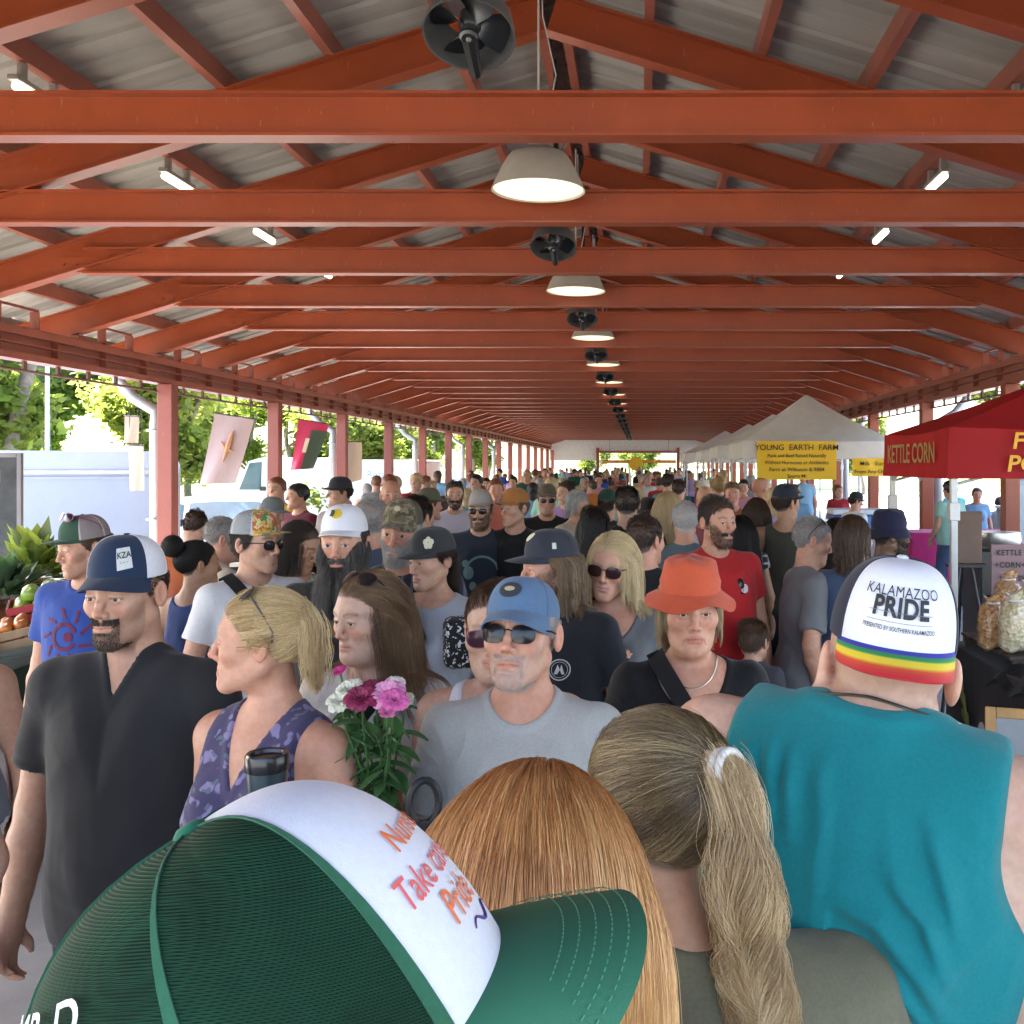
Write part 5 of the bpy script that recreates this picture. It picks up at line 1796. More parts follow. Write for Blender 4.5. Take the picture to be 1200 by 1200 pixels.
# ------------------------------------------------------------------ things hanging from the rail
def hang(name, pts, Y, mats, label, cat='banner', wav=.03, cols=None, X=None):
    """cloth between four photo pixels (top left, top right, bottom right, bottom left), hung near the rail"""
    C = [np.array(spot(px, py, Y)) for px, py in pts]
    u = np.linspace(0, 1, 14); G = np.zeros((14, 18, 3))
    for i, a in enumerate(u):
        for j, b in enumerate(np.linspace(0, 1, 18)):
            p = (C[0] * (1 - a) + C[1] * a) * (1 - b) + (C[3] * (1 - a) + C[2] * a) * b
            G[i, j] = p + np.array((0, wav * math.sin(a * 7 + b * 2.5) * (.3 + b), 0))
    r = empty(name, tuple((C[0] + C[1]) / 2), 0, label, cat, 'banners hung along the eave')
    base = np.array(r.location)
    m = MB(); m.shell(G - base, .004); m.build('cloth', mats, r, True)
    m = MB(); d = C[1] - C[0]; m.tube([C[0] - d * .06 - base, C[1] + d * .06 - base], .012, 6)
    for f in (.1, .9): m.tube([C[0] + d * f - base, C[0] + d * f - base + np.array((0, 0, max(.03, 2.93 - (C[0] + d * f)[2])))], .005, 5)
    m.build('hanger', DARKT, r)
    return r, G - base


bt = cloth((.36, .27, .27), 'banner_taupe', fold=.3)
r_, G_ = hang('hanging_banner', [(252, 484), (298, 491), (276, 566), (233, 568)], 15.6, bt, 'pinkish taupe banner with a tan emblem blowing aslant between two posts')
m = MB()
C = G_[7, 8] + np.array((0, -.02, 0))
th = np.linspace(0, 2 * math.pi, 24)[:-1]
m.tube([C + np.array((.1, -.01, .26)), C + np.array((.03, -.01, .05)), C + np.array((-.06, -.01, -.22))], [.015, .045, .01], 6); m.tube([C + np.array((-.08, -.01, .1)), C + np.array((.0, -.01, -.02)), C + np.array((.1, -.01, -.05))], [.01, .03, .01], 6)
m.build('emblem', plain('tan_emblem', (.42, .2, .1), .7), r_, True)
hang('hanging_sign', [(146, 487), (163, 488), (162, 519), (145, 519)], 13.9, cloth((.42, .33, .26), 'sign_tan', fold=.2), 'small tan paper sign hanging above a second one beside the first post', 'sign', .01)
hang('hanging_sign', [(150, 521), (168, 522), (169, 575), (152, 575)], 13.9, cloth((.47, .38, .32), 'sign_tan2', fold=.2), 'long narrow tan paper sign, the lower of two beside the first post', 'sign', .01)
r_, G_ = hang('hanging_flag', [(350, 491), (386, 497), (366, 549), (340, 551)], 18.5, [cloth((.42, .03, .07), 'flag_red', fold=.2)], 'crimson and dark green flag with a cream mark hanging past the second red post', 'flag')
m = MB(); m.shell(G_[6:, 3:] + np.array((.02, -.012, 0)), .003); m.build('green_field', cloth((.05, .07, .045), 'flag_green', fold=.2), r_, True)
m = MB(); m.shell(G_[5:8, 6:12] + np.array((0, -.022, 0)), .003); m.build('cream_mark', cloth((.6, .48, .34), 'flag_cream'), r_, True)
hang('hanging_banner', [(398, 517), (424, 518), (424, 562), (399, 569)], 22.0, cloth((.5, .4, .3), 'banner_beige', fold=.3), 'plain beige cloth banner hanging beside the third red post')
hang('hanging_banner', [(545, 537), (556, 537), (556, 552), (545, 553)], 38.0, cloth((.45, .43, .42), 'banner_grey', fold=.3), 'small grey cloth hanging far along the eave')

# ------------------------------------------------------------------ tents
CANVAS = NT('tent_canvas')
def canvas(col, name):
    t = NT(name); n = t.noise(5, 4, .6); cr = t.ramp(n.outputs['Fac'], [(.3, mulc(col, .95)), (.7, mulc(col, 1.04))])
    t.l(cr.outputs[0], t.b.inputs['Base Color']); t.p(Roughness=.7)
    tr = t.n('ShaderNodeBsdfTranslucent'); t.l(cr.outputs[0], tr.inputs['Color'])
    mx = t.n('ShaderNodeMixShader'); mx.inputs[0].default_value = .5
    t.l(t.b.outputs[0], mx.inputs[1]); t.l(tr.outputs[0], mx.inputs[2]); t.l(mx.outputs[0], t.out.inputs[0])
    f = t.noise(6, 3, .5); t.bump(f.outputs['Fac'], .25, .03)
    return t.m
WCAN = canvas((.9, .87, .8), 'white_canvas'); RCAN = canvas((.58, .025, .03), 'red_canvas'); POLE = plain('white_pole', (.6, .62, .62), .35, .2)


def tent(x0, x1, y0, y1, ze, zp, val, mat, label, name='canopy_tent', group='white canopy tents on the stall side', sag=.12, foot=0.0):
    cx, cy_ = (x0 + x1) / 2, (y0 + y1) / 2
    r = empty(name, (cx, cy_, foot), 0, label, 'tent', group)
    O = np.array((cx, cy_, foot)); n = 13
    C = [np.array(p) - O for p in ((x0, y0, ze), (x1, y0, ze), (x1, y1, ze), (x0, y1, ze))]; A = np.array((0, 0, zp - foot))
    m = MB()
    for k in range(4):
        a, b = C[k], C[(k + 1) % 4]
        G = np.zeros((n, 9, 3))
        for i, u in enumerate(np.linspace(0, 1, n)):
            for j, v in enumerate(np.linspace(0, .985, 9)):
                p = (a * (1 - u) + b * u) * (1 - v) + A * v
                p = p + np.array((0, 0, -sag * math.sin(math.pi * v) * (.35 + .65 * math.sin(math.pi * u)) - .03 * math.sin(math.pi * u) * (1 - v)))
                G[i, j] = p
        m.shell(G, .006)
    m.build('canopy', mat, r, True)
    m = MB()
    for k in range(4):
        a, b = C[k], C[(k + 1) % 4]
        G = np.zeros((25, 5, 3))
        d = (b - a) / np.linalg.norm(b - a); nr = np.array((d[1], -d[0], 0))
        for i, u in enumerate(np.linspace(-.026 / np.linalg.norm(b - a), 1 + .026 / np.linalg.norm(b - a), 25)):
            for j, v in enumerate(np.linspace(0, 1, 5)):
                G[i, j] = a * (1 - u) + b * u + np.array((0, 0, -.03 * math.sin(math.pi * u) * (1 - v) - val * v)) + nr * (.012 + .015 * v + .012 * v * math.sin(u * 19 + k))
        m.shell(G, -.005)
    m.build('valance', mat, r, True)
    for k in range(4):
        c = C[k] * np.array((.975, .97, 1)); m = MB()
        m.bbox(c[0] - .022, c[0] + .022, c[1] - .022, c[1] + .022, 0.012, ze - foot - .03, .004); m.box(c[0] - .06, c[0] + .06, c[1] - .06, c[1] + .06, 0, .012)
        m.bbox(c[0] - .034, c[0] + .034, c[1] - .034, c[1] + .034, ze - foot - val - .28, ze - foot - val - .16, .004)
        m.build('leg', POLE, r)
    m = MB()
    for k in range(4):
        a, b = C[k] * np.array((.97, .97, 1)), C[(k + 1) % 4] * np.array((.97, .97, 1)); z = np.array((0, 0, -.06)); mid = (a + b) / 2
        m.tube([a + z, mid + z + np.array((0, 0, -.3)), b + z], .012, 6); m.tube([a + z + np.array((0, 0, -.32)), mid + z, b + z + np.array((0, 0, -.32))], .012, 6)
    m.build('scissor_frame', POLE, r)
    return r


tent(2.0, 4.93, 19.8, 22.9, 2.42, 3.42, .34, WCAN, 'white canopy tent carrying the big yellow farm banner')
tent(1.9, 4.9, 24.6, 27.7, 2.42, 3.25, .3, WCAN, 'white canopy tent directly behind the banner tent')
tent(1.8, 4.8, 29.6, 32.7, 2.38, 3.2, .3, WCAN, 'white canopy tent, third along the stall side')
tent(1.6, 4.6, 35.6, 38.7, 2.38, 3.2, .3, WCAN, 'white canopy tent, fourth along the stall side')
tent(1.8, 4.8, 42.6, 45.7, 2.38, 3.15, .3, WCAN, 'white canopy tent, the farthest under the shed roof')
rt = tent(2.06, 4.5, 6.8, 8.5, 2.2, 2.68, .34, RCAN, 'red pop-up canopy with yellow lettering over the kettle corn stall', 'pop_up_canopy', None, .05)
tent(8.6, 11.6, 17.5, 20.5, 2.3, 3.2, .3, WCAN, 'white canopy tent in the sun outside the shed, nearer one', foot=GZ, group='white canopy tents in the sun')
tent(9.2, 12.2, 25, 28, 2.3, 3.2, .3, WCAN, 'white canopy tent in the sun outside the shed, farther one', foot=GZ, group='white canopy tents in the sun')
tent(7.4, 10.4, 32, 35, 2.3, 3.2, .3, canvas((.55, .06, .2), 'pink_canvas'), 'magenta canopy tent in the sun beyond the white one', foot=GZ, group=None)


def letters(parent, lines, M, mat, ext=.002):
    m = MB()
    for s_, size, x, y, kw in lines: m.text(s_, size, Matrix(M) @ Matrix.Translation((x, y, 0)), ext, **kw)
    o = m.build('lettering', mat, parent)
    o.matrix_parent_inverse = Matrix.Translation(-Vector(parent.location)) if parent else Matrix.Identity(4)
    return o


GOLD = plain('gold_letters', (.35, .24, .06), .5); YEL = plain('yellow_letters', (.8, .42, .02), .5); DK = plain('dark_letters', (.02, .016, .01), .6)
# lettering of the red canopy: on the valance facing the aisle and on the front one
Ml = frame((2.01, 7.65, 2.03), (0, -1, 0), y=(0, 0, 1))
letters(rt, [('KETTLE CORN', .2, 0, 0, dict(bold=.012, xs=1.02, shear=.0))], Ml, GOLD)
Mf = frame((2.86, 6.735, 2.03), (1, 0, 0), y=(0, 0, 1))
letters(rt, [('FRESH', .15, -.415, .075, dict(bold=.02, shear=.15, align='LEFT', xs=1.1)), ('POPPED', .15, -.45, -.075, dict(bold=.02, shear=.15, align='LEFT', xs=1.1))], Mf, YEL)

# yellow banners
YB = cloth((.86, .53, .03), 'yellow_banner_vinyl', fold=.15, rough=.6)
def flat_sign(name, px0, py0, px1, py1, Y, mat, label, lines, lmat, thick=.012, cat='banner', wav=.01, group=None):
    a = spot(px0, py0, Y); b = spot(px1, py1, Y)
    w, h = b.x - a.x, a.z - b.z
    r = empty(name, ((a.x + b.x) / 2, Y, (a.z + b.z) / 2), 0, label, cat, group)
    u = np.linspace(-.5, .5, 25); v = np.linspace(-.5, .5, 9)
    G = np.array([[(x * w, wav * math.sin(x * 9 + z), z * h) for z in v] for x in u]); m = MB(); m.shell(G, -thick if False else thick); m.build('panel', mat, r)
    m = MB()
    for s_, size, x, z, kw in lines: m.text(s_, size * h, Matrix.Translation((x * w, -wav - thick - .012, z * h)) @ Matrix.Rotation(R(90), 4, 'X'), .003, **kw)
    m.build('lettering', lmat, r)
    return r


flat_sign('farm_banner', 887, 517, 980, 562, 19.72, YB, 'big yellow banner headed YOUNG EARTH FARM on the white tent', [('YOUNG  EARTH  FARM', .21, 0, .33, dict(bold=.004, xs=1.0)), ('Pork and Beef Raised Naturally', .135, 0, .12, dict(bold=.004, xs=.9)), ('Without Hormones or Antibiotics', .135, 0, -.06, dict(bold=.004, xs=.88)),
          ('Farm at Wilkston & 9884', .14, 0, -.24, dict(bold=.004)), ('Sparta MI', .13, 0, -.41, dict(bold=.003))], DK)
flat_sign('small_banner', 999, 537, 1046, 558, 19.68, YB, 'smaller yellow banner beside the red canopy corner', [('Milk   Start', .32, 0, .2, dict(bold=.004)), ('From Any Other', .3, 0, -.25, dict(bold=.004))], DK)
flat_sign('side_banner', 874, 553, 892, 562, 19.76, YB, 'narrow strip of yellow banner at the tent pole', [('EGGS', .6, 0, 0, {})], DK) if False else None
# orange bar with yellow disc far down the aisle
a, b = spot(706, 541, 62), spot(792, 541, 62)
r_ = empty('aisle_sign', ((a.x + b.x) / 2, 62, a.z), 0, 'orange bar with a round yellow disc hanging across the far aisle', 'sign')
m = MB(); m.tube([(a.x - r_.location.x, 0, 0), (b.x - r_.location.x, 0, 0)], .09, 10); m.build('bar', plain('orange_bar', (.7, .28, .04), .5), r_, True)
m = MB(); m.lathe([(.001, -.03), (.4, -.03), (.42, 0), (.4, .03), (.001, .03)], 28, Matrix.Translation((-.2, -.12, -.12)) @ Matrix.Rotation(R(90), 4, 'X')); m.build('disc', plain('yellow_disc', (.7, .42, .02), .5), r_, True)
m = MB()
for f in (.1, .9):
    x = (a.x * (1 - f) + b.x * f) - r_.location.x; m.tube([(x, 0, .05), (x, 0, 1.55)], .012, 5)
m.build('hanger', DARKT, r_)

# ------------------------------------------------------------------ kettle corn stall
BLACKCL = cloth((.012, .012, .013), 'black_tablecloth', fold=.6); BROWNCL = cloth((.05, .04, .037), 'dark_brown_banner', fold=.2)
def draped_table(name, x0, x1, y0, y1, h, mat, label, skirt=.62, foot=0.0, group=None):
    cx, cy_ = (x0 + x1) / 2, (y0 + y1) / 2; w, d = (x1 - x0) / 2, (y1 - y0) / 2
    r = empty(name, (cx, cy_, foot), 0, label, 'table', group)
    m = MB(); m.bbox(-w, w, -d, d, h - .03, h, .008); m.build('table_top', plain('folding_table_grey', (.3, .3, .3), .5), r)
    for sx in (-1, 1):
        for sy in (-1, 1):
            m = MB(); m.tube([(sx * (w - .08), sy * (d - .08), 0), (sx * (w - .08), sy * (d - .08), h - .031)], .014, 8); m.build('leg', DARKT, r)
    per = []
    for (ax, ay), (bx, by) in (((-1, -1), (1, -1)), ((1, -1), (1, 1)), ((1, 1), (-1, 1)), ((-1, 1), (-1, -1))):
        for f in np.linspace(0, 1, 24)[:-1]: per.append(((ax + (bx - ax) * f) * (w + .006), (ay + (by - ay) * f) * (d + .006)))
    per = np.array(per); nn = len(per); G = np.zeros((nn, 8, 3)); ph = np.arange(nn)
    for j, f in enumerate(np.linspace(0, 1, 8)):
        k = 1 + .05 * f * (1 + .6 * np.sin(ph * .8)) 
        G[:, j, 0] = per[:, 0] * k; G[:, j, 1] = per[:, 1] * (1 + (k - 1) * w / d * .6); G[:, j, 2] = h + .004 - f * h * skirt * (1 + .03 * np.sin(ph * .37))
    G = np.concatenate([G, G[:1]], 0)
    m = MB(); m.shell(G, .004); m.box(-w - .004, w + .004, -d - .004, d + .004, h + .0005, h + .0055); m.build('tablecloth', mat, r, True)
    return r


kt = draped_table('stall_table', 1.78, 3.3, 4.35, 5.9, .93, BROWNCL, 'kettle corn table under a dark brown cloth at the stall side', .95)
# the printed side of its cloth
m = MB(); Mk = frame((1.742, 5.1, .5), (0, -1, 0), y=(0, 0, 1))
m.text('SOL', .34, Mk, .003, .02, shear=.2, xs=.7); o = m.build('white_lettering', plain('white_letters', (.62, .62, .6), .6), kt); o.matrix_parent_inverse = Matrix.Translation(-Vector(kt.location))
m = MB()
for z in (.58, .42): m.text('KETTLE CORN', .1, frame((1.738, 4.68, z), (0, -1, 0), y=(0, 0, 1)), .003, .006, xs=.62)
o = m.build('grey_lettering', plain('grey_letters', (.34, .33, .33), .6), kt); o.matrix_parent_inverse = Matrix.Translation(-Vector(kt.location))
m = MB()
for k in range(7): m.tube([(1.736, 5.62 - .05 * k, .82 - .09 * k), (1.734, 5.56 - .05 * k, .80 - .09 * k), (1.736, 5.5 - .05 * k, .72 - .09 * k)], [.004, .02, .004], 6)
o = m.build('leaf_print', plain('olive_print', (.25, .26, .06), .6), kt, True); o.matrix_parent_inverse = Matrix.Translation(-Vector(kt.location))
# black cloth bunched on the near corner, paper
u = np.linspace(-1, 1, 26)
G = np.array([[(.36 * a, .42 * b, .05 + .035 * math.sin(5 * a + 2 * b) + .03 * math.sin(7 * b - 3 * a) - .22 * max(0, -b - .75) ** 1.0 * 3 - .5 * max(0, -a - .72)) for b in u] for a in u])
m = MB(); m.shell(G, .006); o = m.build('black_cloth', BLACKCL, None, True); o.location = (2.1, 4.72, .945); tag(o, 'bunched black cloth lying on the corner of the kettle corn table', 'cloth')
G = np.array([[(.17 * a, .22 * b, .02 * math.sin(4 * a + b) + .03 * a * a) for b in u[::3]] for a in u[::3]])
m = MB(); m.shell(G, .002); o = m.build('paper_sheet', plain('white_paper', (.8, .82, .85), .5), None, True); o.location = (2.2, 4.62, 1.06); o.rotation_euler = (R(14), R(-8), .2); tag(o, 'crumpled white sheet on the black cloth', 'sheet')


def bag_of_popcorn(px, py, Y, w, h, col, col2, label):
    p = spot(px, py, Y)
    r = empty('popcorn_bag', (p.x, Y, p.z), .3, label, 'bag', 'bags of popped corn on the table')
    rs = np.random.RandomState(int(px))
    m = MB(); th = np.linspace(0, 2 * math.pi, 25)[:-1]
    rows = []
    for f, rr in ((0, .8), (.05, 1), (.3, 1.06), (.6, 1.0), (.8, .85), (.88, .55), (.92, .3), (1.0, .5), (1.06, .62)):
        rows.append(np.stack([w / 2 * rr * np.cos(th) * (1 + .05 * np.sin(5 * th + f * 9)), w * .36 * rr * np.sin(th), np.full(24, h * f) + .01 * np.sin(3 * th)], 1))
    m.grid(np.stack(rows, 1), closed_u=True)
    t = NT('popcorn_fill'); vo = t.n('ShaderNodeTexVoronoi', Scale=55.0); tc = t.n('ShaderNodeTexCoord'); t.l(tc.outputs['Object'], vo.inputs['Vector'])
    cr = t.ramp(vo.outputs['Color'], [(.2, col), (.8, col2)]); t.l(cr.outputs[0], t.b.inputs['Base Color']); t.p(Roughness=.25); t.b.inputs['Coat Weight'].default_value = .6; t.bump(vo.outputs['Distance'], .8, .01)
    m.build('bag', t.m, r, True)
    m = MB(); m.tube([(.035 * math.cos(a), .03 * math.sin(a), h * .92) for a in np.linspace(0, 2 * math.pi, 12)], .006, 6); m.build('tie', plain('white_tie', (.7, .7, .75), .5), r, True)
    return r


for k, (px, py, Y, w, h, c1, c2, lb) in enumerate(((1163, 759, 5.25, .16, .25, (.36, .16, .05), (.6, .36, .16), 'clear bag of caramel coloured kettle corn nearest the white cap'), (1190, 762, 5.1, .17, .27, (.42, .33, .16), (.68, .6, .42), 'clear bag of pale popcorn beside the caramel coloured bag'),
                               (1182, 738, 5.6, .18, .3, (.4, .2, .08), (.62, .38, .2), 'clear bag of orange popcorn standing behind the front two bags'), (1208, 742, 5.5, .17, .27, (.42, .3, .14), (.66, .5, .3), 'clear bag of popcorn at the right hand end of the bag row'))):
    bag_of_popcorn(px, py, Y, w, h, c1, c2, lb)
    p = spot(px, py, Y)
# riser crate the bags stand on
m = MB()
z0 = .938
for i in range(5): m.box(1.68 + .12, 2.6, 4.98 + .16 * i, 5.1 + .16 * i, 1.0, 1.014)
for y in (5.0, 5.72): m.box(1.82, 2.58, y, y + .02, z0, .999)
o = m.build('riser_crate', plain('dark_wood', (.1, .07, .05), .6)); tag(o, 'low dark slatted riser under the popcorn bags', 'crate')
flat_sign('price_board', 1161, 638, 1222, 706, 5.95, plain('mauve_board', (.27, .17, .18), .6), 'mauve board lettered KETTLE CORN behind the popcorn bags', [('KETTLE', .13, -.18, .36, dict(bold=.02, xs=.9, space=1.15)), ('+CORN+', .13, -.16, .15, dict(bold=.02, xs=.9, space=1.15)), ('10 OR SWEET', .13, -.0, -.08, dict(bold=.02, xs=.86))], DK, .015, 'sign', 0.0)
p = spot(1192, 706, 5.95)
m = MB(); m.box(p.x - .16, p.x + .16, 5.985, 6.0, .0, p.z + .04); m.box(p.x - .2, p.x + .2, 5.9, 6.1, .0, .02); tag(m.build('sign_stand', DARKT), 'dark flat stand holding up the mauve price board', 'stand')
# black kettle box
r_ = empty('black_kettle_cooker', (2.62, 7.5, 0), 0, 'black boxy corn cooker standing behind the easel', 'cooker')
m = MB(); m.bbox(-.2, .2, -.2, .2, .55, 1.35, .02); m.build('housing', plain('cooker_black', (.012, .012, .012), .35), r_)
m = MB(); m.lathe([(.001, 1.36), (.15, 1.36), (.17, 1.4), (.16, 1.46), (.001, 1.47)], 20); m.build('kettle_lid', STEEL, r_, True)
for sx in (-.17, .17):
    for sy in (-.17, .17):
        m = MB(); m.tube([(sx, sy, 0), (sx, sy, .56)], .016, 6); m.build('leg', DARKT, r_)
# easel with brown board
r_ = empty('easel', (2.32 + .0, 7.75 - .45, 0), 0, 'black tripod easel holding a small brown board by the tent pole', 'easel')
m = MB(); m.bbox(-.11, .11, -.03, .0, 1.25, 1.62, .006); m.build('board', plain('brown_board', (.16, .1, .07), .6), r_)
for dx, dy in ((-.22, -.1), (.24, -.1), (0, .3)):
    m = MB(); m.tube([(0, .03, 1.5), (dx, dy, 0)], .014, 6); m.build('leg', DARKT, r_)
m = MB(); m.box(-.14, .14, -.06, .02, 1.225, 1.248); m.build('ledge', DARKT, r_)
# A-frame board
WOOD = plain('golden_pine', (.5, .27, .08), .5, 0, .2, 12)
r_ = empty('a_frame_board', (1.62, 3.95, 0), R(-18), 'wooden framed sidewalk board with coloured chalk writing', 'sign board')
for sy, an in ((-1, 14), (1, -14)):
    M = Matrix.Translation((0, sy * .21, 0)) @ Matrix.Rotation(R(an * 1.0), 4, 'X')
    m = MB(); m.bbox(-.27, -.225, -.012, .014, 0, .93, .004, M); m.bbox(.225, .27, -.012, .014, 0, .93, .004, M); m.bbox(-.224, .224, -.012, .014, .885, .93, .004, M); m.bbox(-.224, .224, -.012, .014, .12, .165, .004, M)
    fr = m.build('frame', WOOD, r_)
    m = MB(); m.box(-.224, .224, -.004, .004, .165, .885, M); bo = m.build('writing_panel', plain('grey_board', (.34, .36, .36), .6), fr)
    if sy < 0:
        for col, nm, lns in (((.62, .64, .66), 'white_chalk', [('OPEN', .11, .79), ('today', .07, .69)]), ((.5, .55, .12), 'yellow_chalk', [('SALTED', .085, .59), ('corn', .08, .5)]), ((.6, .1, .22), 'pink_chalk', [('CARAMEL', .075, .41), ('mix 5', .08, .33)]), ((.2, .45, .6), 'blue_chalk', [('kettle', .08, .23)])):
            m = MB()
            for s_, sz, z in lns: m.text(s_, sz, M @ Matrix.Translation((0, -.007, z)) @ Matrix.Rotation(R(90), 4, 'X'), .001, .012, shear=.1)
            m.build(nm, plain(nm, col, .7), bo)
m = MB(); m.tube([(-.24, -.1, .45), (-.26, 0, .4), (-.24, .1, .45)], .006, 6); m.build('rope', plain('rope', (.4, .33, .22), .8), r_)

# cooler, cabinets and tables on the stall side
r_ = empty('cooler', (2.95, 13.9, 0), 0, 'blue cooler chest with a white lid on a stand under the farm banner', 'cooler')
m = MB(); m.bbox(-.36, .36, -.22, .22, 1.1 - .12, 1.28, .03); m.build('chest', plain('cooler_blue', (.05, .16, .42), .4), r_)
m = MB(); m.bbox(-.38, .38, -.24, .24, 1.285, 1.36, .025); m.build('lid', plain('cooler_white', (.7, .72, .75), .4), r_)
for s_ in (-1, 1):
    m = MB(); m.tube([(s_ * .365, -.1, 1.2), (s_ * .41, -.1, 1.22), (s_ * .41, .1, 1.22), (s_ * .365, .1, 1.2)], .012, 6); m.build('handle', plain('cooler_white', (.7, .72, .75), .4), r_)
m = MB()
for sx in (-.3, .3):
    for sy in (-.16, .16): m.tube([(sx, sy, 0), (sx, sy, .97)], .015, 6)
m.box(-.36, .36, -.22, .22, .955, .978); m.build('stand', DARKT, r_)
for k, (x, y, w, h, lb) in enumerate(((5.75, 15.2, .5, 1.75, 'tall grey utility cabinet outside the shed behind the kettle corn stall'), (6.4, 17.6, .4, 1.5, 'grey utility cabinet standing behind the taller one'), (5.0, 12.0, .32, 1.35, 'pale grey meter box with a white top between two red posts'))):
    r_ = empty('utility_cabinet', (x, y, 0 if x < 5.9 else GZ), 0, lb, 'cabinet', 'grey cabinets along the stall side')
    m = MB(); m.bbox(-w / 2, w / 2, -.2, .2, 0, h, .02); m.build('housing', plain('cabinet_grey', (.3, .35, .38), .45), r_)
    m = MB(); m.bbox(-w / 2 + .04, w / 2 - .04, -.215, -.201, .15, h - .1, .005); d_ = m.build('door', plain('cabinet_grey2', (.33, .38, .4), .45), r_)
    m = MB(); m.bbox(w / 2 - .1, w / 2 - .07, -.235, -.216, h * .5, h * .5 + .12, .005); m.build('handle', DARKT, d_)
    m = MB(); m.bbox(-w / 2 - .03, w / 2 + .03, -.23, .23, h + .001, h + .05, .01); m.build('top', plain('cabinet_top', (.6, .62, .62), .5), r_)
draped_table('stall_table', 4.0, 6.0, 15.0, 15.9, .95 , cloth((.5, .03, .16), 'magenta_cloth', fold=.4), 'table under a magenta cloth on the stall side', .8)
draped_table('stall_table', 2.4, 4.4, 17.0, 17.9, .85, cloth((.6, .6, .58), 'white_cloth', fold=.4), 'white clothed table under the farm banner tent', .8)
draped_table('stall_table', 2.2, 4.4, 26.0, 26.8, .8, cloth((.08, .2, .1), 'green_cloth', fold=.4), 'green clothed table under the second white tent', .8)

# ------------------------------------------------------------------ vegetable stall on the trailer side
draped_table('stall_table', -4.9, -3.45, 4.7, 9.6, .82, cloth((.02, .06, .03), 'dark_green_cloth', fold=.5), 'long vegetable table under a dark green cloth on the trailer side', .95)
CRATEW = plain('pale_crate_wood', (.42, .29, .17), .7, 0, .2, 14)
def produce_crate(x, y, z, tilt, col, n, r, label, cmat=None, elong=1.0, piece='vegetable', sx=.5, sy=.36):
    ro = empty('produce_crate', (x, y, z), .1, label, 'crate', 'produce crates on the vegetable table')
    ro.rotation_euler = (R(tilt), 0, R(-60))
    m = MB(); h = .11
    for z_ in (.0, .055): 
        for yy_ in (-sy / 2, sy / 2): m.bbox(-sx / 2, sx / 2, yy_ - .006, yy_ + .006, z_ + .005, z_ + .05, .002)
        for xx in (-sx / 2, sx / 2): m.bbox(xx - .006, xx + .006, -sy / 2 + .007, sy / 2 - .007, z_ + .005, z_ + .05, .002)
    m.box(-sx / 2, sx / 2, -sy / 2, sy / 2, 0, .004); m.build('box', cmat or CRATEW, ro)
    rs = np.random.RandomState(n + int(abs(x) * 100))
    key = (piece, r)
    if key not in MATS:
        bm = bmesh.new(); bmesh.ops.create_icosphere(bm, subdivisions=3, radius=r)
        for v in bm.verts:
            v.co.z *= .85 * elong; v.co *= 1 + .08 * math.sin(3 * math.atan2(v.co.y, v.co.x)) * (1 - abs(v.co.z) / r / elong)
            if v.co.z > 0: v.co.z -= .3 * r * math.exp(-((v.co.x ** 2 + v.co.y ** 2) / (r * .35) ** 2))
        mm = MB().addbm(bm).mesh(piece, True); MATS[key] = mm
    me = MATS[key].copy(); me.materials.clear(); me.materials.append(plain(piece + '_skin', col, .3, 0, .25, 8))
    k = 0
    nx = max(2, int(sx / (2.1 * r))); ny = max(2, int(sy / (2.1 * r)))
    for lay in range(2):
        for i in range(nx - lay):
            for j in range(ny - lay):
                if k >= n: break
                o = add_obj(piece, me, None, ro); k += 1
                o.location = ((i - (nx - lay - 1) / 2) * 2.05 * r, (j - (ny - lay - 1) / 2) * 2.05 * r, .03 + r + lay * 1.4 * r); o.rotation_euler = tuple(rs.uniform(-.5, .5, 3)) if elong < 1.2 else (R(80), rs.uniform(-.3, .3), rs.uniform(-.5, .5))


produce_crate(-3.72, 6.4, 1.02, 10, (.25, .38, .05), 20, .05, 'red tray of pale green peppers on the vegetable table', plain('red_tray', (.45, .04, .05), .5), 1.1, 'pepper')
produce_crate(-3.62, 5.9, .92, 12, (.55, .2, .05), 40, .035, 'wooden crate of orange tomatoes in front of the red tray', None, 1.0, 'tomato')
produce_crate(-3.6, 5.3, .84, 6, (.6, .2, .04), 40, .03, 'wooden crate of carrots at the near end of the vegetable table', None, 2.4, 'carrot')
produce_crate(-4.2, 6.3, 1.06, 8, (.35, .05, .03), 30, .04, 'wooden crate of red tomatoes behind the green peppers', None, 1.0, 'red_tomato')
produce_crate(-3.7, 7.6, 1.0, 8, (.3, .36, .12), 24, .045, 'wooden crate of pale squash at the far end of the vegetable table', None, 1.6, 'squash')
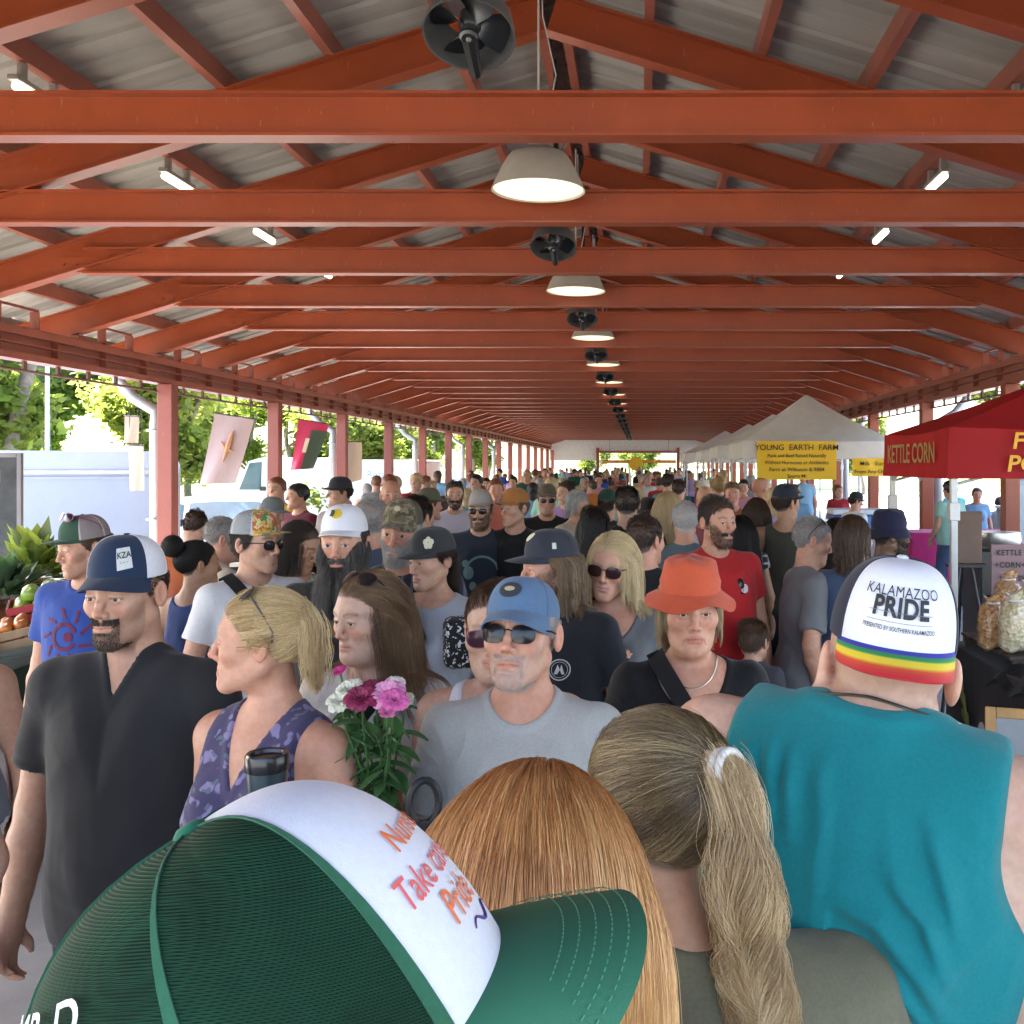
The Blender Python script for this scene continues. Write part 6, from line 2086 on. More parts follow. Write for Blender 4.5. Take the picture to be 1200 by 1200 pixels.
# leafy plants in pots behind
def potted_plant(x, y, z, s, seed, label, cols):
    r = empty('potted_plant', (x, y, z), 0, label, 'plant', 'leafy plants on the vegetable stall')
    m = MB(); m.lathe([(.001, 0), (.09, 0), (.12, .16), (.125, .17), (.11, .17), (.1, .15), (.001, .15)], 20); m.build('pot', plain('terracotta', (.3, .12, .06), .7), r, True)
    rs = np.random.RandomState(seed); m = MB(); V = []; C = []
    for k in range(150):
        an = rs.uniform(0, 6.28); el_ = rs.uniform(.1, 1.4); L = s * rs.uniform(.5, 1.1); d = np.array((math.cos(an) * math.cos(el_), math.sin(an) * math.cos(el_), math.sin(el_)))
        p0 = np.array((0, 0, .15)) + d * L * .35; p1 = np.array((0, 0, .15)) + d * L + np.array((0, 0, -.25 * L * math.cos(el_)))
        sd = np.cross(d, (0, 0, 1)); sd = sd / (np.linalg.norm(sd) + 1e-6) * L * .14; mid = (p0 + p1) / 2 + np.array((0, 0, .05 * L))
        V += [p0, mid + sd, p1, mid - sd]; c = np.array(cols[rs.randint(len(cols))]) * rs.uniform(.7, 1.3); C += [c] * 4
    cm = mesh_np('foliage', np.array(V), np.arange(len(V)).reshape(-1, 4), False); set_col(cm, np.array(C)); cm.materials.append(LEAF); add_obj('foliage', cm, None, r)


potted_plant(-4.45, 7.15, .83, .42, 1, 'bushy grey green leafy plant at the left edge of the vegetable table', ((.12, .2, .1), (.08, .15, .06)))
potted_plant(-4.6, 7.8, .9, .5, 2, 'bright yellow green leafy plant behind the grey green one', ((.25, .32, .05), (.16, .24, .05)))
potted_plant(-4.7, 6.6, .83, .38, 3, 'dark green leafy plant closest to the frame edge', ((.05, .11, .05), (.07, .13, .05)))
# chalkboard
r_ = empty('chalkboard', (-6.05, 9.3, 0), R(12), 'tall dark chalkboard with smeared white writing behind the plants', 'chalkboard')
m = MB(); m.bbox(-.36, .36, -.02, .02, 1.0, 2.02, .005); m.build('slate', plain('slate_dark', (.045, .05, .055), .7, 0, .4, 5), r_)
m = MB(); m.bbox(-.4, -.361, -.03, .03, .96, 2.06, .005); m.bbox(.361, .4, -.03, .03, .96, 2.06, .005); m.bbox(-.36, .36, -.03, .03, 2.021, 2.06, .005); m.bbox(-.36, .36, -.03, .03, .96, .999, .005); m.build('frame', plain('frame_grey', (.2, .19, .2), .6), r_)
m = MB()
for s_, sz, z in (('FRESH', .17, 1.84), ('Salad 4', .14, 1.64), ('Kale 3', .14, 1.46), ('Beets 3', .14, 1.28), ('Herbs 2', .14, 1.1)): m.text(s_, sz, Matrix.Translation((0, -.024, z)) @ Matrix.Rotation(R(90), 4, 'X'), .001, .01)
m.build('chalk_writing', plain('chalk_white', (.35, .37, .37), .8), r_)
for sx in (-.33, .33):
    m = MB(); m.bbox(sx - .02, sx + .02, -.02, .02, 0, .959, .004); m.build('leg', DARKT, r_)
# ------------------------------------------------------------------ the crowd
SHOE = plain('shoe_leather', (.05, .045, .04), .6)
SKINS = {'fair': (.53, .30, .20), 'pale': (.58, .36, .26), 'tan': (.43, .235, .14), 'ruddy': (.53, .275, .18), 'brown': (.16, .085, .05), 'olive': (.40, .245, .165)}
HC = {'black': [(.006, .005, .005), (.018, .013, .01)], 'dark': [(.012, .008, .006), (.045, .026, .016)], 'brown': [(.035, .019, .01), (.11, .06, .03)], 'lbrown': [(.07, .04, .02), (.24, .14, .07)],
      'blond': [(.22, .13, .05), (.54, .38, .18)], 'pblond': [(.36, .25, .12), (.68, .53, .3)], 'grey': [(.16, .155, .15), (.45, .44, .42)], 'white': [(.4, .39, .37), (.65, .64, .62)], 'red': [(.2, .05, .012), (.48, .2, .06)]}
DENIM = cloth((.05, .08, .16), 'denim', fold=.3)
DARKP = cloth((.02, .022, .03), 'dark_trousers', fold=.3)
KHAKI = cloth((.3, .24, .16), 'khaki_trousers', fold=.3)
NAVYP = cloth((.012, .018, .05), 'navy_shorts', fold=.3)
PRINT = MATS.get


def person(px, py, Y, yaw, label, sex='m', head=None, skin='fair', hairc='dark', group='people walking through the market', hyaw=0, scale=None, pants=None, hem=.1, shirt=None, shoes=True, **kw):
    """a person whose eyes stand at photo pixel (px, py) at depth Y; yaw 0 faces the camera, 90 faces the right of the photo"""
    h = dict(head or {}); h.setdefault('hair', tuple(np.array(HC[hairc]).mean(0)))
    pe = Person(sex, head=h, skin=SKINS[skin], yaw=hyaw, **kw)
    p = spot(px, py, Y)
    sc = p.z / pe.hc[2] if scale is None else scale
    rz = R(yaw)
    off = Matrix.Rotation(rz, 3, 'Z') @ Vector(pe.hc) * sc
    r = empty('person', (p.x - off.x, p.y - off.y, 0), rz, label, 'person', group, sc)
    pe.build_body(r)
    if shirt is not None:
        mat, skw = shirt
        pe.build_shirt(r, mat, **skw)
    pe.build_trousers(r, pants or DENIM, hem=hem, name='shorts' if .3 < hem < .7 else 'trousers')
    if shoes: pe.build_shoes(r, SHOE)
    pe.rz, pe.sc = rz, sc
    return r, pe


def bag(root, pe, x, y, z, w, h, d, mat, name='shoulder_bag'):
    m = MB(); m.bbox(x - w / 2, x + w / 2, y - d / 2, y + d / 2, z - h / 2, z + h / 2, min(w, d, h) * .3); return m.build(name, mat, root, True)


def on_chest(root, pe, shapes, mat, name, z=1.25, cover=None):
    """flat print pushed onto the shirt front; shapes = MB in the x-z plane at y=0"""
    V = np.concatenate(shapes.v).astype(F32)
    P = V.copy(); P[:, 1] = -.4; P[:, 2] += z
    for _ in range(30):
        d = pe.cover(P) - F32(.003)
        P[:, 1] += np.clip(d * .7, -.05, .05)
    shapes.v = [P]
    return shapes.build(name, mat, root)


def nape_ring(pe, z, tilt, a):
    """a chain closed round the neck"""
    D = np.stack([np.cos(a), np.sin(a), 0 * a], 1).astype(F32)
    P = np.array((0, .0, z), F32) + D * .15 + np.stack([0 * a, 0 * a, tilt * np.sin(a)], 1).astype(F32)
    for _ in range(30): P = P - D * np.clip((pe.field(P) - F32(.003)) * .6, -.03, .03)[:, None]
    return P


def neck_ring(pe, rad, dy, a):
    """a ring of beads laid down on the shoulders round the neck"""
    P = np.stack([pe.hc[0] * .6 + rad * np.cos(a), .018 + dy + rad * np.sin(a), np.full(len(a), 1.62)], 1).astype(F32)
    for _ in range(40):
        d = np.minimum(pe.torso(P, 0), pe.neckf(P, 0)) - F32(.003)
        P[:, 2] -= np.clip(d * .6, -.03, .03)
    return P


def on_back(root, pe, shapes, mat, name, z=1.25):
    V = np.concatenate(shapes.v).astype(F32)
    P = V.copy(); P[:, 1] = .4; P[:, 0] *= -1; P[:, 2] += z
    for _ in range(30):
        d = pe.cover(P) - F32(.003)
        P[:, 1] -= np.clip(d * .7, -.05, .05)
    shapes.v = [P]
    return shapes.build(name, mat, root)


def disc(m, cx, cz, r0, r1, a0=0, a1=360, n=28, sx=1.0):
    a = np.radians(np.linspace(a0, a1, n)); k = 4
    G = np.stack([np.stack([cx + sx * r * np.cos(a), np.zeros(n), cz + r * np.sin(a)], 1) for r in np.linspace(r0, r1, k)], 1)
    m.grid(G); return m


TEE = dict(neck='crew')
def tee(c, **k):
    d = dict(neck='crew'); cl = k.pop('cl', {}); d.update(k)
    return (cloth(c, **cl), d)


LOD_BG = 1
# ---- 1  man in black V-neck
r, p = person(148, 695, 2.36, -4, 'man in a black V-neck T-shirt and navy cap with a white label, frowning', head=dict(stubble=.62, goatee=True, recede=.0, w=.95, hair=(.035, .022, .015), brow=.75, eye=.75, scalp=False), hyaw=-3, pitch=2, lod=0, hs=.95, sw=1.04, g=.98, neck=1.0,
              shirt=tee((.021, .021, .0225), neck='v', dp=-.025, seed=3, sleeve=.62, loose=.012, fold=.004, cl=dict(fold=.2)), pants=DARKP, L='hang', R_='hang')
c, d = p.cap(r, (.012, .026, .06), back=(.62, .63, .68), mesh_back=False, bend=.032, brim_l=.066, z0=.042, drop=.016, rot=R(8))
p.patch(d, c, R(26), .3, .036, .042, (.55, .56, .55), False, 'label_patch', .12)
m = MB(); m.text('KZA', .017, fn=p.on_dome(d, R(26), .33, off=.0052, rot=.12), bold=.02); m.text('- - -', .012, fn=p.on_dome(d, R(26), .23, off=.0052, rot=.12)); m.build('lettering', plain('cap_letter_dark', (.03, .04, .04), .7), c)
hair(p, r, 'buzz', HC['dark'], n=5000, length=.006, zmax=.042, rad=.0003)
beard(p, r, [(.028, .016, .01), (.05, .03, .018)], n=6000, length=.005, goatee=True, rad=.0002)
# ---- 2  profile woman with blond ponytail
r, p = person(306, 752, 2.12, -27, 'woman with a short blond ponytail seen in profile, purple patterned sleeveless top', 'f', head=dict(age=1, nose=1.15, w=.96, jaw=.95, hair=(.3, .22, .12), brow=.4, browc=(.25, .16, .09)), skin='ruddy', hairc='blond', hyaw=-58, pitch=-2, lod=0, g=1.04, sw=1.08, bust=.75, hs=.9,
              shirt=(cloth((.055, .045, .1), 'floral_cloth', fold=.2, pattern='floral', col2=[(.2, .17, .3), (.1, .12, .16)], pscale=26), dict(neck='v', dp=.05, strap=.015, seed=4)), pants=DENIM, L=((.07, .02, -.27), (.05, -.2, -.21)), R_='hang')
hair(p, r, 'tied', [(.22, .13, .055), (.48, .33, .15), (.68, .52, .29)], n=11000, tie=(0, .096, .055), plen=.15, tail_r=.026, wave=.35, puff=.006, tail_dir=(0, .8, -.5), rad=.00042)
p.sunglasses(r, (.02, .02, .02), (.03, .035, .03), up=True, dz=.006)
# ---- 3  bouquet woman
r, p = person(432, 722, 2.62, -14, 'young woman with wavy brown hair and sunglasses on her head, white T-shirt', 'f', head=dict(fat=.009, jaw=1.08, w=1.02, nose=.85, hair=(.12, .07, .035), brow=.7, flush=1.5, eye=.7), skin='pale', hairc='brown', hyaw=-22, pitch=6, lod=0, hs=.93, g=1.16,
              shirt=tee((.6, .58, .55), neck='crew', dp=.01, sleeve=.5, seed=5), L=((.06, -.02, -.27), (-.1, -.2, -.2)), R_=((.05, -.02, -.27), (-.08, -.22, -.14)))
hair(p, r, 'long', [(.06, .033, .016), (.16, .09, .042), (.34, .2, .1)], n=12000, length=.4, wave=.75, puff=.0045, rad=.0004, cl=.55, back=.8)
p.sunglasses(r, (.015, .012, .012), (.012, .01, .012), up=True, w=.058, h=.046, dz=.004)
p.belt(r, (.1, 1.5), (-.2, 1.0), .035)
BOUQ = p
# ---- 4  big bearded man
r, p = person(403, 637, 3.95, 2, 'man with a long dark beard and a white cap bearing a yellow emblem', head=dict(stubble=.9, fat=.004, jaw=1.1, w=1.04, hair=(.03, .022, .018), eye=.8), skin='ruddy', hyaw=-3, lod=1, g=1.3, sw=1.12, belly=.05,
              shirt=tee((.022, .019, .018), seed=6, sleeve=.6), pants=DARKP, hs=1.04)
c, d = p.cap(r, (.66, .66, .7), mesh_back=False, bend=.022, brim_l=.06, z0=.046, drop=.01)
p.patch(d, c, R(-2), .42, .052, .034, (.62, .42, .03), True, 'emblem')
m = MB(); G = []
fn = p.on_dome(d, R(-2), .42, off=.0055)
for k in range(1): m.add(fn(np.array([(-.026, .0, 0), (-.012, .012, 0), (-.006, 0, 0), (-.012, -.013, 0), (-.03, .01, 0), (-.03, -.01, 0)])), None, [(0, 2, 1), (0, 3, 2), (0, 1, 4), (0, 5, 3)])
m.build('emblem_tail', plain('emblem_green', (.02, .07, .04), .6), c)
hair(p, r, 'short', HC['dark'], n=4000, length=.03, zmax=.05)
beard(p, r, [(.02, .014, .01), (.045, .032, .024), (.08, .065, .055), (.3, .285, .27)], n=16000, length=.19, wide=.14, rad=.00035)
m = MB()
for k, (x, z) in enumerate(((-.12, .02), (.02, .03), (.13, -.01), (-.05, -.04))): disc(m, x, z, .0, .035, sx=1.6)
on_chest(r, p, m, cloth((.12, .075, .03), 'tan_print', fold=.05), 'shirt_print', 1.3)
# ---- 5  patterned cap man
r, p = person(300, 637, 4.25, 40, 'young man in a tropical print cap and dark sunglasses with a black crossbody strap', head=dict(stubble=.18, w=.95, hair=(.03, .02, .014)), hyaw=30, lod=1, g=.95,
              shirt=tee((.62, .62, .62), seed=7, sleeve=.6), L='hang', R_=((.07, .02, -.27), (-.02, -.2, -.26)), pants=DARKP)
pm = cloth((.55, .36, .06), 'tropical_print', fold=.1, pattern='camo', col2=[(.05, .22, .09), (.5, .1, .03), (.6, .5, .25)], pscale=26)
c, d = p.cap(r, (.5, .35, .05), back=(.5, .52, .55), pat=pm, bend=.014, brim_l=.07, z0=.044)
hair(p, r, 'short', HC['dark'], n=4000, length=.055, zmax=.045)
p.sunglasses(r, (.012, .012, .012))
p.belt(r, (-.11, 1.5), (.2, 1.0), .05)
# ---- 6  blue T-shirt man
r, p = person(99, 642, 4.3, -12, 'man in a royal blue T-shirt with a faded red print, green and white cap', head=dict(stubble=.35, w=.95, hair=(.16, .08, .045)), skin='ruddy', hairc='brown', hyaw=-28, pitch=8, lod=1, g=1.08, sw=1.08,
              shirt=tee((.025, .06, .26), seed=8, sleeve=.62), L='hang', R_='hang')
c, d = p.cap(r, (.04, .085, .055), back=(.5, .42, .42), bend=.02, z0=.044, mesh_back=True)
hair(p, r, 'short', HC['brown'], n=3500, length=.02, zmax=.045)
p.sunglasses(r, (.25, .03, .1), (.02, .012, .02), pos=Matrix.Translation((0, .03, .1)) @ Matrix.Rotation(R(-28), 4, 'X') @ Matrix.Translation((0, -.0, 0)), w=.055)
m = MB(); rs_ = np.random.RandomState(4)
disc(m, 0, 0, .045, .06, 20, 330)
for k in range(9):
    a = math.radians(40 * k + 10); m.tube([(math.cos(a) * .075, 0, math.sin(a) * .075), (math.cos(a + .25) * .12, 0, math.sin(a + .25) * .12)], .006, 4)
disc(m, .02, .0, 0, .02)
on_chest(r, p, m, cloth((.12, .02, .05), 'faded_red_print', fold=.05), 'shirt_print', 1.27)
# ---- 7  central man in sunglasses
r, p = person(611, 744, 2.22, -2, 'older man in clip style sunglasses, faded blue cap and light grey T-shirt', head=dict(stubble=.38, goatee=True, age=1, w=1.0, jaw=1.0, nose=1.12, hair=(.36, .33, .3), brow=.35, eyes=False, scalp=False), skin='ruddy', hairc='grey', hyaw=-8, pitch=-12, lod=0, g=1.0, sw=.98,
              shirt=tee((.34, .345, .33), neck='crew', dp=.015, seed=9, sleeve=.6, loose=.013, fold=.010, res=.0048), pants=KHAKI)
c, d = p.cap(r, (.085, .15, .25), mesh_back=False, bend=.034, brim_l=.068, z0=.04, drop=.022, H=.088, fullp=.1, fine=1, rx=.08)
p.patch(d, c, R(-6), .35, .068, .034, (.03, .035, .045), True, 'cap_badge')
p.patch(d, c, R(-6), .35, .03, .01, (.4, .34, .2), True, 'badge_mark', off=.0048)
hair(p, r, 'short', HC['grey'], n=6000, length=.018, zmax=.04, rad=.0003)
beard(p, r, [(.3, .27, .24), (.5, .48, .45)], n=1500, length=.0045, goatee=True, rad=.0002)
p.sunglasses(r, (.014, .011, .01), (.006, .009, .007), half=True, w=.05, h=.041)
# ---- 8  white tank top woman behind him
r, p = person(584, 737, 2.5, -8, 'woman in a white tank top half hidden behind the man in sunglasses', 'f', head=dict(fat=.012, jaw=1.1, w=1.04, eyes=False, smile=.003, hair=(.2, .11, .07)), skin='pale', hairc='brown', hyaw=6, pitch=4, lod=0, g=1.32, sw=1.15,
              shirt=(cloth((.66, .66, .7), 'white_knit', fold=.2), dict(neck='tank', strap=.005, seed=10)), L='hang', R_=((.08, .02, -.27), (-.02, -.21, -.3)))
hair(p, r, 'tied', HC['brown'], n=5000, tie=(0, .09, .07), plen=.2)
p.sunglasses(r, (.18, .06, .1), (.05, .02, .03), w=.055, h=.045)
# black handbag at her front
m = MB(); m.bbox(-.13, .13, -.06, .06, -.2, .0, .04); m.tube([(.028 * math.cos(a) * (1.0), 0, .035 + .042 * math.sin(a)) for a in np.linspace(0, 2 * math.pi, 20)], .008, 8)
o = m.build('handbag', cloth((.01, .01, .011), 'black_leather', fold=.2, rough=.4), None, True); q = spot(497, 962, 1.95); o.location = q; o.rotation_euler = (0, 0, .4); tag(o, 'black handbag with a round handle held below the peonies', 'handbag')
# ---- 9  grey tee woman in dark cap
r, p = person(507, 656, 4.15, -10, 'woman in a dark cap with a cream flower, sunglasses hung on her pale grey T-shirt', 'f', head=dict(w=.97, hair=(.04, .025, .015), fat=.003), hairc='dark', hyaw=-32, pitch=6, lod=0, g=1.05,
              shirt=tee((.36, .38, .41), neck='scoop', dp=-.07, seed=11, sleeve=.62), L=((.09, .03, -.25), (.06, -.16, -.38)), R_='hang', pants=DARKP)
c, d = p.cap(r, (.035, .036, .036), bend=.02, z0=.04, mesh_back=False, drop=.014)
for k, (dx, dz) in enumerate(((0, .012), (.013, .002), (-.012, .002), (.006, -.011), (-.007, -.011))): p.patch(d, c, R(48) + dx / .094, .26 + dz / .14, .02, .02, (.62, .58, .42), True, 'flower_petal', off=.004 + .0004 * k)
hair(p, r, 'tied', HC['dark'], n=4000, tie=(0, .1, -.03), plen=.15, zmax=.045)
p.sunglasses(r, (.1, .02, .03), (.02, .012, .02), pos=Matrix.Translation((.0, -.02, -.335)) @ Matrix.Rotation(R(90), 4, 'Y') @ Matrix.Translation((0, 0, 0)), w=.045, h=.036, temple=False)
m = MB(); m.bbox(-.09, .09, -.05, .05, -.1, .1, .03); o = m.build('crossbody_bag', cloth((.015, .015, .016), 'black_white_print', pattern='floral', col2=[(.6, .6, .6)], pscale=45, fold=.2), None, True); o.location = spot(547, 752, 4.0); o.rotation_euler = (0, 0, .3); tag(o, 'black and white patterned bag at the hip of the grey shirted woman', 'bag')
# ---- 10 camo cap older man
r, p = person(470, 624, 4.35, 6, 'older man with a grey beard, olive brown cap and dark striped shirt', head=dict(stubble=.6, age=.8, w=1.0, hair=(.4, .38, .36), eye=.7), skin='ruddy', hairc='grey', hyaw=-10, pitch=4, roll=6, lod=1, g=1.2, sw=1.1, belly=.03,
              shirt=tee((.022, .027, .045), seed=12, sleeve=.7, cl=dict(pattern='stripe', col2=(.09, .1, .13), pscale=150)))
c, d = p.cap(r, (.12, .095, .055), pat=cloth((.12, .095, .055), 'camo_cloth', pattern='camo', col2=[(.06, .055, .03), (.2, .16, .1)], pscale=30, fold=.1), bend=.03, drop=.012, z0=.044)
p.patch(d, c, 0, .4, .034, .02, (.45, .38, .28), True, 'cap_badge')
hair(p, r, 'short', HC['grey'], n=2500, length=.02, zmax=.045)
beard(p, r, [(.25, .24, .22), (.55, .53, .5)], n=6000, length=.03, rad=.0005)
# ---- 15 long-haired man in black tee, navy cap
r, p = person(645, 665, 3.6, -24, 'long haired man in a charcoal cap and black T-shirt with a round white chest emblem', head=dict(stubble=.55, nose=1.1, w=.97, hair=(.13, .075, .035)), skin='ruddy', hairc='lbrown', hyaw=-40, pitch=3, lod=0, g=1.12, sw=1.1,
              shirt=tee((.0125, .014, .019), seed=13, sleeve=.62, loose=.014), pants=DARKP)
c, d = p.cap(r, (.032, .035, .047), mesh_back=False, bend=.022, z0=.042, brim_l=.075, drop=.01)
p.patch(d, c, R(8), .48, .05, .026, (.6, .58, .42), True, 'cap_emblem', .5); p.patch(d, c, R(78), .25, .014, .018, (.6, .6, .52), False, 'side_flag')
hair(p, r, 'long', [(.07, .04, .02), (.18, .11, .055), (.34, .22, .12)], n=8000, length=.22, wave=.5, zmax=.045, rad=.0006)
beard(p, r, [(.1, .06, .03), (.25, .15, .08)], n=3000, length=.02)
m = MB(); disc(m, 0, 0, .033, .037, n=40); disc(m, 0, 0, .026, .0275, n=40)
m.add([(-.018, 0, -.015), (-.006, 0, .018), (.002, 0, .0), (-.006, 0, -.015), (.006, 0, .018), (.018, 0, -.015), (.008, 0, -.015)], None, [(0, 1, 3), (1, 2, 3), (2, 4, 6), (4, 5, 6)])
V = np.concatenate(m.v); V[:, 0] += .095; m.v = [V]
on_chest(r, p, m, cloth((.5, .5, .5), 'white_print', fold=.02), 'chest_emblem', 1.29)
# ---- 16 smiling blond woman
r, p = person(716, 664, 3.75, -4, 'smiling blond woman in dark sunglasses, grey top and brown bag strap', 'f', head=dict(smile=.002, w=.97, eyes=False, hair=(.45, .34, .2), lips=(.5, .23, .19)), skin='ruddy', hairc='pblond', hyaw=-10, roll=7, pitch=4, lod=0, g=1.1,
              shirt=tee((.13, .135, .14), neck='scoop', seed=14, sleeve=.5), L='hang', R_=((.05, -.02, -.27), (-.14, -.19, -.1)))
hair(p, r, 'long', [(.36, .25, .11), (.56, .42, .22), (.72, .59, .37)], n=8000, length=.27, wave=.25, part=-.02, rad=.00055, puff=.006)
p.sunglasses(r, (.03, .012, .01), (.035, .014, .014), w=.055, h=.044)
p.belt(r, (-.09, 1.5), (.2, .98), .04, (.16, .06, .03))
# ---- 17 bucket hat woman
r, p = person(809, 713, 2.78, 3, 'older woman in an orange red bucket hat and black scoop neck top, unsmiling', 'f', head=dict(age=.22, fat=.008, jaw=1.05, w=1.0, nose=.95, smile=-.003, hair=(.26, .18, .09), brow=.35, browc=(.2, .13, .08), eye=.72), skin='ruddy', hairc='blond', hyaw=2, pitch=3, lod=0, g=1.2, sw=1.08, bust=1.1,
              shirt=tee((.008, .008, .009), neck='scoop', seed=15, sleeve=.5, loose=.016), pants=DARKP)
p.bucket(r, (.5, .085, .035), z0=.052, brim=.058, drop=.034, H=.088, ripple=.01)
hair(p, r, 'long', [(.17, .11, .05), (.32, .22, .11), (.5, .38, .22)], n=6000, length=.14, zmax=.07, rad=.0005, wave=.2)
p.belt(r, (-.1, 1.5), (.2, 1.02), .05)
m = MB(); a = np.linspace(0, 1, 25); m.tube(neck_ring(p, .077, -.022, np.linspace(0, 2 * math.pi, 60)), .0014, 5, cap=False); m.build('necklace', plain('silver_chain', (.6, .58, .55), .25, .9), r, True)

# ---- 11/30s mid distance people facing us
def simple(px, py, Y, yaw, label, sex, shirtc, hairc='dark', style='short', hyaw=0, skin='fair', lod=1, cap=None, glasses=False, beardc=None, hl=.03, pants=None, hem=.1, head=None, tie=None, skw=None, up=False, backcap=False, n=None, ccl=None, **kw):
    hd = dict(head or {})
    if beardc: hd.setdefault('stubble', .8)
    if glasses: hd['eyes'] = False
    rr = random.Random(int(px) * 7 + int(py)); hd.setdefault('w', rr.uniform(.93, 1.06)); hd.setdefault('jaw', rr.uniform(.88, 1.14)); hd.setdefault('nose', rr.uniform(.8, 1.25)); hd.setdefault('fat', rr.choice((0, 0, .004, .008)))
    sh = tee(shirtc, seed=int(px) % 50, **(skw or {}))
    r, p = person(px, py, Y, yaw, label, sex, head=hd, skin=skin, hairc=hairc, hyaw=hyaw, lod=lod, shirt=sh, pants=pants, hem=hem, **kw)
    z = None
    if cap:
        p.cap(r, cap[0], back=cap[1] if len(cap) > 1 else None, z0=.044, mesh_back=False, bend=.022, drop=.01, backwards=backcap, fine=1); z = .046
    n = n or {0: 6000, 1: 3000, 2: 1500}[lod]
    if style in ('tied', 'bun'): hair(p, r, style, HC[hairc], n=n, tie=tie or (0, .1, .04), plen=hl, zmax=z)
    elif style: hair(p, r, style, HC[hairc], n=n, length=hl, zmax=z, wave=.25 if style == 'long' else 0)
    if glasses: p.sunglasses(r)
    if up: p.sunglasses(r, up=True)
    if beardc: beard(p, r, HC[beardc], n=max(900, n // 3), length=.014)
    return r, p


r, p = simple(563, 598, 7.0, 4, 'bearded man in sunglasses, pale grey cap and navy T-shirt with a big moon print', 'm', (.018, .026, .04), 'brown', 'short', -6, cap=((.3, .28, .26),), glasses=True, beardc='brown', g=1.12, sw=1.08)
m = MB(); disc(m, .02, .0, .1, .115, 10, 170); disc(m, -.07, .0, .0, .045, sx=.8); disc(m, -.04, -.09, 0, .03, sx=.8); disc(m, -.09, .06, 0, .025)
on_chest(r, p, m, cloth((.13, .2, .21), 'moon_print', fold=.02), 'shirt_print', 1.22)
simple(603, 596, 7.0, -6, 'man in a rust orange cap and black T-shirt looking to the side', 'm', (.008, .008, .009), 'lbrown', 'short', -34, cap=((.34, .14, .04),), sw=1.05, pants=DARKP)
simple(641, 586, 8.8, 4, 'moustached man in dark sunglasses, brown cap and black T-shirt', 'm', (.008, .008, .009), 'dark', 'short', 4, cap=((.1, .075, .05),), glasses=True, beardc=None, head=dict(stubble=.4), g=1.05, sw=1.08, lod=2)
r, p = simple(841, 612, 5.2, 22, 'dark bearded man in a bright red T-shirt looking down the aisle', 'm', (.4, .016, .018), 'dark', 'short', 10, beardc='dark', g=1.2, sw=1.1, belly=.03, hl=.04, pants=DARKP, skin='ruddy')
m = MB(); m.add([(-.085, 0, .0), (-.07, 0, -.014), (-.04, 0, .012), (-.068, 0, -.004)], None, [(0, 1, 3), (1, 2, 3)]); disc(m, .09, .01, 0, .022)
on_chest(r, p, m, cloth((.6, .55, .55), 'white_logo', fold=.02), 'shirt_mark', 1.3)
p.sunglasses(r, (.1, .01, .02), (.04, .012, .03), pos=Matrix.Translation((.05, -.03, -.33)) @ Matrix.Rotation(R(90), 4, 'Y'), temple=False, w=.05)
simple(803, 612, 6.3, 170, 'grey haired man seen from behind in a slate blue T-shirt', 'm', (.09, .13, .15), 'white', 'short', 10, skin='ruddy', sw=1.1, g=1.15, hl=.025)
r, p = person(868, 622, 7.3, 178, 'woman with long dark hair in a black and white plaid top and grey shorts', 'f', skin='tan', hairc='black', lod=1, shirt=(cloth((.02, .02, .022), 'plaid_cloth', pattern='plaid', col2=(.35, .35, .35), pscale=110), dict(neck='scoop', sleeve=.25, hem=.93)), pants=cloth((.12, .13, .14), 'grey_shorts'), hem=.62)
hair(p, r, 'long', HC['black'], n=3000, length=.5)
simple(888, 602, 7.6, 150, 'woman with long brown hair seen from behind in a hot pink T-shirt', 'f', (.6, .07, .2), 'brown', 'long', 10, hl=.42, lod=2, pants=DARKP)
r, p = person(921, 590, 7.4, 168, 'man seen from behind in an olive tank top and navy cap', head=dict(hair=(.03, .02, .015)), skin='tan', lod=1, g=1.1, sw=1.1, shirt=(cloth((.05, .048, .035), 'olive_knit'), dict(neck='tank', strap=.0)), pants=DARKP, hyaw=-40)
p.cap(r, (.018, .025, .04), z0=.044, mesh_back=False); hair(p, r, 'short', HC['dark'], n=2000, zmax=.046)
# ---- 24 grey man with hand in pocket
r, p = simple(952, 634, 5.2, 96, 'grey haired man in profile wearing a grey T-shirt and navy shorts, sunglasses on his head', 'm', (.15, .155, .16), 'grey', 'short', 0, skin='ruddy', pitch=14, g=1.2, sw=1.08, belly=.05, pants=NAVYP, hem=.5, up=True, R_='pocket', L='carry', head=dict(stubble=.12, fat=.006), lod=1, hl=.022, skw=dict(sleeve=.75, loose=.02))
simple(1001, 632, 5.05, 165, 'woman with brown hair seen from behind in a blue T-shirt and white trousers', 'f', (.045, .07, .13), 'brown', 'long', -25, hl=.17, g=1.15, pants=cloth((.6, .58, .56), 'white_trousers'), lod=1)
simple(983, 630, 6.0, 160, 'woman with black hair seen from behind in a dark green top', 'f', (.018, .024, .02), 'black', 'long', -20, hl=.3, lod=1)
r, p = person(1043, 628, 5.6, 100, 'man in a navy bucket hat and dark jacket seen in profile', skin='brown', hairc='black', lod=1, g=1.1, sw=1.08, shirt=(cloth((.012, .012, .015)), dict(neck='crew', sleeve=1.9)), pants=DARKP, head=dict(stubble=.8))
p.bucket(r, (.014, .014, .04), z0=.045, brim=.035, drop=.05, H=.1); beard(p, r, HC['black'], n=1500, length=.02)
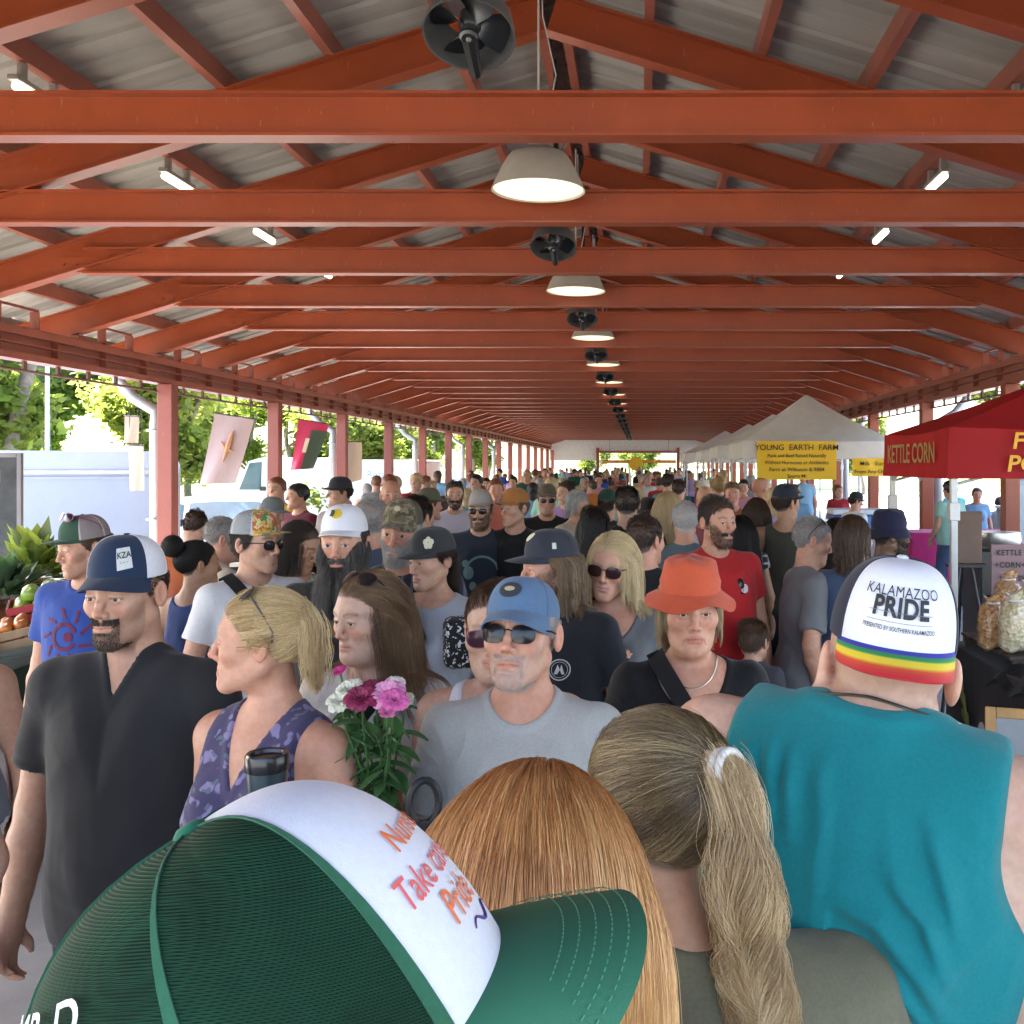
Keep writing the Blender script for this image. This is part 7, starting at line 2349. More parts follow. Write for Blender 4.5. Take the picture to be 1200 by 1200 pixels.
# ---- behind the shoulders
simple(735, 592, 7.0, 176, 'black haired man seen from behind in a black T-shirt', 'm', (.007, .007, .008), 'black', 'short', 4, hl=.03, sw=1.1, lod=2, skin='olive')
simple(757, 634, 4.9, 172, 'dark haired man with short hair turned away in a black shirt behind the blond woman', 'm', (.009, .009, .011), 'dark', 'short', -30, hl=.025, skin='ruddy')
simple(760, 604, 7.6, 175, 'person with a dark cap seen from behind in a lilac grey T-shirt', 'm', (.28, .25, .3), 'dark', 'short', 12, cap=((.02, .016, .018),), lod=2)
simple(712, 592, 8.6, 170, 'person in a dark green cap seen from behind between black shirts', 'm', (.02, .022, .022), 'dark', 'short', 0, cap=((.015, .05, .035),), lod=2)
simple(700, 616, 6.4, 172, 'woman with long black hair seen from behind in a navy T-shirt', 'f', (.012, .017, .03), 'black', 'long', -20, hl=.4, lod=2)
simple(692, 592, 7.9, 10, 'teenager with short brown hair in a cream T-shirt looking down', 'm', (.55, .5, .42), 'brown', 'crop', 20, pitch=20, lod=2, scale=.93)
simple(677, 592, 8.5, 40, 'woman with ash blond hair bending over in a beige top', 'f', (.45, .4, .32), 'grey', 'long', 10, pitch=25, hl=.15, lod=2)
simple(663, 578, 11.0, -20, 'short haired man in a lavender shirt past the moustached man', 'm', (.34, .2, .42), 'dark', 'short', -20, lod=2)
simple(783, 596, 7.4, 176, 'woman with very pale blond hair seen from behind in a white top', 'f', (.55, .56, .58), 'pblond', 'long', 0, hl=.36, lod=2)
simple(826, 585, 9.4, 172, 'bald sunburnt man seen from behind in a salmon pink polo shirt', 'm', (.42, .12, .14), 'lbrown', None, 10, skin='ruddy', head=dict(scalp=False), g=1.2, lod=2)
simple(843, 572, 11.5, 178, 'blond woman with a bun seen from behind in a black top', 'f', (.012, .012, .016), 'blond', 'bun', 0, hl=.05, lod=2, tie=(0, .1, .05))
simple(858, 580, 10.4, -10, 'sunburnt person in a russet shirt by the tent pole', 'm', (.3, .1, .06), 'lbrown', 'short', 10, skin='ruddy', lod=2)
simple(893, 574, 10.6, 120, 'bald man in a peach shirt near the farm banner', 'm', (.5, .3, .2), 'lbrown', None, 0, skin='ruddy', head=dict(scalp=False), lod=2)
simple(796, 574, 12.5, 160, 'man in a deep red shirt far down the aisle', 'm', (.38, .02, .03), 'dark', 'short', 0, lod=2)
simple(783, 566, 15.0, 150, 'dark haired man in a teal shirt, a head above the far crowd', 'm', (.06, .3, .28), 'black', 'short', 0, lod=2)
simple(503, 592, 8.2, 120, 'man in an olive cap and teal T-shirt with a dark backpack strap', 'm', (.09, .2, .22), 'brown', 'short', 10, cap=((.1, .1, .06),), lod=2, skin='ruddy')
r, p = simple(533, 580, 9.4, 4, 'bearded man in a lilac white T-shirt with a round red logo', 'm', (.52, .5, .58), 'black', 'short', 8, beardc='black', lod=2)
m = MB(); disc(m, 0, 0, .05, .075); disc(m, 0, 0, 0, .03); on_chest(r, p, m, cloth((.45, .08, .16), 'red_logo', fold=.02), 'shirt_logo', 1.2)
simple(436, 612, 5.2, 170, 'man with thinning grey hair seen from behind beside the white cap', 'm', (.06, .08, .12), 'grey', 'buzz', 20, hl=.012, skin='ruddy', lod=1, g=1.15)
simple(398, 578, 9.0, -20, 'man in a dark cap behind the white capped bearded man', 'm', (.35, .3, .28), 'dark', 'short', -30, cap=((.03, .03, .035),), lod=2)
simple(458, 580, 8.8, 10, 'bald man behind the olive brown cap', 'm', (.3, .12, .12), 'dark', None, 10, skin='ruddy', head=dict(scalp=False), lod=2)
simple(492, 606, 6.6, 150, 'person with dark hair in a maroon top behind the striped shirt', 'f', (.06, .012, .02), 'black', 'short', 0, lod=2, hl=.06)
simple(319, 602, 8.2, 70, 'man in a grey cap and pale grey blue shirt near the parked white car', 'm', (.36, .4, .46), 'grey', 'short', 0, cap=((.14, .15, .15),), lod=2, skin='ruddy', pitch=10)
simple(262, 632, 5.6, 130, 'grey haired man in a cream shirt half hidden behind the tropical cap', 'm', (.5, .45, .36), 'grey', 'short', -10, lod=1, skin='ruddy', hl=.02, pitch=12)
simple(232, 662, 4.75, 160, 'young woman with black hair pinned up seen from behind in a blue strappy top', 'f', (.04, .07, .2), 'black', 'bun', -24, hl=.055, tie=(0, .085, .09), skin='tan', lod=1, skw=dict(strap=.0, neck='tank'))
simple(229, 612, 7.0, 175, 'person with dark hair in a burnt orange shirt bending over by the first post', 'm', (.42, .1, .03), 'dark', 'short', 0, pitch=30, lod=2, scale=.93)
simple(352, 640, 4.9, 60, 'woman with dark hair leaning forward in a pale sage green top', 'f', (.4, .42, .3), 'dark', 'long', 10, pitch=22, hl=.3, lod=1, skin='tan')
simple(1003, 588, 13.0, 120, 'man in a bright white shirt and dark cap serving behind the blue cooler', 'm', (.68, .68, .7), 'dark', 'short', -20, cap=((.02, .025, .03),), lod=2, skin='ruddy', pitch=12)
simple(884, 752, 4.9, 150, 'small child with curly dark hair behind the bucket hat woman', 'm', (.05, .05, .06), 'brown', 'short', 0, hl=.06, lod=1, walk=0, hs=1.22)

# ---- foreground 1: green and white cap
r, p = person(451.5, 1317.7, .491, 118.2, 'person in a green mesh back cap with white front and orange lettering, closest of all', head=dict(hair=(.03, .02, .015)), lod=1, pitch=-26.6, hyaw=0, roll=13.6, hs=.95, shirt=tee((.03, .05, .04), seed=20), g=1.0, pants=DARKP)
gm = NT('green_mesh_cloth')
tc = gm.n('ShaderNodeTexCoord')
w1 = gm.n('ShaderNodeTexWave', wave_type='BANDS', bands_direction='Z', Scale=250.0, Distortion=.3); w1.inputs['Detail Scale'].default_value = 8
w2 = gm.n('ShaderNodeTexWave', wave_type='BANDS', bands_direction='X', Scale=250.0, Distortion=.3); w2.inputs['Detail Scale'].default_value = 8
mp = gm.n('ShaderNodeMapping'); mp.inputs['Rotation'].default_value = (0, R(-14), 0); gm.l(tc.outputs['Object'], mp.inputs[0])
mp2 = gm.n('ShaderNodeMapping'); mp2.inputs['Rotation'].default_value = (R(20), R(14), R(40)); gm.l(tc.outputs['Object'], mp2.inputs[0])
gm.l(mp.outputs[0], w1.inputs[0]); gm.l(mp2.outputs[0], w2.inputs[0])
mm = gm.n('ShaderNodeMath', operation='MAXIMUM'); gm.l(w1.outputs['Fac'], mm.inputs[0])
m5 = gm.n('ShaderNodeMath', operation='MULTIPLY'); m5.inputs[1].default_value = .8; gm.l(w2.outputs['Fac'], m5.inputs[0]); gm.l(m5.outputs[0], mm.inputs[1])
nzg = gm.noise(16, 3, .6); m6 = gm.n('ShaderNodeMath', operation='MULTIPLY'); rg = gm.ramp(nzg.outputs['Fac'], [(.3, (.45, .45, .45)), (.7, (1, 1, 1))]); gm.l(mm.outputs[0], m6.inputs[0]); gm.l(rg.outputs[0], m6.inputs[1])
cr = gm.ramp(m6.outputs[0], [(.1, (.002, .012, .006)), (.6, (.005, .034, .017)), (.95, (.011, .068, .034))]); gm.l(cr.outputs[0], gm.b.inputs['Base Color']); gm.p(Roughness=.75); gm.b.inputs['Specular IOR Level'].default_value = .15
gm.bump(mm.outputs[0], .5, .001)
# brim with rows of stitching
bmr = NT('brim_cloth'); at = bmr.n('ShaderNodeAttribute', attribute_name='Col'); bmr.l(at.outputs['Color'], bmr.b.inputs['Base Color']); bmr.p(Roughness=.75)
sep = bmr.n('ShaderNodeSeparateColor'); bmr.l(at.outputs['Color'], sep.inputs[0]); nb = bmr.noise(900, 2, .5); bmr.bump(nb.outputs['Fac'], .2, .001)
c, d = p.cap(r, (.62, .64, .72), back=gm.m, brim=bmr.m, button=(.012, .12, .065), z0=0.0397, H=0.1378, brim_l=0.0716, bend=0.0331, drop=0.0331, brim_p=6, fine=3, fullp=0, rx=0.1014, ry=0.1047, cy=0.0110, backl=1.2, fa=58, sa=108)
bo = [o for o in c.children if o.name.startswith('brim')][0]
nu_, nv_ = p.brimG.shape[:2]
U, W = np.meshgrid(np.linspace(-1, 1, nu_), np.linspace(0, 1, nv_), indexing='ij')
col = np.tile(np.array((.022, .135, .075)), (nu_ * nv_ * 2, 1))
set_col(bo.data, col)
for tp in [o for o in c.children if o.name.startswith('seam_tape')]:
    tp.data.materials.clear(); tp.data.materials.append(cloth((.02, .1, .055), 'cap_cloth', fold=.05))
m = MB()
for row in (.45, .56, .67, .78, .89):                                   # stitch rows following the edge
    pts = []
    for u_ in np.linspace(-.97, .97, 90):
        iu = (u_ * (1 - (1 - row) * .55) + 1) / 2 * (nu_ - 1); i0 = int(iu); f = iu - i0
        k = row * (nv_ - 1); j0 = int(k); g = k - j0
        G = p.brimG; q = (G[i0, j0] * (1 - f) + G[min(i0 + 1, nu_ - 1), j0] * f) * (1 - g) + (G[i0, min(j0 + 1, nv_ - 1)] * (1 - f) + G[min(i0 + 1, nu_ - 1), min(j0 + 1, nv_ - 1)] * f) * g
        pts.append(p.hw(q + np.array((0, 0, .0024))))
    for i in range(0, 88, 2): m.tube([pts[i], pts[i + 1]], .00042, 4, cap=False)
m.build('stitching', plain('green_thread', (.06, .26, .16), .6), bo)
OR1, OR2, PU = plain('orange_print', (.72, .16, .05), .6), plain('coral_print', (.68, .12, .12), .6), plain('purple_mark', (.07, .03, .2), .6)
def cap_text(body, a0, t0, size, mat, rot, **k):
    m = MB(); m.text(body, size, fn=p.on_dome(d, a0, t0, off=.0012, rot=rot, H=.138, rx=.1036), **k); return m.build('lettering', mat, c)
cap_text('Nurses', R(-36), .375, .0182, OR1, 0, bold=.008, shear=.2, align='LEFT')
cap_text('Take care of', R(-49), .265, .0182, OR2, 0, bold=.006, shear=.2, align='LEFT', xs=.95)
cap_text('Pride', R(-37), .17, .0182, OR1, 0, bold=.008, shear=.2, align='LEFT')
m = MB(); fn = p.on_dome(d, R(-20), .1, off=.0006, H=.138)
m.tube(fn(np.array([(-.016 + .032 * t_, .002 * math.sin(t_ * 9), 0) for t_ in np.linspace(0, 1, 18)])), [.0003 + .0005 * math.sin(math.pi * t_) for t_ in np.linspace(0, 1, 18)], 5); m.build('underline', PU, c)
m = MB(); m.text('MR D', .024, fn=p.on_dome(d, R(-148), .49, off=.003, H=.138), bold=.012, space=1.05); m.build('back_lettering', plain('pale_print', (.6, .66, .64), .6), c)
hair(p, r, 'short', HC['dark'], n=2500, length=.02, zmax=.04)
# ---- foreground 2: redhead
r, p = person(630, 1048, .96, 180, 'woman with long straight copper red hair seen from behind', 'f', head=dict(hair=(.22, .07, .02)), hairc='red', skin='pale', lod=1, shirt=tee((.3, .3, .28), seed=21), hyaw=-4, pitch=2)
hm = NT('copper_hair')
hi = hm.n('ShaderNodeHairInfo'); at = hm.n('ShaderNodeAttribute', attribute_name='tint')
c1 = hm.ramp(at.outputs['Fac'], [(0, (.13, .035, .009)), (.5, (.36, .12, .028)), (1, (.6, .25, .07))]); c2 = hm.ramp(at.outputs['Fac'], [(0, (.4, .18, .05)), (.5, (.74, .43, .17)), (1, (.9, .68, .36))])
sm = hm.ramp(hi.outputs['Intercept'], [(.03, (0, 0, 0)), (.3, (1, 1, 1))])
mx = hm.n('ShaderNodeMixRGB'); hm.l(sm.outputs[0], mx.inputs[0]); hm.l(c1.outputs[0], mx.inputs[1]); hm.l(c2.outputs[0], mx.inputs[2]); hm.l(mx.outputs[0], hm.b.inputs['Base Color'])
hm.p(Roughness=.33); hm.b.inputs['Specular IOR Level'].default_value = .5
MATS[('hair', ((9, 9, 9),))] = hm.m
hair(p, r, 'long', [(9, 9, 9)], n=60000, length=.5, wave=.2, puff=.006, rad=.0002, clumps=900, cl=.6, seed=2)
# ---- foreground 3: ponytail woman
r, p = person(768, 952, 1.2, 186, 'woman with a long streaked blond ponytail and an olive T-shirt seen from behind', 'f', head=dict(hair=(.09, .065, .04)), hairc='lbrown', skin='tan', lod=0, shirt=tee((.125, .118, .075), neck='crew', seed=22, sleeve=.6, fold=.011, loose=.016), hyaw=30, pitch=3, g=1.2, sw=1.16, hx=.06)
pm_ = NT('streaked_hair')
hi = pm_.n('ShaderNodeHairInfo'); at = pm_.n('ShaderNodeAttribute', attribute_name='tint')
c1 = pm_.ramp(at.outputs['Fac'], [(0, (.035, .024, .015)), (.6, (.09, .062, .036)), (1, (.24, .18, .1))]); c2 = pm_.ramp(at.outputs['Fac'], [(0, (.13, .07, .03)), (.3, (.34, .22, .1)), (.65, (.62, .46, .25)), (1, (.85, .72, .48))])
MATS[('hair', ((8, 8, 8),))] = pm_.m
# crown hair darker, tail lighter: the tail is a separate lock with its own tint range
pm_.l(c2.outputs[0], pm_.b.inputs['Base Color']); pm_.p(Roughness=.36)
p2m = NT('crown_hair'); at = p2m.n('ShaderNodeAttribute', attribute_name='tint'); c1 = p2m.ramp(at.outputs['Fac'], [(0, (.045, .028, .014)), (.5, (.13, .085, .042)), (.85, (.34, .25, .125)), (1, (.55, .42, .24))]); p2m.l(c1.outputs[0], p2m.b.inputs['Base Color']); p2m.p(Roughness=.36)
MATS[('hair', ((7, 7, 7),))] = p2m.m
TIE = (-.012, .112, .072)
hair(p, r, 'tied', [(8, 8, 8)], n=46000, tie=TIE, plen=.46, tail_r=.017, wave=1.5, tailc=220, puff=.006, tail_dir=(-.1, .75, .1), rad=.00022, clumps=300, cl=.72, drift=(-.24, 0, 0))
crown = [o for o in r.children if o.name.startswith('hair')][-1]; crown.data.materials.clear(); crown.data.materials.append(p2m.m)
m = MB(); q = p.hw(np.array([TIE]))[0]; ax_ = p.Rh @ np.array((-.1, .75, .1)); ax_ /= np.linalg.norm(ax_)
Mt = frame(tuple(q + ax_ * .006), tuple(np.cross(ax_, (0, 0, 1))), z=tuple(ax_))
m.lathe([(.019 + .006 * math.cos(a), .007 * math.sin(a)) for a in np.linspace(0, 2 * math.pi, 13)], 24, Mt); m.lathe([(.02 + .005 * math.cos(a), .011 + .005 * math.sin(a)) for a in np.linspace(0, 2 * math.pi, 13)], 24, Mt); m.build('hair_tie', cloth((.62, .62, .6), 'hair_elastic', fold=.2), r, True)
m = MB(); m.text('out', .15, Matrix.Rotation(R(90), 4, 'X'), 0, .02, shear=.1); V = np.concatenate(m.v); V[:, 0] *= 1; V[:, 0] += .0; m.v = [V]
on_back(r, p, m, plain('white_print_paint', (.62, .63, .6), .6), 'back_lettering', 1.30)
def teal_folds(P):
    out = np.zeros(len(P), F32)
    def px2(q): return np.array((-(q[0] - 1022) * .00098, 1.43 - (q[1] - 862) * .00098))
    for pts, w, am in FOLDS:
        A = np.array([px2(q) for q in pts]); best = np.full(len(P), 9.0)
        n = len(A) - 1; tp = np.zeros(len(P))
        for k in range(n):
            a, b = A[k], A[k + 1]; ba = b - a; pa = P[:, (0, 2)] - a
            h = np.clip((pa @ ba) / (ba @ ba), 0, 1); dd = np.sqrt(((pa - h[:, None] * ba) ** 2).sum(1))
            m = dd < best; best = np.where(m, dd, best); tp = np.where(m, (k + h) / n, tp)
        out += 1.2 * am * np.exp(-(best / w) ** 2) * np.sin(np.clip(tp, .03, .97) * math.pi) ** .6
    return (out * (P[:, 1] > -.02)).astype(F32)
FOLDS = [([(1010, 985), (1075, 1000), (1130, 1050), (1163, 1110)], .012, .014), ([(1040, 1035), (1100, 1055), (1150, 1120)], .009, .011), ([(1075, 945), (1125, 990), (1160, 1065)], .01, .012), ([(1060, 1090), (1110, 1110), (1155, 1165)], .009, .011),
         ([(1085, 1115), (1090, 1150), (1082, 1200)], .009, .014), ([(1110, 1110), (1120, 1150), (1112, 1210)], .008, .015), ([(1135, 1115), (1146, 1160), (1142, 1215)], .008, .013), ([(1160, 1110), (1166, 1160), (1160, 1210)], .008, .012), ([(1050, 1120), (1058, 1170), (1045, 1220)], .011, .013), ([(1015, 1110), (1022, 1160), (1010, 1220)], .013, .01),
         ([(915, 832), (922, 870), (935, 925)], .008, .008), ([(945, 835), (950, 880), (962, 940)], .009, .007), ([(895, 850), (898, 890), (905, 940)], .008, .007), ([(985, 838), (988, 880), (1000, 930)], .01, .005), ([(1110, 892), (1140, 950), (1160, 1010)], .01, .01), ([(940, 1050), (1000, 1085), (1060, 1130)], .014, .006), ([(900, 960), (905, 1040), (930, 1120)], .016, .006)]
# ---- foreground 4: teal tank man with the backwards pride cap
r, p = person(1040, 782, 1.42, 157, 'man in a teal sleeveless shirt and backwards white cap with a rainbow brim', head=dict(hair=(.16, .1, .06), scalpw=.35, w=1.02), skin='pale', hairc='lbrown', lod=0, hyaw=16, roll=0, pitch=-4, g=1.2, sw=1.14, neck=.97, hs=.96, hz=.1, lean=.03,
              shirt=(cloth((.004, .165, .182), 'teal_jersey', fold=.35), dict(neck='crew', strap=.016, arm_rz=.1, res=.0045, dp=.01, seed=23, extra=teal_folds, fold=.01, loose=.018, hem=.82, rib=.003)), L=((.07, .03, -.28), (.06, -.04, -.52)), R_=((.03, .03, -.28), (.02, -.04, -.52)), pants=KHAKI)
c, d = p.cap(r, (.63, .65, .72), back=(.012, .014, .03), mesh_back=False, brim=bmr.m, button=(.6, .62, .66), backwards=True, fine=3, bend=.02, drop=.022, brim_l=.05, z0=.042, H=.106, fullp=.9, ry=.113, cy=.006)
bo = [o for o in c.children if o.name.startswith('brim')][0]
nu_, nv_ = p.brimG.shape[:2]
RB = [(.02, .03, .28), (.03, .03, .3), (.02, .2, .06), (.03, .24, .06), (.62, .5, .03), (.65, .5, .03), (.6, .22, .02), (.5, .06, .02), (.48, .03, .03), (.46, .02, .025)]
cc = np.zeros((nu_, nv_, 3))
for j in range(nv_): cc[:, j] = RB[min(9, int(j / (nv_ - 1) * 9.99))]
set_col(bo.data, np.concatenate([cc.reshape(-1, 3)] * 2))
for tp in [o for o in c.children if o.name.startswith('seam_tape')]:
    tp.data.materials.clear(); tp.data.materials.append(cloth((.016, .018, .035), 'cap_cloth', fold=.05))
inkm = plain('black_ink', (.01, .01, .012), .6)
def onb(V): 
    V = V.copy(); return V
fnp = lambda a0, t0, rot=0: p.on_dome(d, a0, t0, off=.0028, rot=rot, H=.108)
m = MB(); m.text('KALAMAZOO', .0185, fn=fnp(R(-6), .43), bold=-.004, space=1.02, xs=1.0); m.text('PRIDE', .028, fn=fnp(R(-6), .30), bold=.035, space=1.05, xs=1.08); m.text('PRESENTED BY SOUTHERN KALAMAZOO', .0055, fn=fnp(R(-6), .155), bold=.01, xs=1.0); m.build('lettering', inkm, c)
m = MB(); a = np.linspace(-.047, .047, 20)
for z_ in (.009, .0): m.tube(fnp(R(-6), .2)(np.stack([a, np.full(20, z_), np.zeros(20)], 1)), .0003, 4)
m.build('printed_rule', plain('grey_ink', (.2, .2, .22), .6), c)
m = MB(); a = np.linspace(0, 2 * math.pi, 50); m.tube(nape_ring(p, 1.488, .022, a), .0022, 6, cap=False); m.build('chain_necklace', plain('steel_chain', (.35, .33, .3), .25, .95), r, True)
bpy.context.view_layer.update()
hp = r.matrix_world @ Vector(p.hc)
r.matrix_world = Matrix.Translation(hp) @ Matrix.Rotation(R(7), 4, 'Y') @ Matrix.Translation(-hp) @ r.matrix_world   # he leans to his right
# ---- foreground left edge
r, p = person(-236, 690, 1.78, 26, 'person cut off by the left frame edge in a slate T-shirt, forearm lowered', lod=0, hairc='brown', sw=1.05, g=1.05, shirt=tee((.1, .11, .13), seed=24, sleeve=.75), L=((.06, -.01, -.27), (-.0, -.15, -.44)), R_='carry', head=dict(stubble=.3), hands=True)
hair(p, r, 'short', HC['brown'], n=2500)
wl = p.wr[1] + p.hd[1] * .085 + p.hn[1] * .022
M_ = Matrix.Translation(Vector(r.location)) @ Matrix.Rotation(p.rz, 4, 'Z') @ Matrix.Scale(p.sc, 4)
m = MB(); m.bbox(-.037, .037, -.075, .075, -.0045, .0045, .004); o = m.build('phone', plain('phone_black', (.01, .01, .011), .2), None)
q = M_ @ Vector(wl); o.matrix_world = Matrix.Translation(q) @ Matrix.Rotation(p.rz, 4, 'Z') @ frame((0, 0, 0), tuple(np.cross(p.hd[1], p.hn[1])), z=tuple(p.hn[1])); tag(o, 'black phone gripped at the left frame edge', 'phone')
r, p = person(-80, 712, 2.75, 10, 'woman at the left frame edge in a white sleeveless top', 'f', lod=1, hairc='brown', shirt=(cloth((.6, .58, .56), 'white_knit', fold=.2), dict(neck='crew', strap=.02, seed=25)), g=1.12, pants=KHAKI)
hair(p, r, 'long', HC['brown'], n=2500, length=.3)

# ---- tumbler in the hand of the profile woman
tb = spot(313, 932, 1.93)
r_ = empty('tumbler', (tb.x, tb.y, tb.z - .09), 0, 'dark steel travel tumbler with a black lid held in front of the floral top', 'tumbler')
m = MB(); m.lathe([(.001, 0), (.028, 0), (.031, .004), (.037, .13), (.038, .142), (.001, .142)], 32); m.build('cup', plain('steel_blue_grey', (.05, .075, .09), .28, .6), r_, True)
m = MB(); m.lathe([(.0385, .138), (.04, .14), (.04, .166), (.037, .171), (.031, .169), (.029, .163), (.001, .162)], 32); m.build('lid', plain('lid_black', (.012, .013, .014), .25), r_, True)
# ---- peonies
r_ = empty('flower_bouquet', tuple(spot(440, 880, 2.3)), 0, 'bunch of white, pink and magenta peonies with dark green leaves', 'flowers')
base = Vector(r_.location)
LEAFD = plain('peony_leaf', (.035, .09, .025), .4, 0, .35, 14)
def peony(px, py, Y, rad, col, label, seed, open_=1.0):
    rs = np.random.RandomState(seed); c0 = np.array(spot(px, py, Y) - base); m = MB()
    ax = np.array((rs.uniform(-.3, .3), -.5, .8)); ax /= np.linalg.norm(ax)
    for lay, (k, rr) in enumerate(((5, .35), (7, .6), (8, .82), (8, 1.0))):
        for i in range(k):
            an = 2 * math.pi * (i + .5 * lay) / k + rs.uniform(-.2, .2)
            til = (.25 + .3 * lay) * open_ + rs.uniform(-.1, .1)
            G = []
            for u in np.linspace(-1, 1, 7):
                row = []
                for v in np.linspace(0, 1, 7):
                    w_ = .62 * math.sin(math.pi * min(1, v * .72 + .12)) * rr * (1 + .06 * math.sin(u * 9 + seed + i))
                    th_ = til * (.2 + 1.1 * v) - .9 * (1 - v) * 0
                    z = rr * v * math.cos(th_ * .9) * 1.1 - .25; x_ = rr * v * math.sin(th_ * .9) + .12 * rr; y_ = u * w_ * .8
                    x_ -= .25 * (y_ ** 2) / max(rr, .2); row.append((x_, y_, z + .05 * math.sin(u * 5 + i) * v))
                G.append(row)
            G = np.array(G) * rad; ca, sa = math.cos(an), math.sin(an)
            G = np.stack([G[..., 0] * ca - G[..., 1] * sa, G[..., 0] * sa + G[..., 1] * ca, G[..., 2]], -1)
            Mx = np.array(frame((0, 0, 0), tuple(np.cross(ax, (0.1, .9, .2))), z=tuple(ax)))[:3, :3]
            m.shell(G @ Mx.T + c0, rad * .02)
    o = m.build('peony', plain(label.replace(' ', '_') + '_petal', col, .6, 0, .22, 40), r_, True); o['label'] = label
    return c0
fl = [(410, 808, 2.06, 0.0268, (.6, .58, .45), 'cream white peony', 1), (399, 822, 2.03, 0.0268, (.62, .62, .48), 'white peony at the edge', 2), (424, 818, 2.00, 0.0327, (.2, .012, .055), 'dark magenta peony', 3), (440, 810, 2.05, 0.0298, (.17, .01, .045), 'deep crimson peony', 4),
      (453, 813, 2.01, 0.0342, (.6, .25, .42), 'pale pink peony', 5), (462, 820, 1.97, 0.0268, (.55, .1, .3), 'bright pink peony', 6), (475, 825, 2.04, 0.0238, (.6, .6, .45), 'small white peony', 7), (453, 836, 1.96, 0.0164, (.55, .14, .3), 'drooping pink peony bud', 8), (399, 787, 2.08, 0.0149, (.4, .02, .14), 'magenta peony bud', 9), (463, 804, 2.09, 0.0223, (.6, .5, .45), 'blush peony behind', 10)]
foot = np.array(spot(446, 985, 2.1) - base); m = MB(); ml = MB(); rs_ = np.random.RandomState(3)
for px, py, Y, rad, col, lb, sd in fl:
    c0 = peony(px, py, Y, rad, col, lb, sd, .75 if rad < .025 else 1.0)
    mid = c0 * .5 + foot * .5 + rs_.normal(size=3) * .008; m.tube([c0, c0 * .75 + mid * .25 + np.array((0, 0, -.02)), mid, foot + rs_.normal(size=3) * .006], .0026, 6)
    for k in range(9):
        f = rs_.uniform(.12, .85); q = c0 * (1 - f) + foot * f; an = rs_.uniform(0, 6.28); L = rs_.uniform(.035, .07); dr = np.array((math.cos(an), math.sin(an) * .8 - .3, rs_.uniform(-.5, .6))); dr /= np.linalg.norm(dr); sd_ = np.cross(dr, (0, 0, 1.0)); sd_ /= np.linalg.norm(sd_)
        G = np.array([[q + dr * L * v + np.array((0, 0, -.35 * L * v * v)) + sd_ * u * L * .24 * math.sin(math.pi * (v * .93 + .05)) + np.array((0, 0, .1 * L * abs(u))) for v in np.linspace(0, 1, 7)] for u in np.linspace(-1, 1, 5)])
        ml.shell(G, .0008)
m.build('stems', LEAFD, r_, True); ml.build('leaves', LEAFD, r_, True)

# ------------------------------------------------------------------ the crowd further back: shared figures, own clothes
def archetype(sex, hairkind, hyaw, seed, skin, g=1.0, hem=.1):
    h = dict(eyes=False, scalp=hairkind != 'bald')
    pe = Person(sex, head=h, skin=SKINS[skin], yaw=hyaw, lod=3, g=g, L=('hang', 'carry', 'swingf', 'hang')[seed % 4], R_=('swingb', 'hang', 'carry', 'swingf')[(seed // 2) % 4])
    h['hair'] = (.03, .02, .015)
    r = empty('person', (0, 0, -50)); pe.h['scalp'] = False
    b = pe.build_body(r)
    pe.build_shirt(r, cloth((.4, .4, .4)), seed=seed, hem=.86)
    pe.build_trousers(r, DENIM, hem=hem, name='trousers' if hem < .3 else 'shorts'); pe.build_shoes(r, SHOE)
    if hairkind != 'bald':
        def f(P):
            L = pe.tloc(P); d = head_field(L, h, False) - F32(.011)
            cut = np.maximum(hairline(L[:, 1]) - L[:, 2], -HIDE)
            d = np.maximum(d, cut * .8)
            if hairkind == 'long': d = smin(d, np.maximum(flatcone(L, (0, .045, .06), (0, .075, -.22), .07, .062, .6), -L[:, 1] - .0 + .005), .03)
            if hairkind == 'bun': d = smin(d, ell(L, (0, .1, .08), (.035, .035, .035)), .01)
            return d - .004 * vnoise(L, 90, 2)
        hcn = pe.hc
        ax = tuple(axis_pts(a, b_, [], .013, .013) for a, b_ in ((-.14, .14), (hcn[1] - .16, hcn[1] + .18), (hcn[2] - .3, hcn[2] + .17)))
        V, Q = net(f, ax, slack=.02); add_obj('hair', mesh_np('hair', V, Q), plain('hair_cut', (.03, .02, .015), .5, 0, .4, 120), r)
    return r


ARCH = [archetype('m', 'short', 8, 0, 'fair'), archetype('f', 'long', -10, 1, 'pale'), archetype('m', 'short', -15, 2, 'ruddy', 1.2), archetype('f', 'bun', 12, 3, 'tan', 1.1, .55), archetype('m', 'short', -25, 4, 'olive', 1.1, .5), archetype('f', 'long', 25, 5, 'fair', 1.15), archetype('m', 'short', 0, 6, 'brown'), archetype('f', 'long', 0, 7, 'ruddy', 1.0, .6)]
AN = ['short haired man', 'long haired woman', 'stout man', 'woman with a bun', 'short haired man in shorts', 'long haired stout woman', 'dark skinned man', 'long haired woman in shorts']
SH_COL = [('white', (.62, .62, .63)), ('coral', (.55, .16, .11)), ('black', (.012, .012, .013)), ('sky blue', (.2, .38, .55)), ('navy', (.015, .025, .07)), ('heather grey', (.22, .22, .23)), ('mint', (.3, .52, .42)), ('crimson', (.35, .02, .03)), ('mustard', (.5, .32, .05)), ('lavender', (.36, .28, .5)),
          ('forest green', (.02, .08, .04)), ('pink', (.58, .25, .33)), ('cream', (.55, .5, .38)), ('charcoal', (.04, .04, .043)), ('turquoise', (.05, .35, .38)), ('burnt orange', (.5, .16, .03)), ('maroon', (.12, .015, .025)), ('khaki', (.28, .24, .15)), ('royal blue', (.03, .07, .35)), ('peach', (.6, .36, .25))]
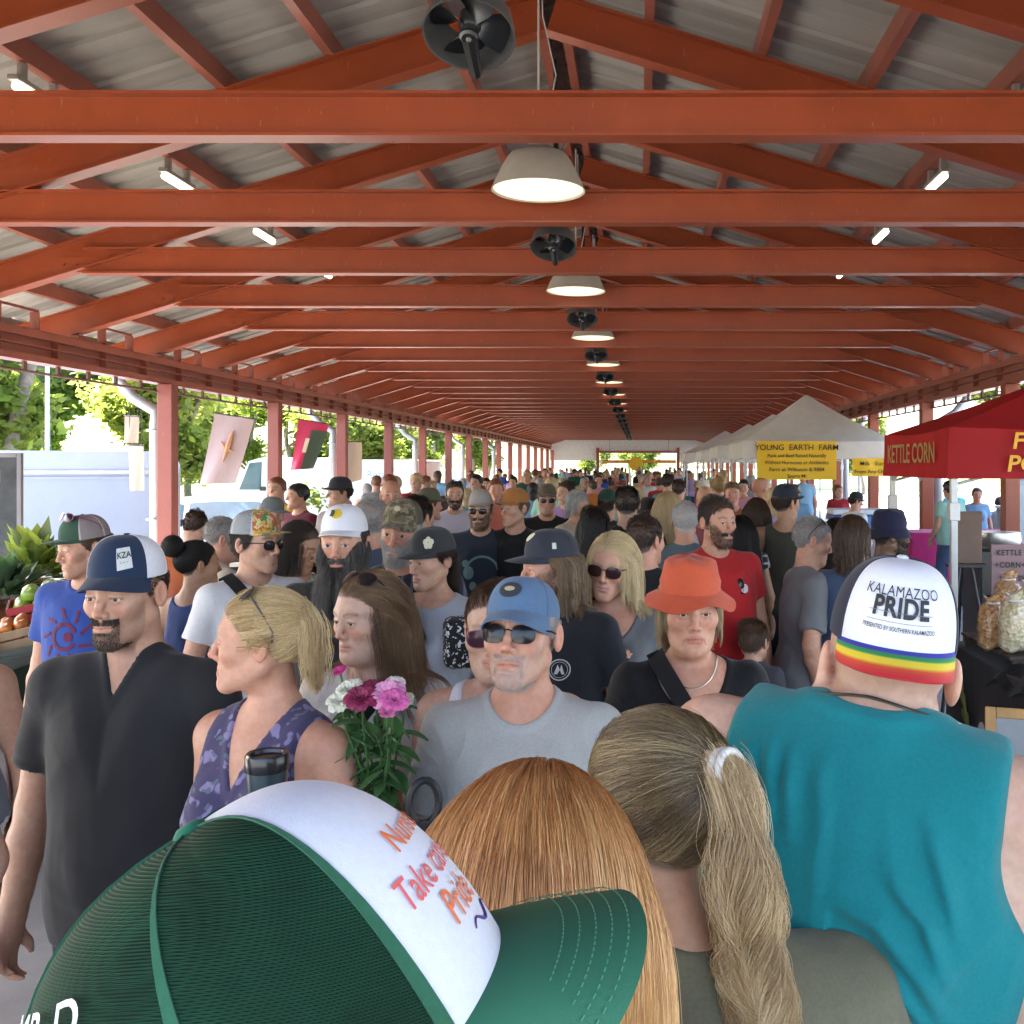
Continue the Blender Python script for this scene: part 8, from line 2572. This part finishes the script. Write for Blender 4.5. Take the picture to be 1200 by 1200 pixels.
HR_COL = [('black', (.01, .008, .008)), ('brown', (.06, .035, .02)), ('blond', (.42, .31, .16)), ('grey', (.3, .29, .28)), ('auburn', (.16, .055, .025))]
rs_ = np.random.RandomState(17)
combos = [(a, s, t_) for a in range(8) for s in range(20) for t_ in (0, 1)]
rs_.shuffle(combos)
placed = []
taken = [(o.location.x, o.location.y) for o in bpy.data.objects if o.get('category') == 'person']
ci = 0
def far_person(x, y, zone):
    global ci
    a, s_, t_ = combos[ci]; ci += 1
    o = copy_tree(ARCH[a]); sc = rs_.uniform(.94, 1.06) if a % 2 == 0 else rs_.uniform(.88, .99)
    o.location = (x, y, 0 if -7 < x < 5.8 else GZ); o.scale = (sc,) * 3
    o.rotation_euler = (0, 0, R((180 if t_ else 0) + rs_.uniform(-35, 35)))
    hn, hcol = HR_COL[rs_.randint(5)]
    for ch in o.children:
        k = ch.name.split('.')[0]
        if k in ('shirt', 'trousers', 'shorts', 'hair') and ch.material_slots:
            ch.material_slots[0].link = 'OBJECT'
            ch.material_slots[0].material = cloth(SH_COL[s_][1]) if k == 'shirt' else [DENIM, DARKP, KHAKI, NAVYP][rs_.randint(4)] if k != 'hair' else plain('hair_%s' % hn, hcol, .5, 0, .4, 120)
    tag(o, '%s in a %s top %s %s' % (AN[a], SH_COL[s_][0], 'walking away' if t_ else 'approaching', zone), 'person', 'distant shoppers in the aisle')
    placed.append((x, y))


y = 9.4
while y < 66:
    n = 4 if y < 14 else 5
    xs_ = np.linspace(-4.4 if y > 15 else -3.4, 2.0 if y > 12 else 1.2, n) + rs_.uniform(-.45, .45, n)
    for x in xs_:
        yy_ = y + rs_.uniform(-.5, .5)
        if min([math.hypot(x - a, yy_ - b) for a, b in taken + placed] or [9]) < .62: continue
        far_person(x, yy_, 'in the nearer half' if y < 18 else 'midway down the aisle' if y < 36 else 'near the far portal')
    y += 1.25 if y < 20 else 2.0
for x, y in ((6.3, 13.2), (7.1, 11.8), (8.0, 13.6), (9.1, 12.9), (6.0, 10.6), (7.6, 16.1), (4.3, 14.2), (3.6, 18.6), (5.4, 16.4), (6.6, 18.8), (7.4, 14.8), (8.2, 17), (6.9, 22.5), (7.8, 25.5), (9.4, 16), (3.4, 21.4), (4.2, 25.8), (8.8, 21), (6.4, 12.6)):
    far_person(x, y, 'by the white tents' if x < 5.8 else 'out in the sun')
for o in ARCH:
    for ch in list(o.children): bpy.data.objects.remove(ch)
    bpy.data.objects.remove(o)
# ------------------------------------------------------------------ camera, sun, sky
cam = bpy.data.cameras.new('camera'); camo = bpy.data.objects.new('camera', cam); COL.objects.link(camo)
camo.location = (0, 0, CAMZ); camo.rotation_euler = (R(90), 0, 0)
cam.sensor_fit = 'HORIZONTAL'; cam.sensor_width = 36; cam.lens = 36.0 * FPX / 1200
cam.shift_x = (600 - CX) / 1200; cam.shift_y = (CY - 600) / 1200
cam.clip_start = .03; cam.clip_end = 2000
scene.camera = camo
SUN_EL, SUN_AZ = 50, -62            # azimuth clockwise from +Y
wd = bpy.data.worlds.new('World'); scene.world = wd; wd.use_nodes = True
nt = wd.node_tree
sky = nt.nodes.new('ShaderNodeTexSky'); sky.sky_type = 'NISHITA'; sky.sun_disc = False
sky.sun_elevation = R(SUN_EL); sky.sun_rotation = R(SUN_AZ); sky.dust_density = 4.0; sky.ozone_density = .5; sky.altitude = 250
bg = nt.nodes['Background']; bg.inputs['Strength'].default_value = .15
nt.links.new(sky.outputs[0], bg.inputs[0])
sl = bpy.data.lights.new('sun', 'SUN'); sl.energy = 4.6; sl.angle = R(.5); sl.color = (1, .95, .87)
so = bpy.data.objects.new('sun', sl); COL.objects.link(so)
d = Vector((math.sin(R(SUN_AZ)) * math.cos(R(SUN_EL)), math.cos(R(SUN_AZ)) * math.cos(R(SUN_EL)), math.sin(R(SUN_EL))))
so.rotation_euler = d.to_track_quat('Z', 'Y').to_euler(); so.location = (-10, 20, 30)
scene.view_settings.view_transform = 'Standard'; scene.view_settings.look = 'None'
scene.view_settings.exposure = 3.3; scene.view_settings.gamma = 1.0
scene.render.engine = 'CYCLES'
cy = scene.cycles
cy.use_denoising = True
try: cy.denoiser = 'OPENIMAGEDENOISE'
except Exception: pass
cy.max_bounces = 8; cy.diffuse_bounces = 5; cy.glossy_bounces = 3; cy.transmission_bounces = 6; cy.transparent_max_bounces = 8
cy.use_adaptive_sampling = True; cy.adaptive_threshold = .015
cy.sample_clamp_indirect = 8
cy.caustics_reflective = False; cy.caustics_refractive = False
scene.cycles_curves.shape = 'RIBBONS'
scene.render.film_transparent = False
print('script seconds', round(time.time() - T0, 1))
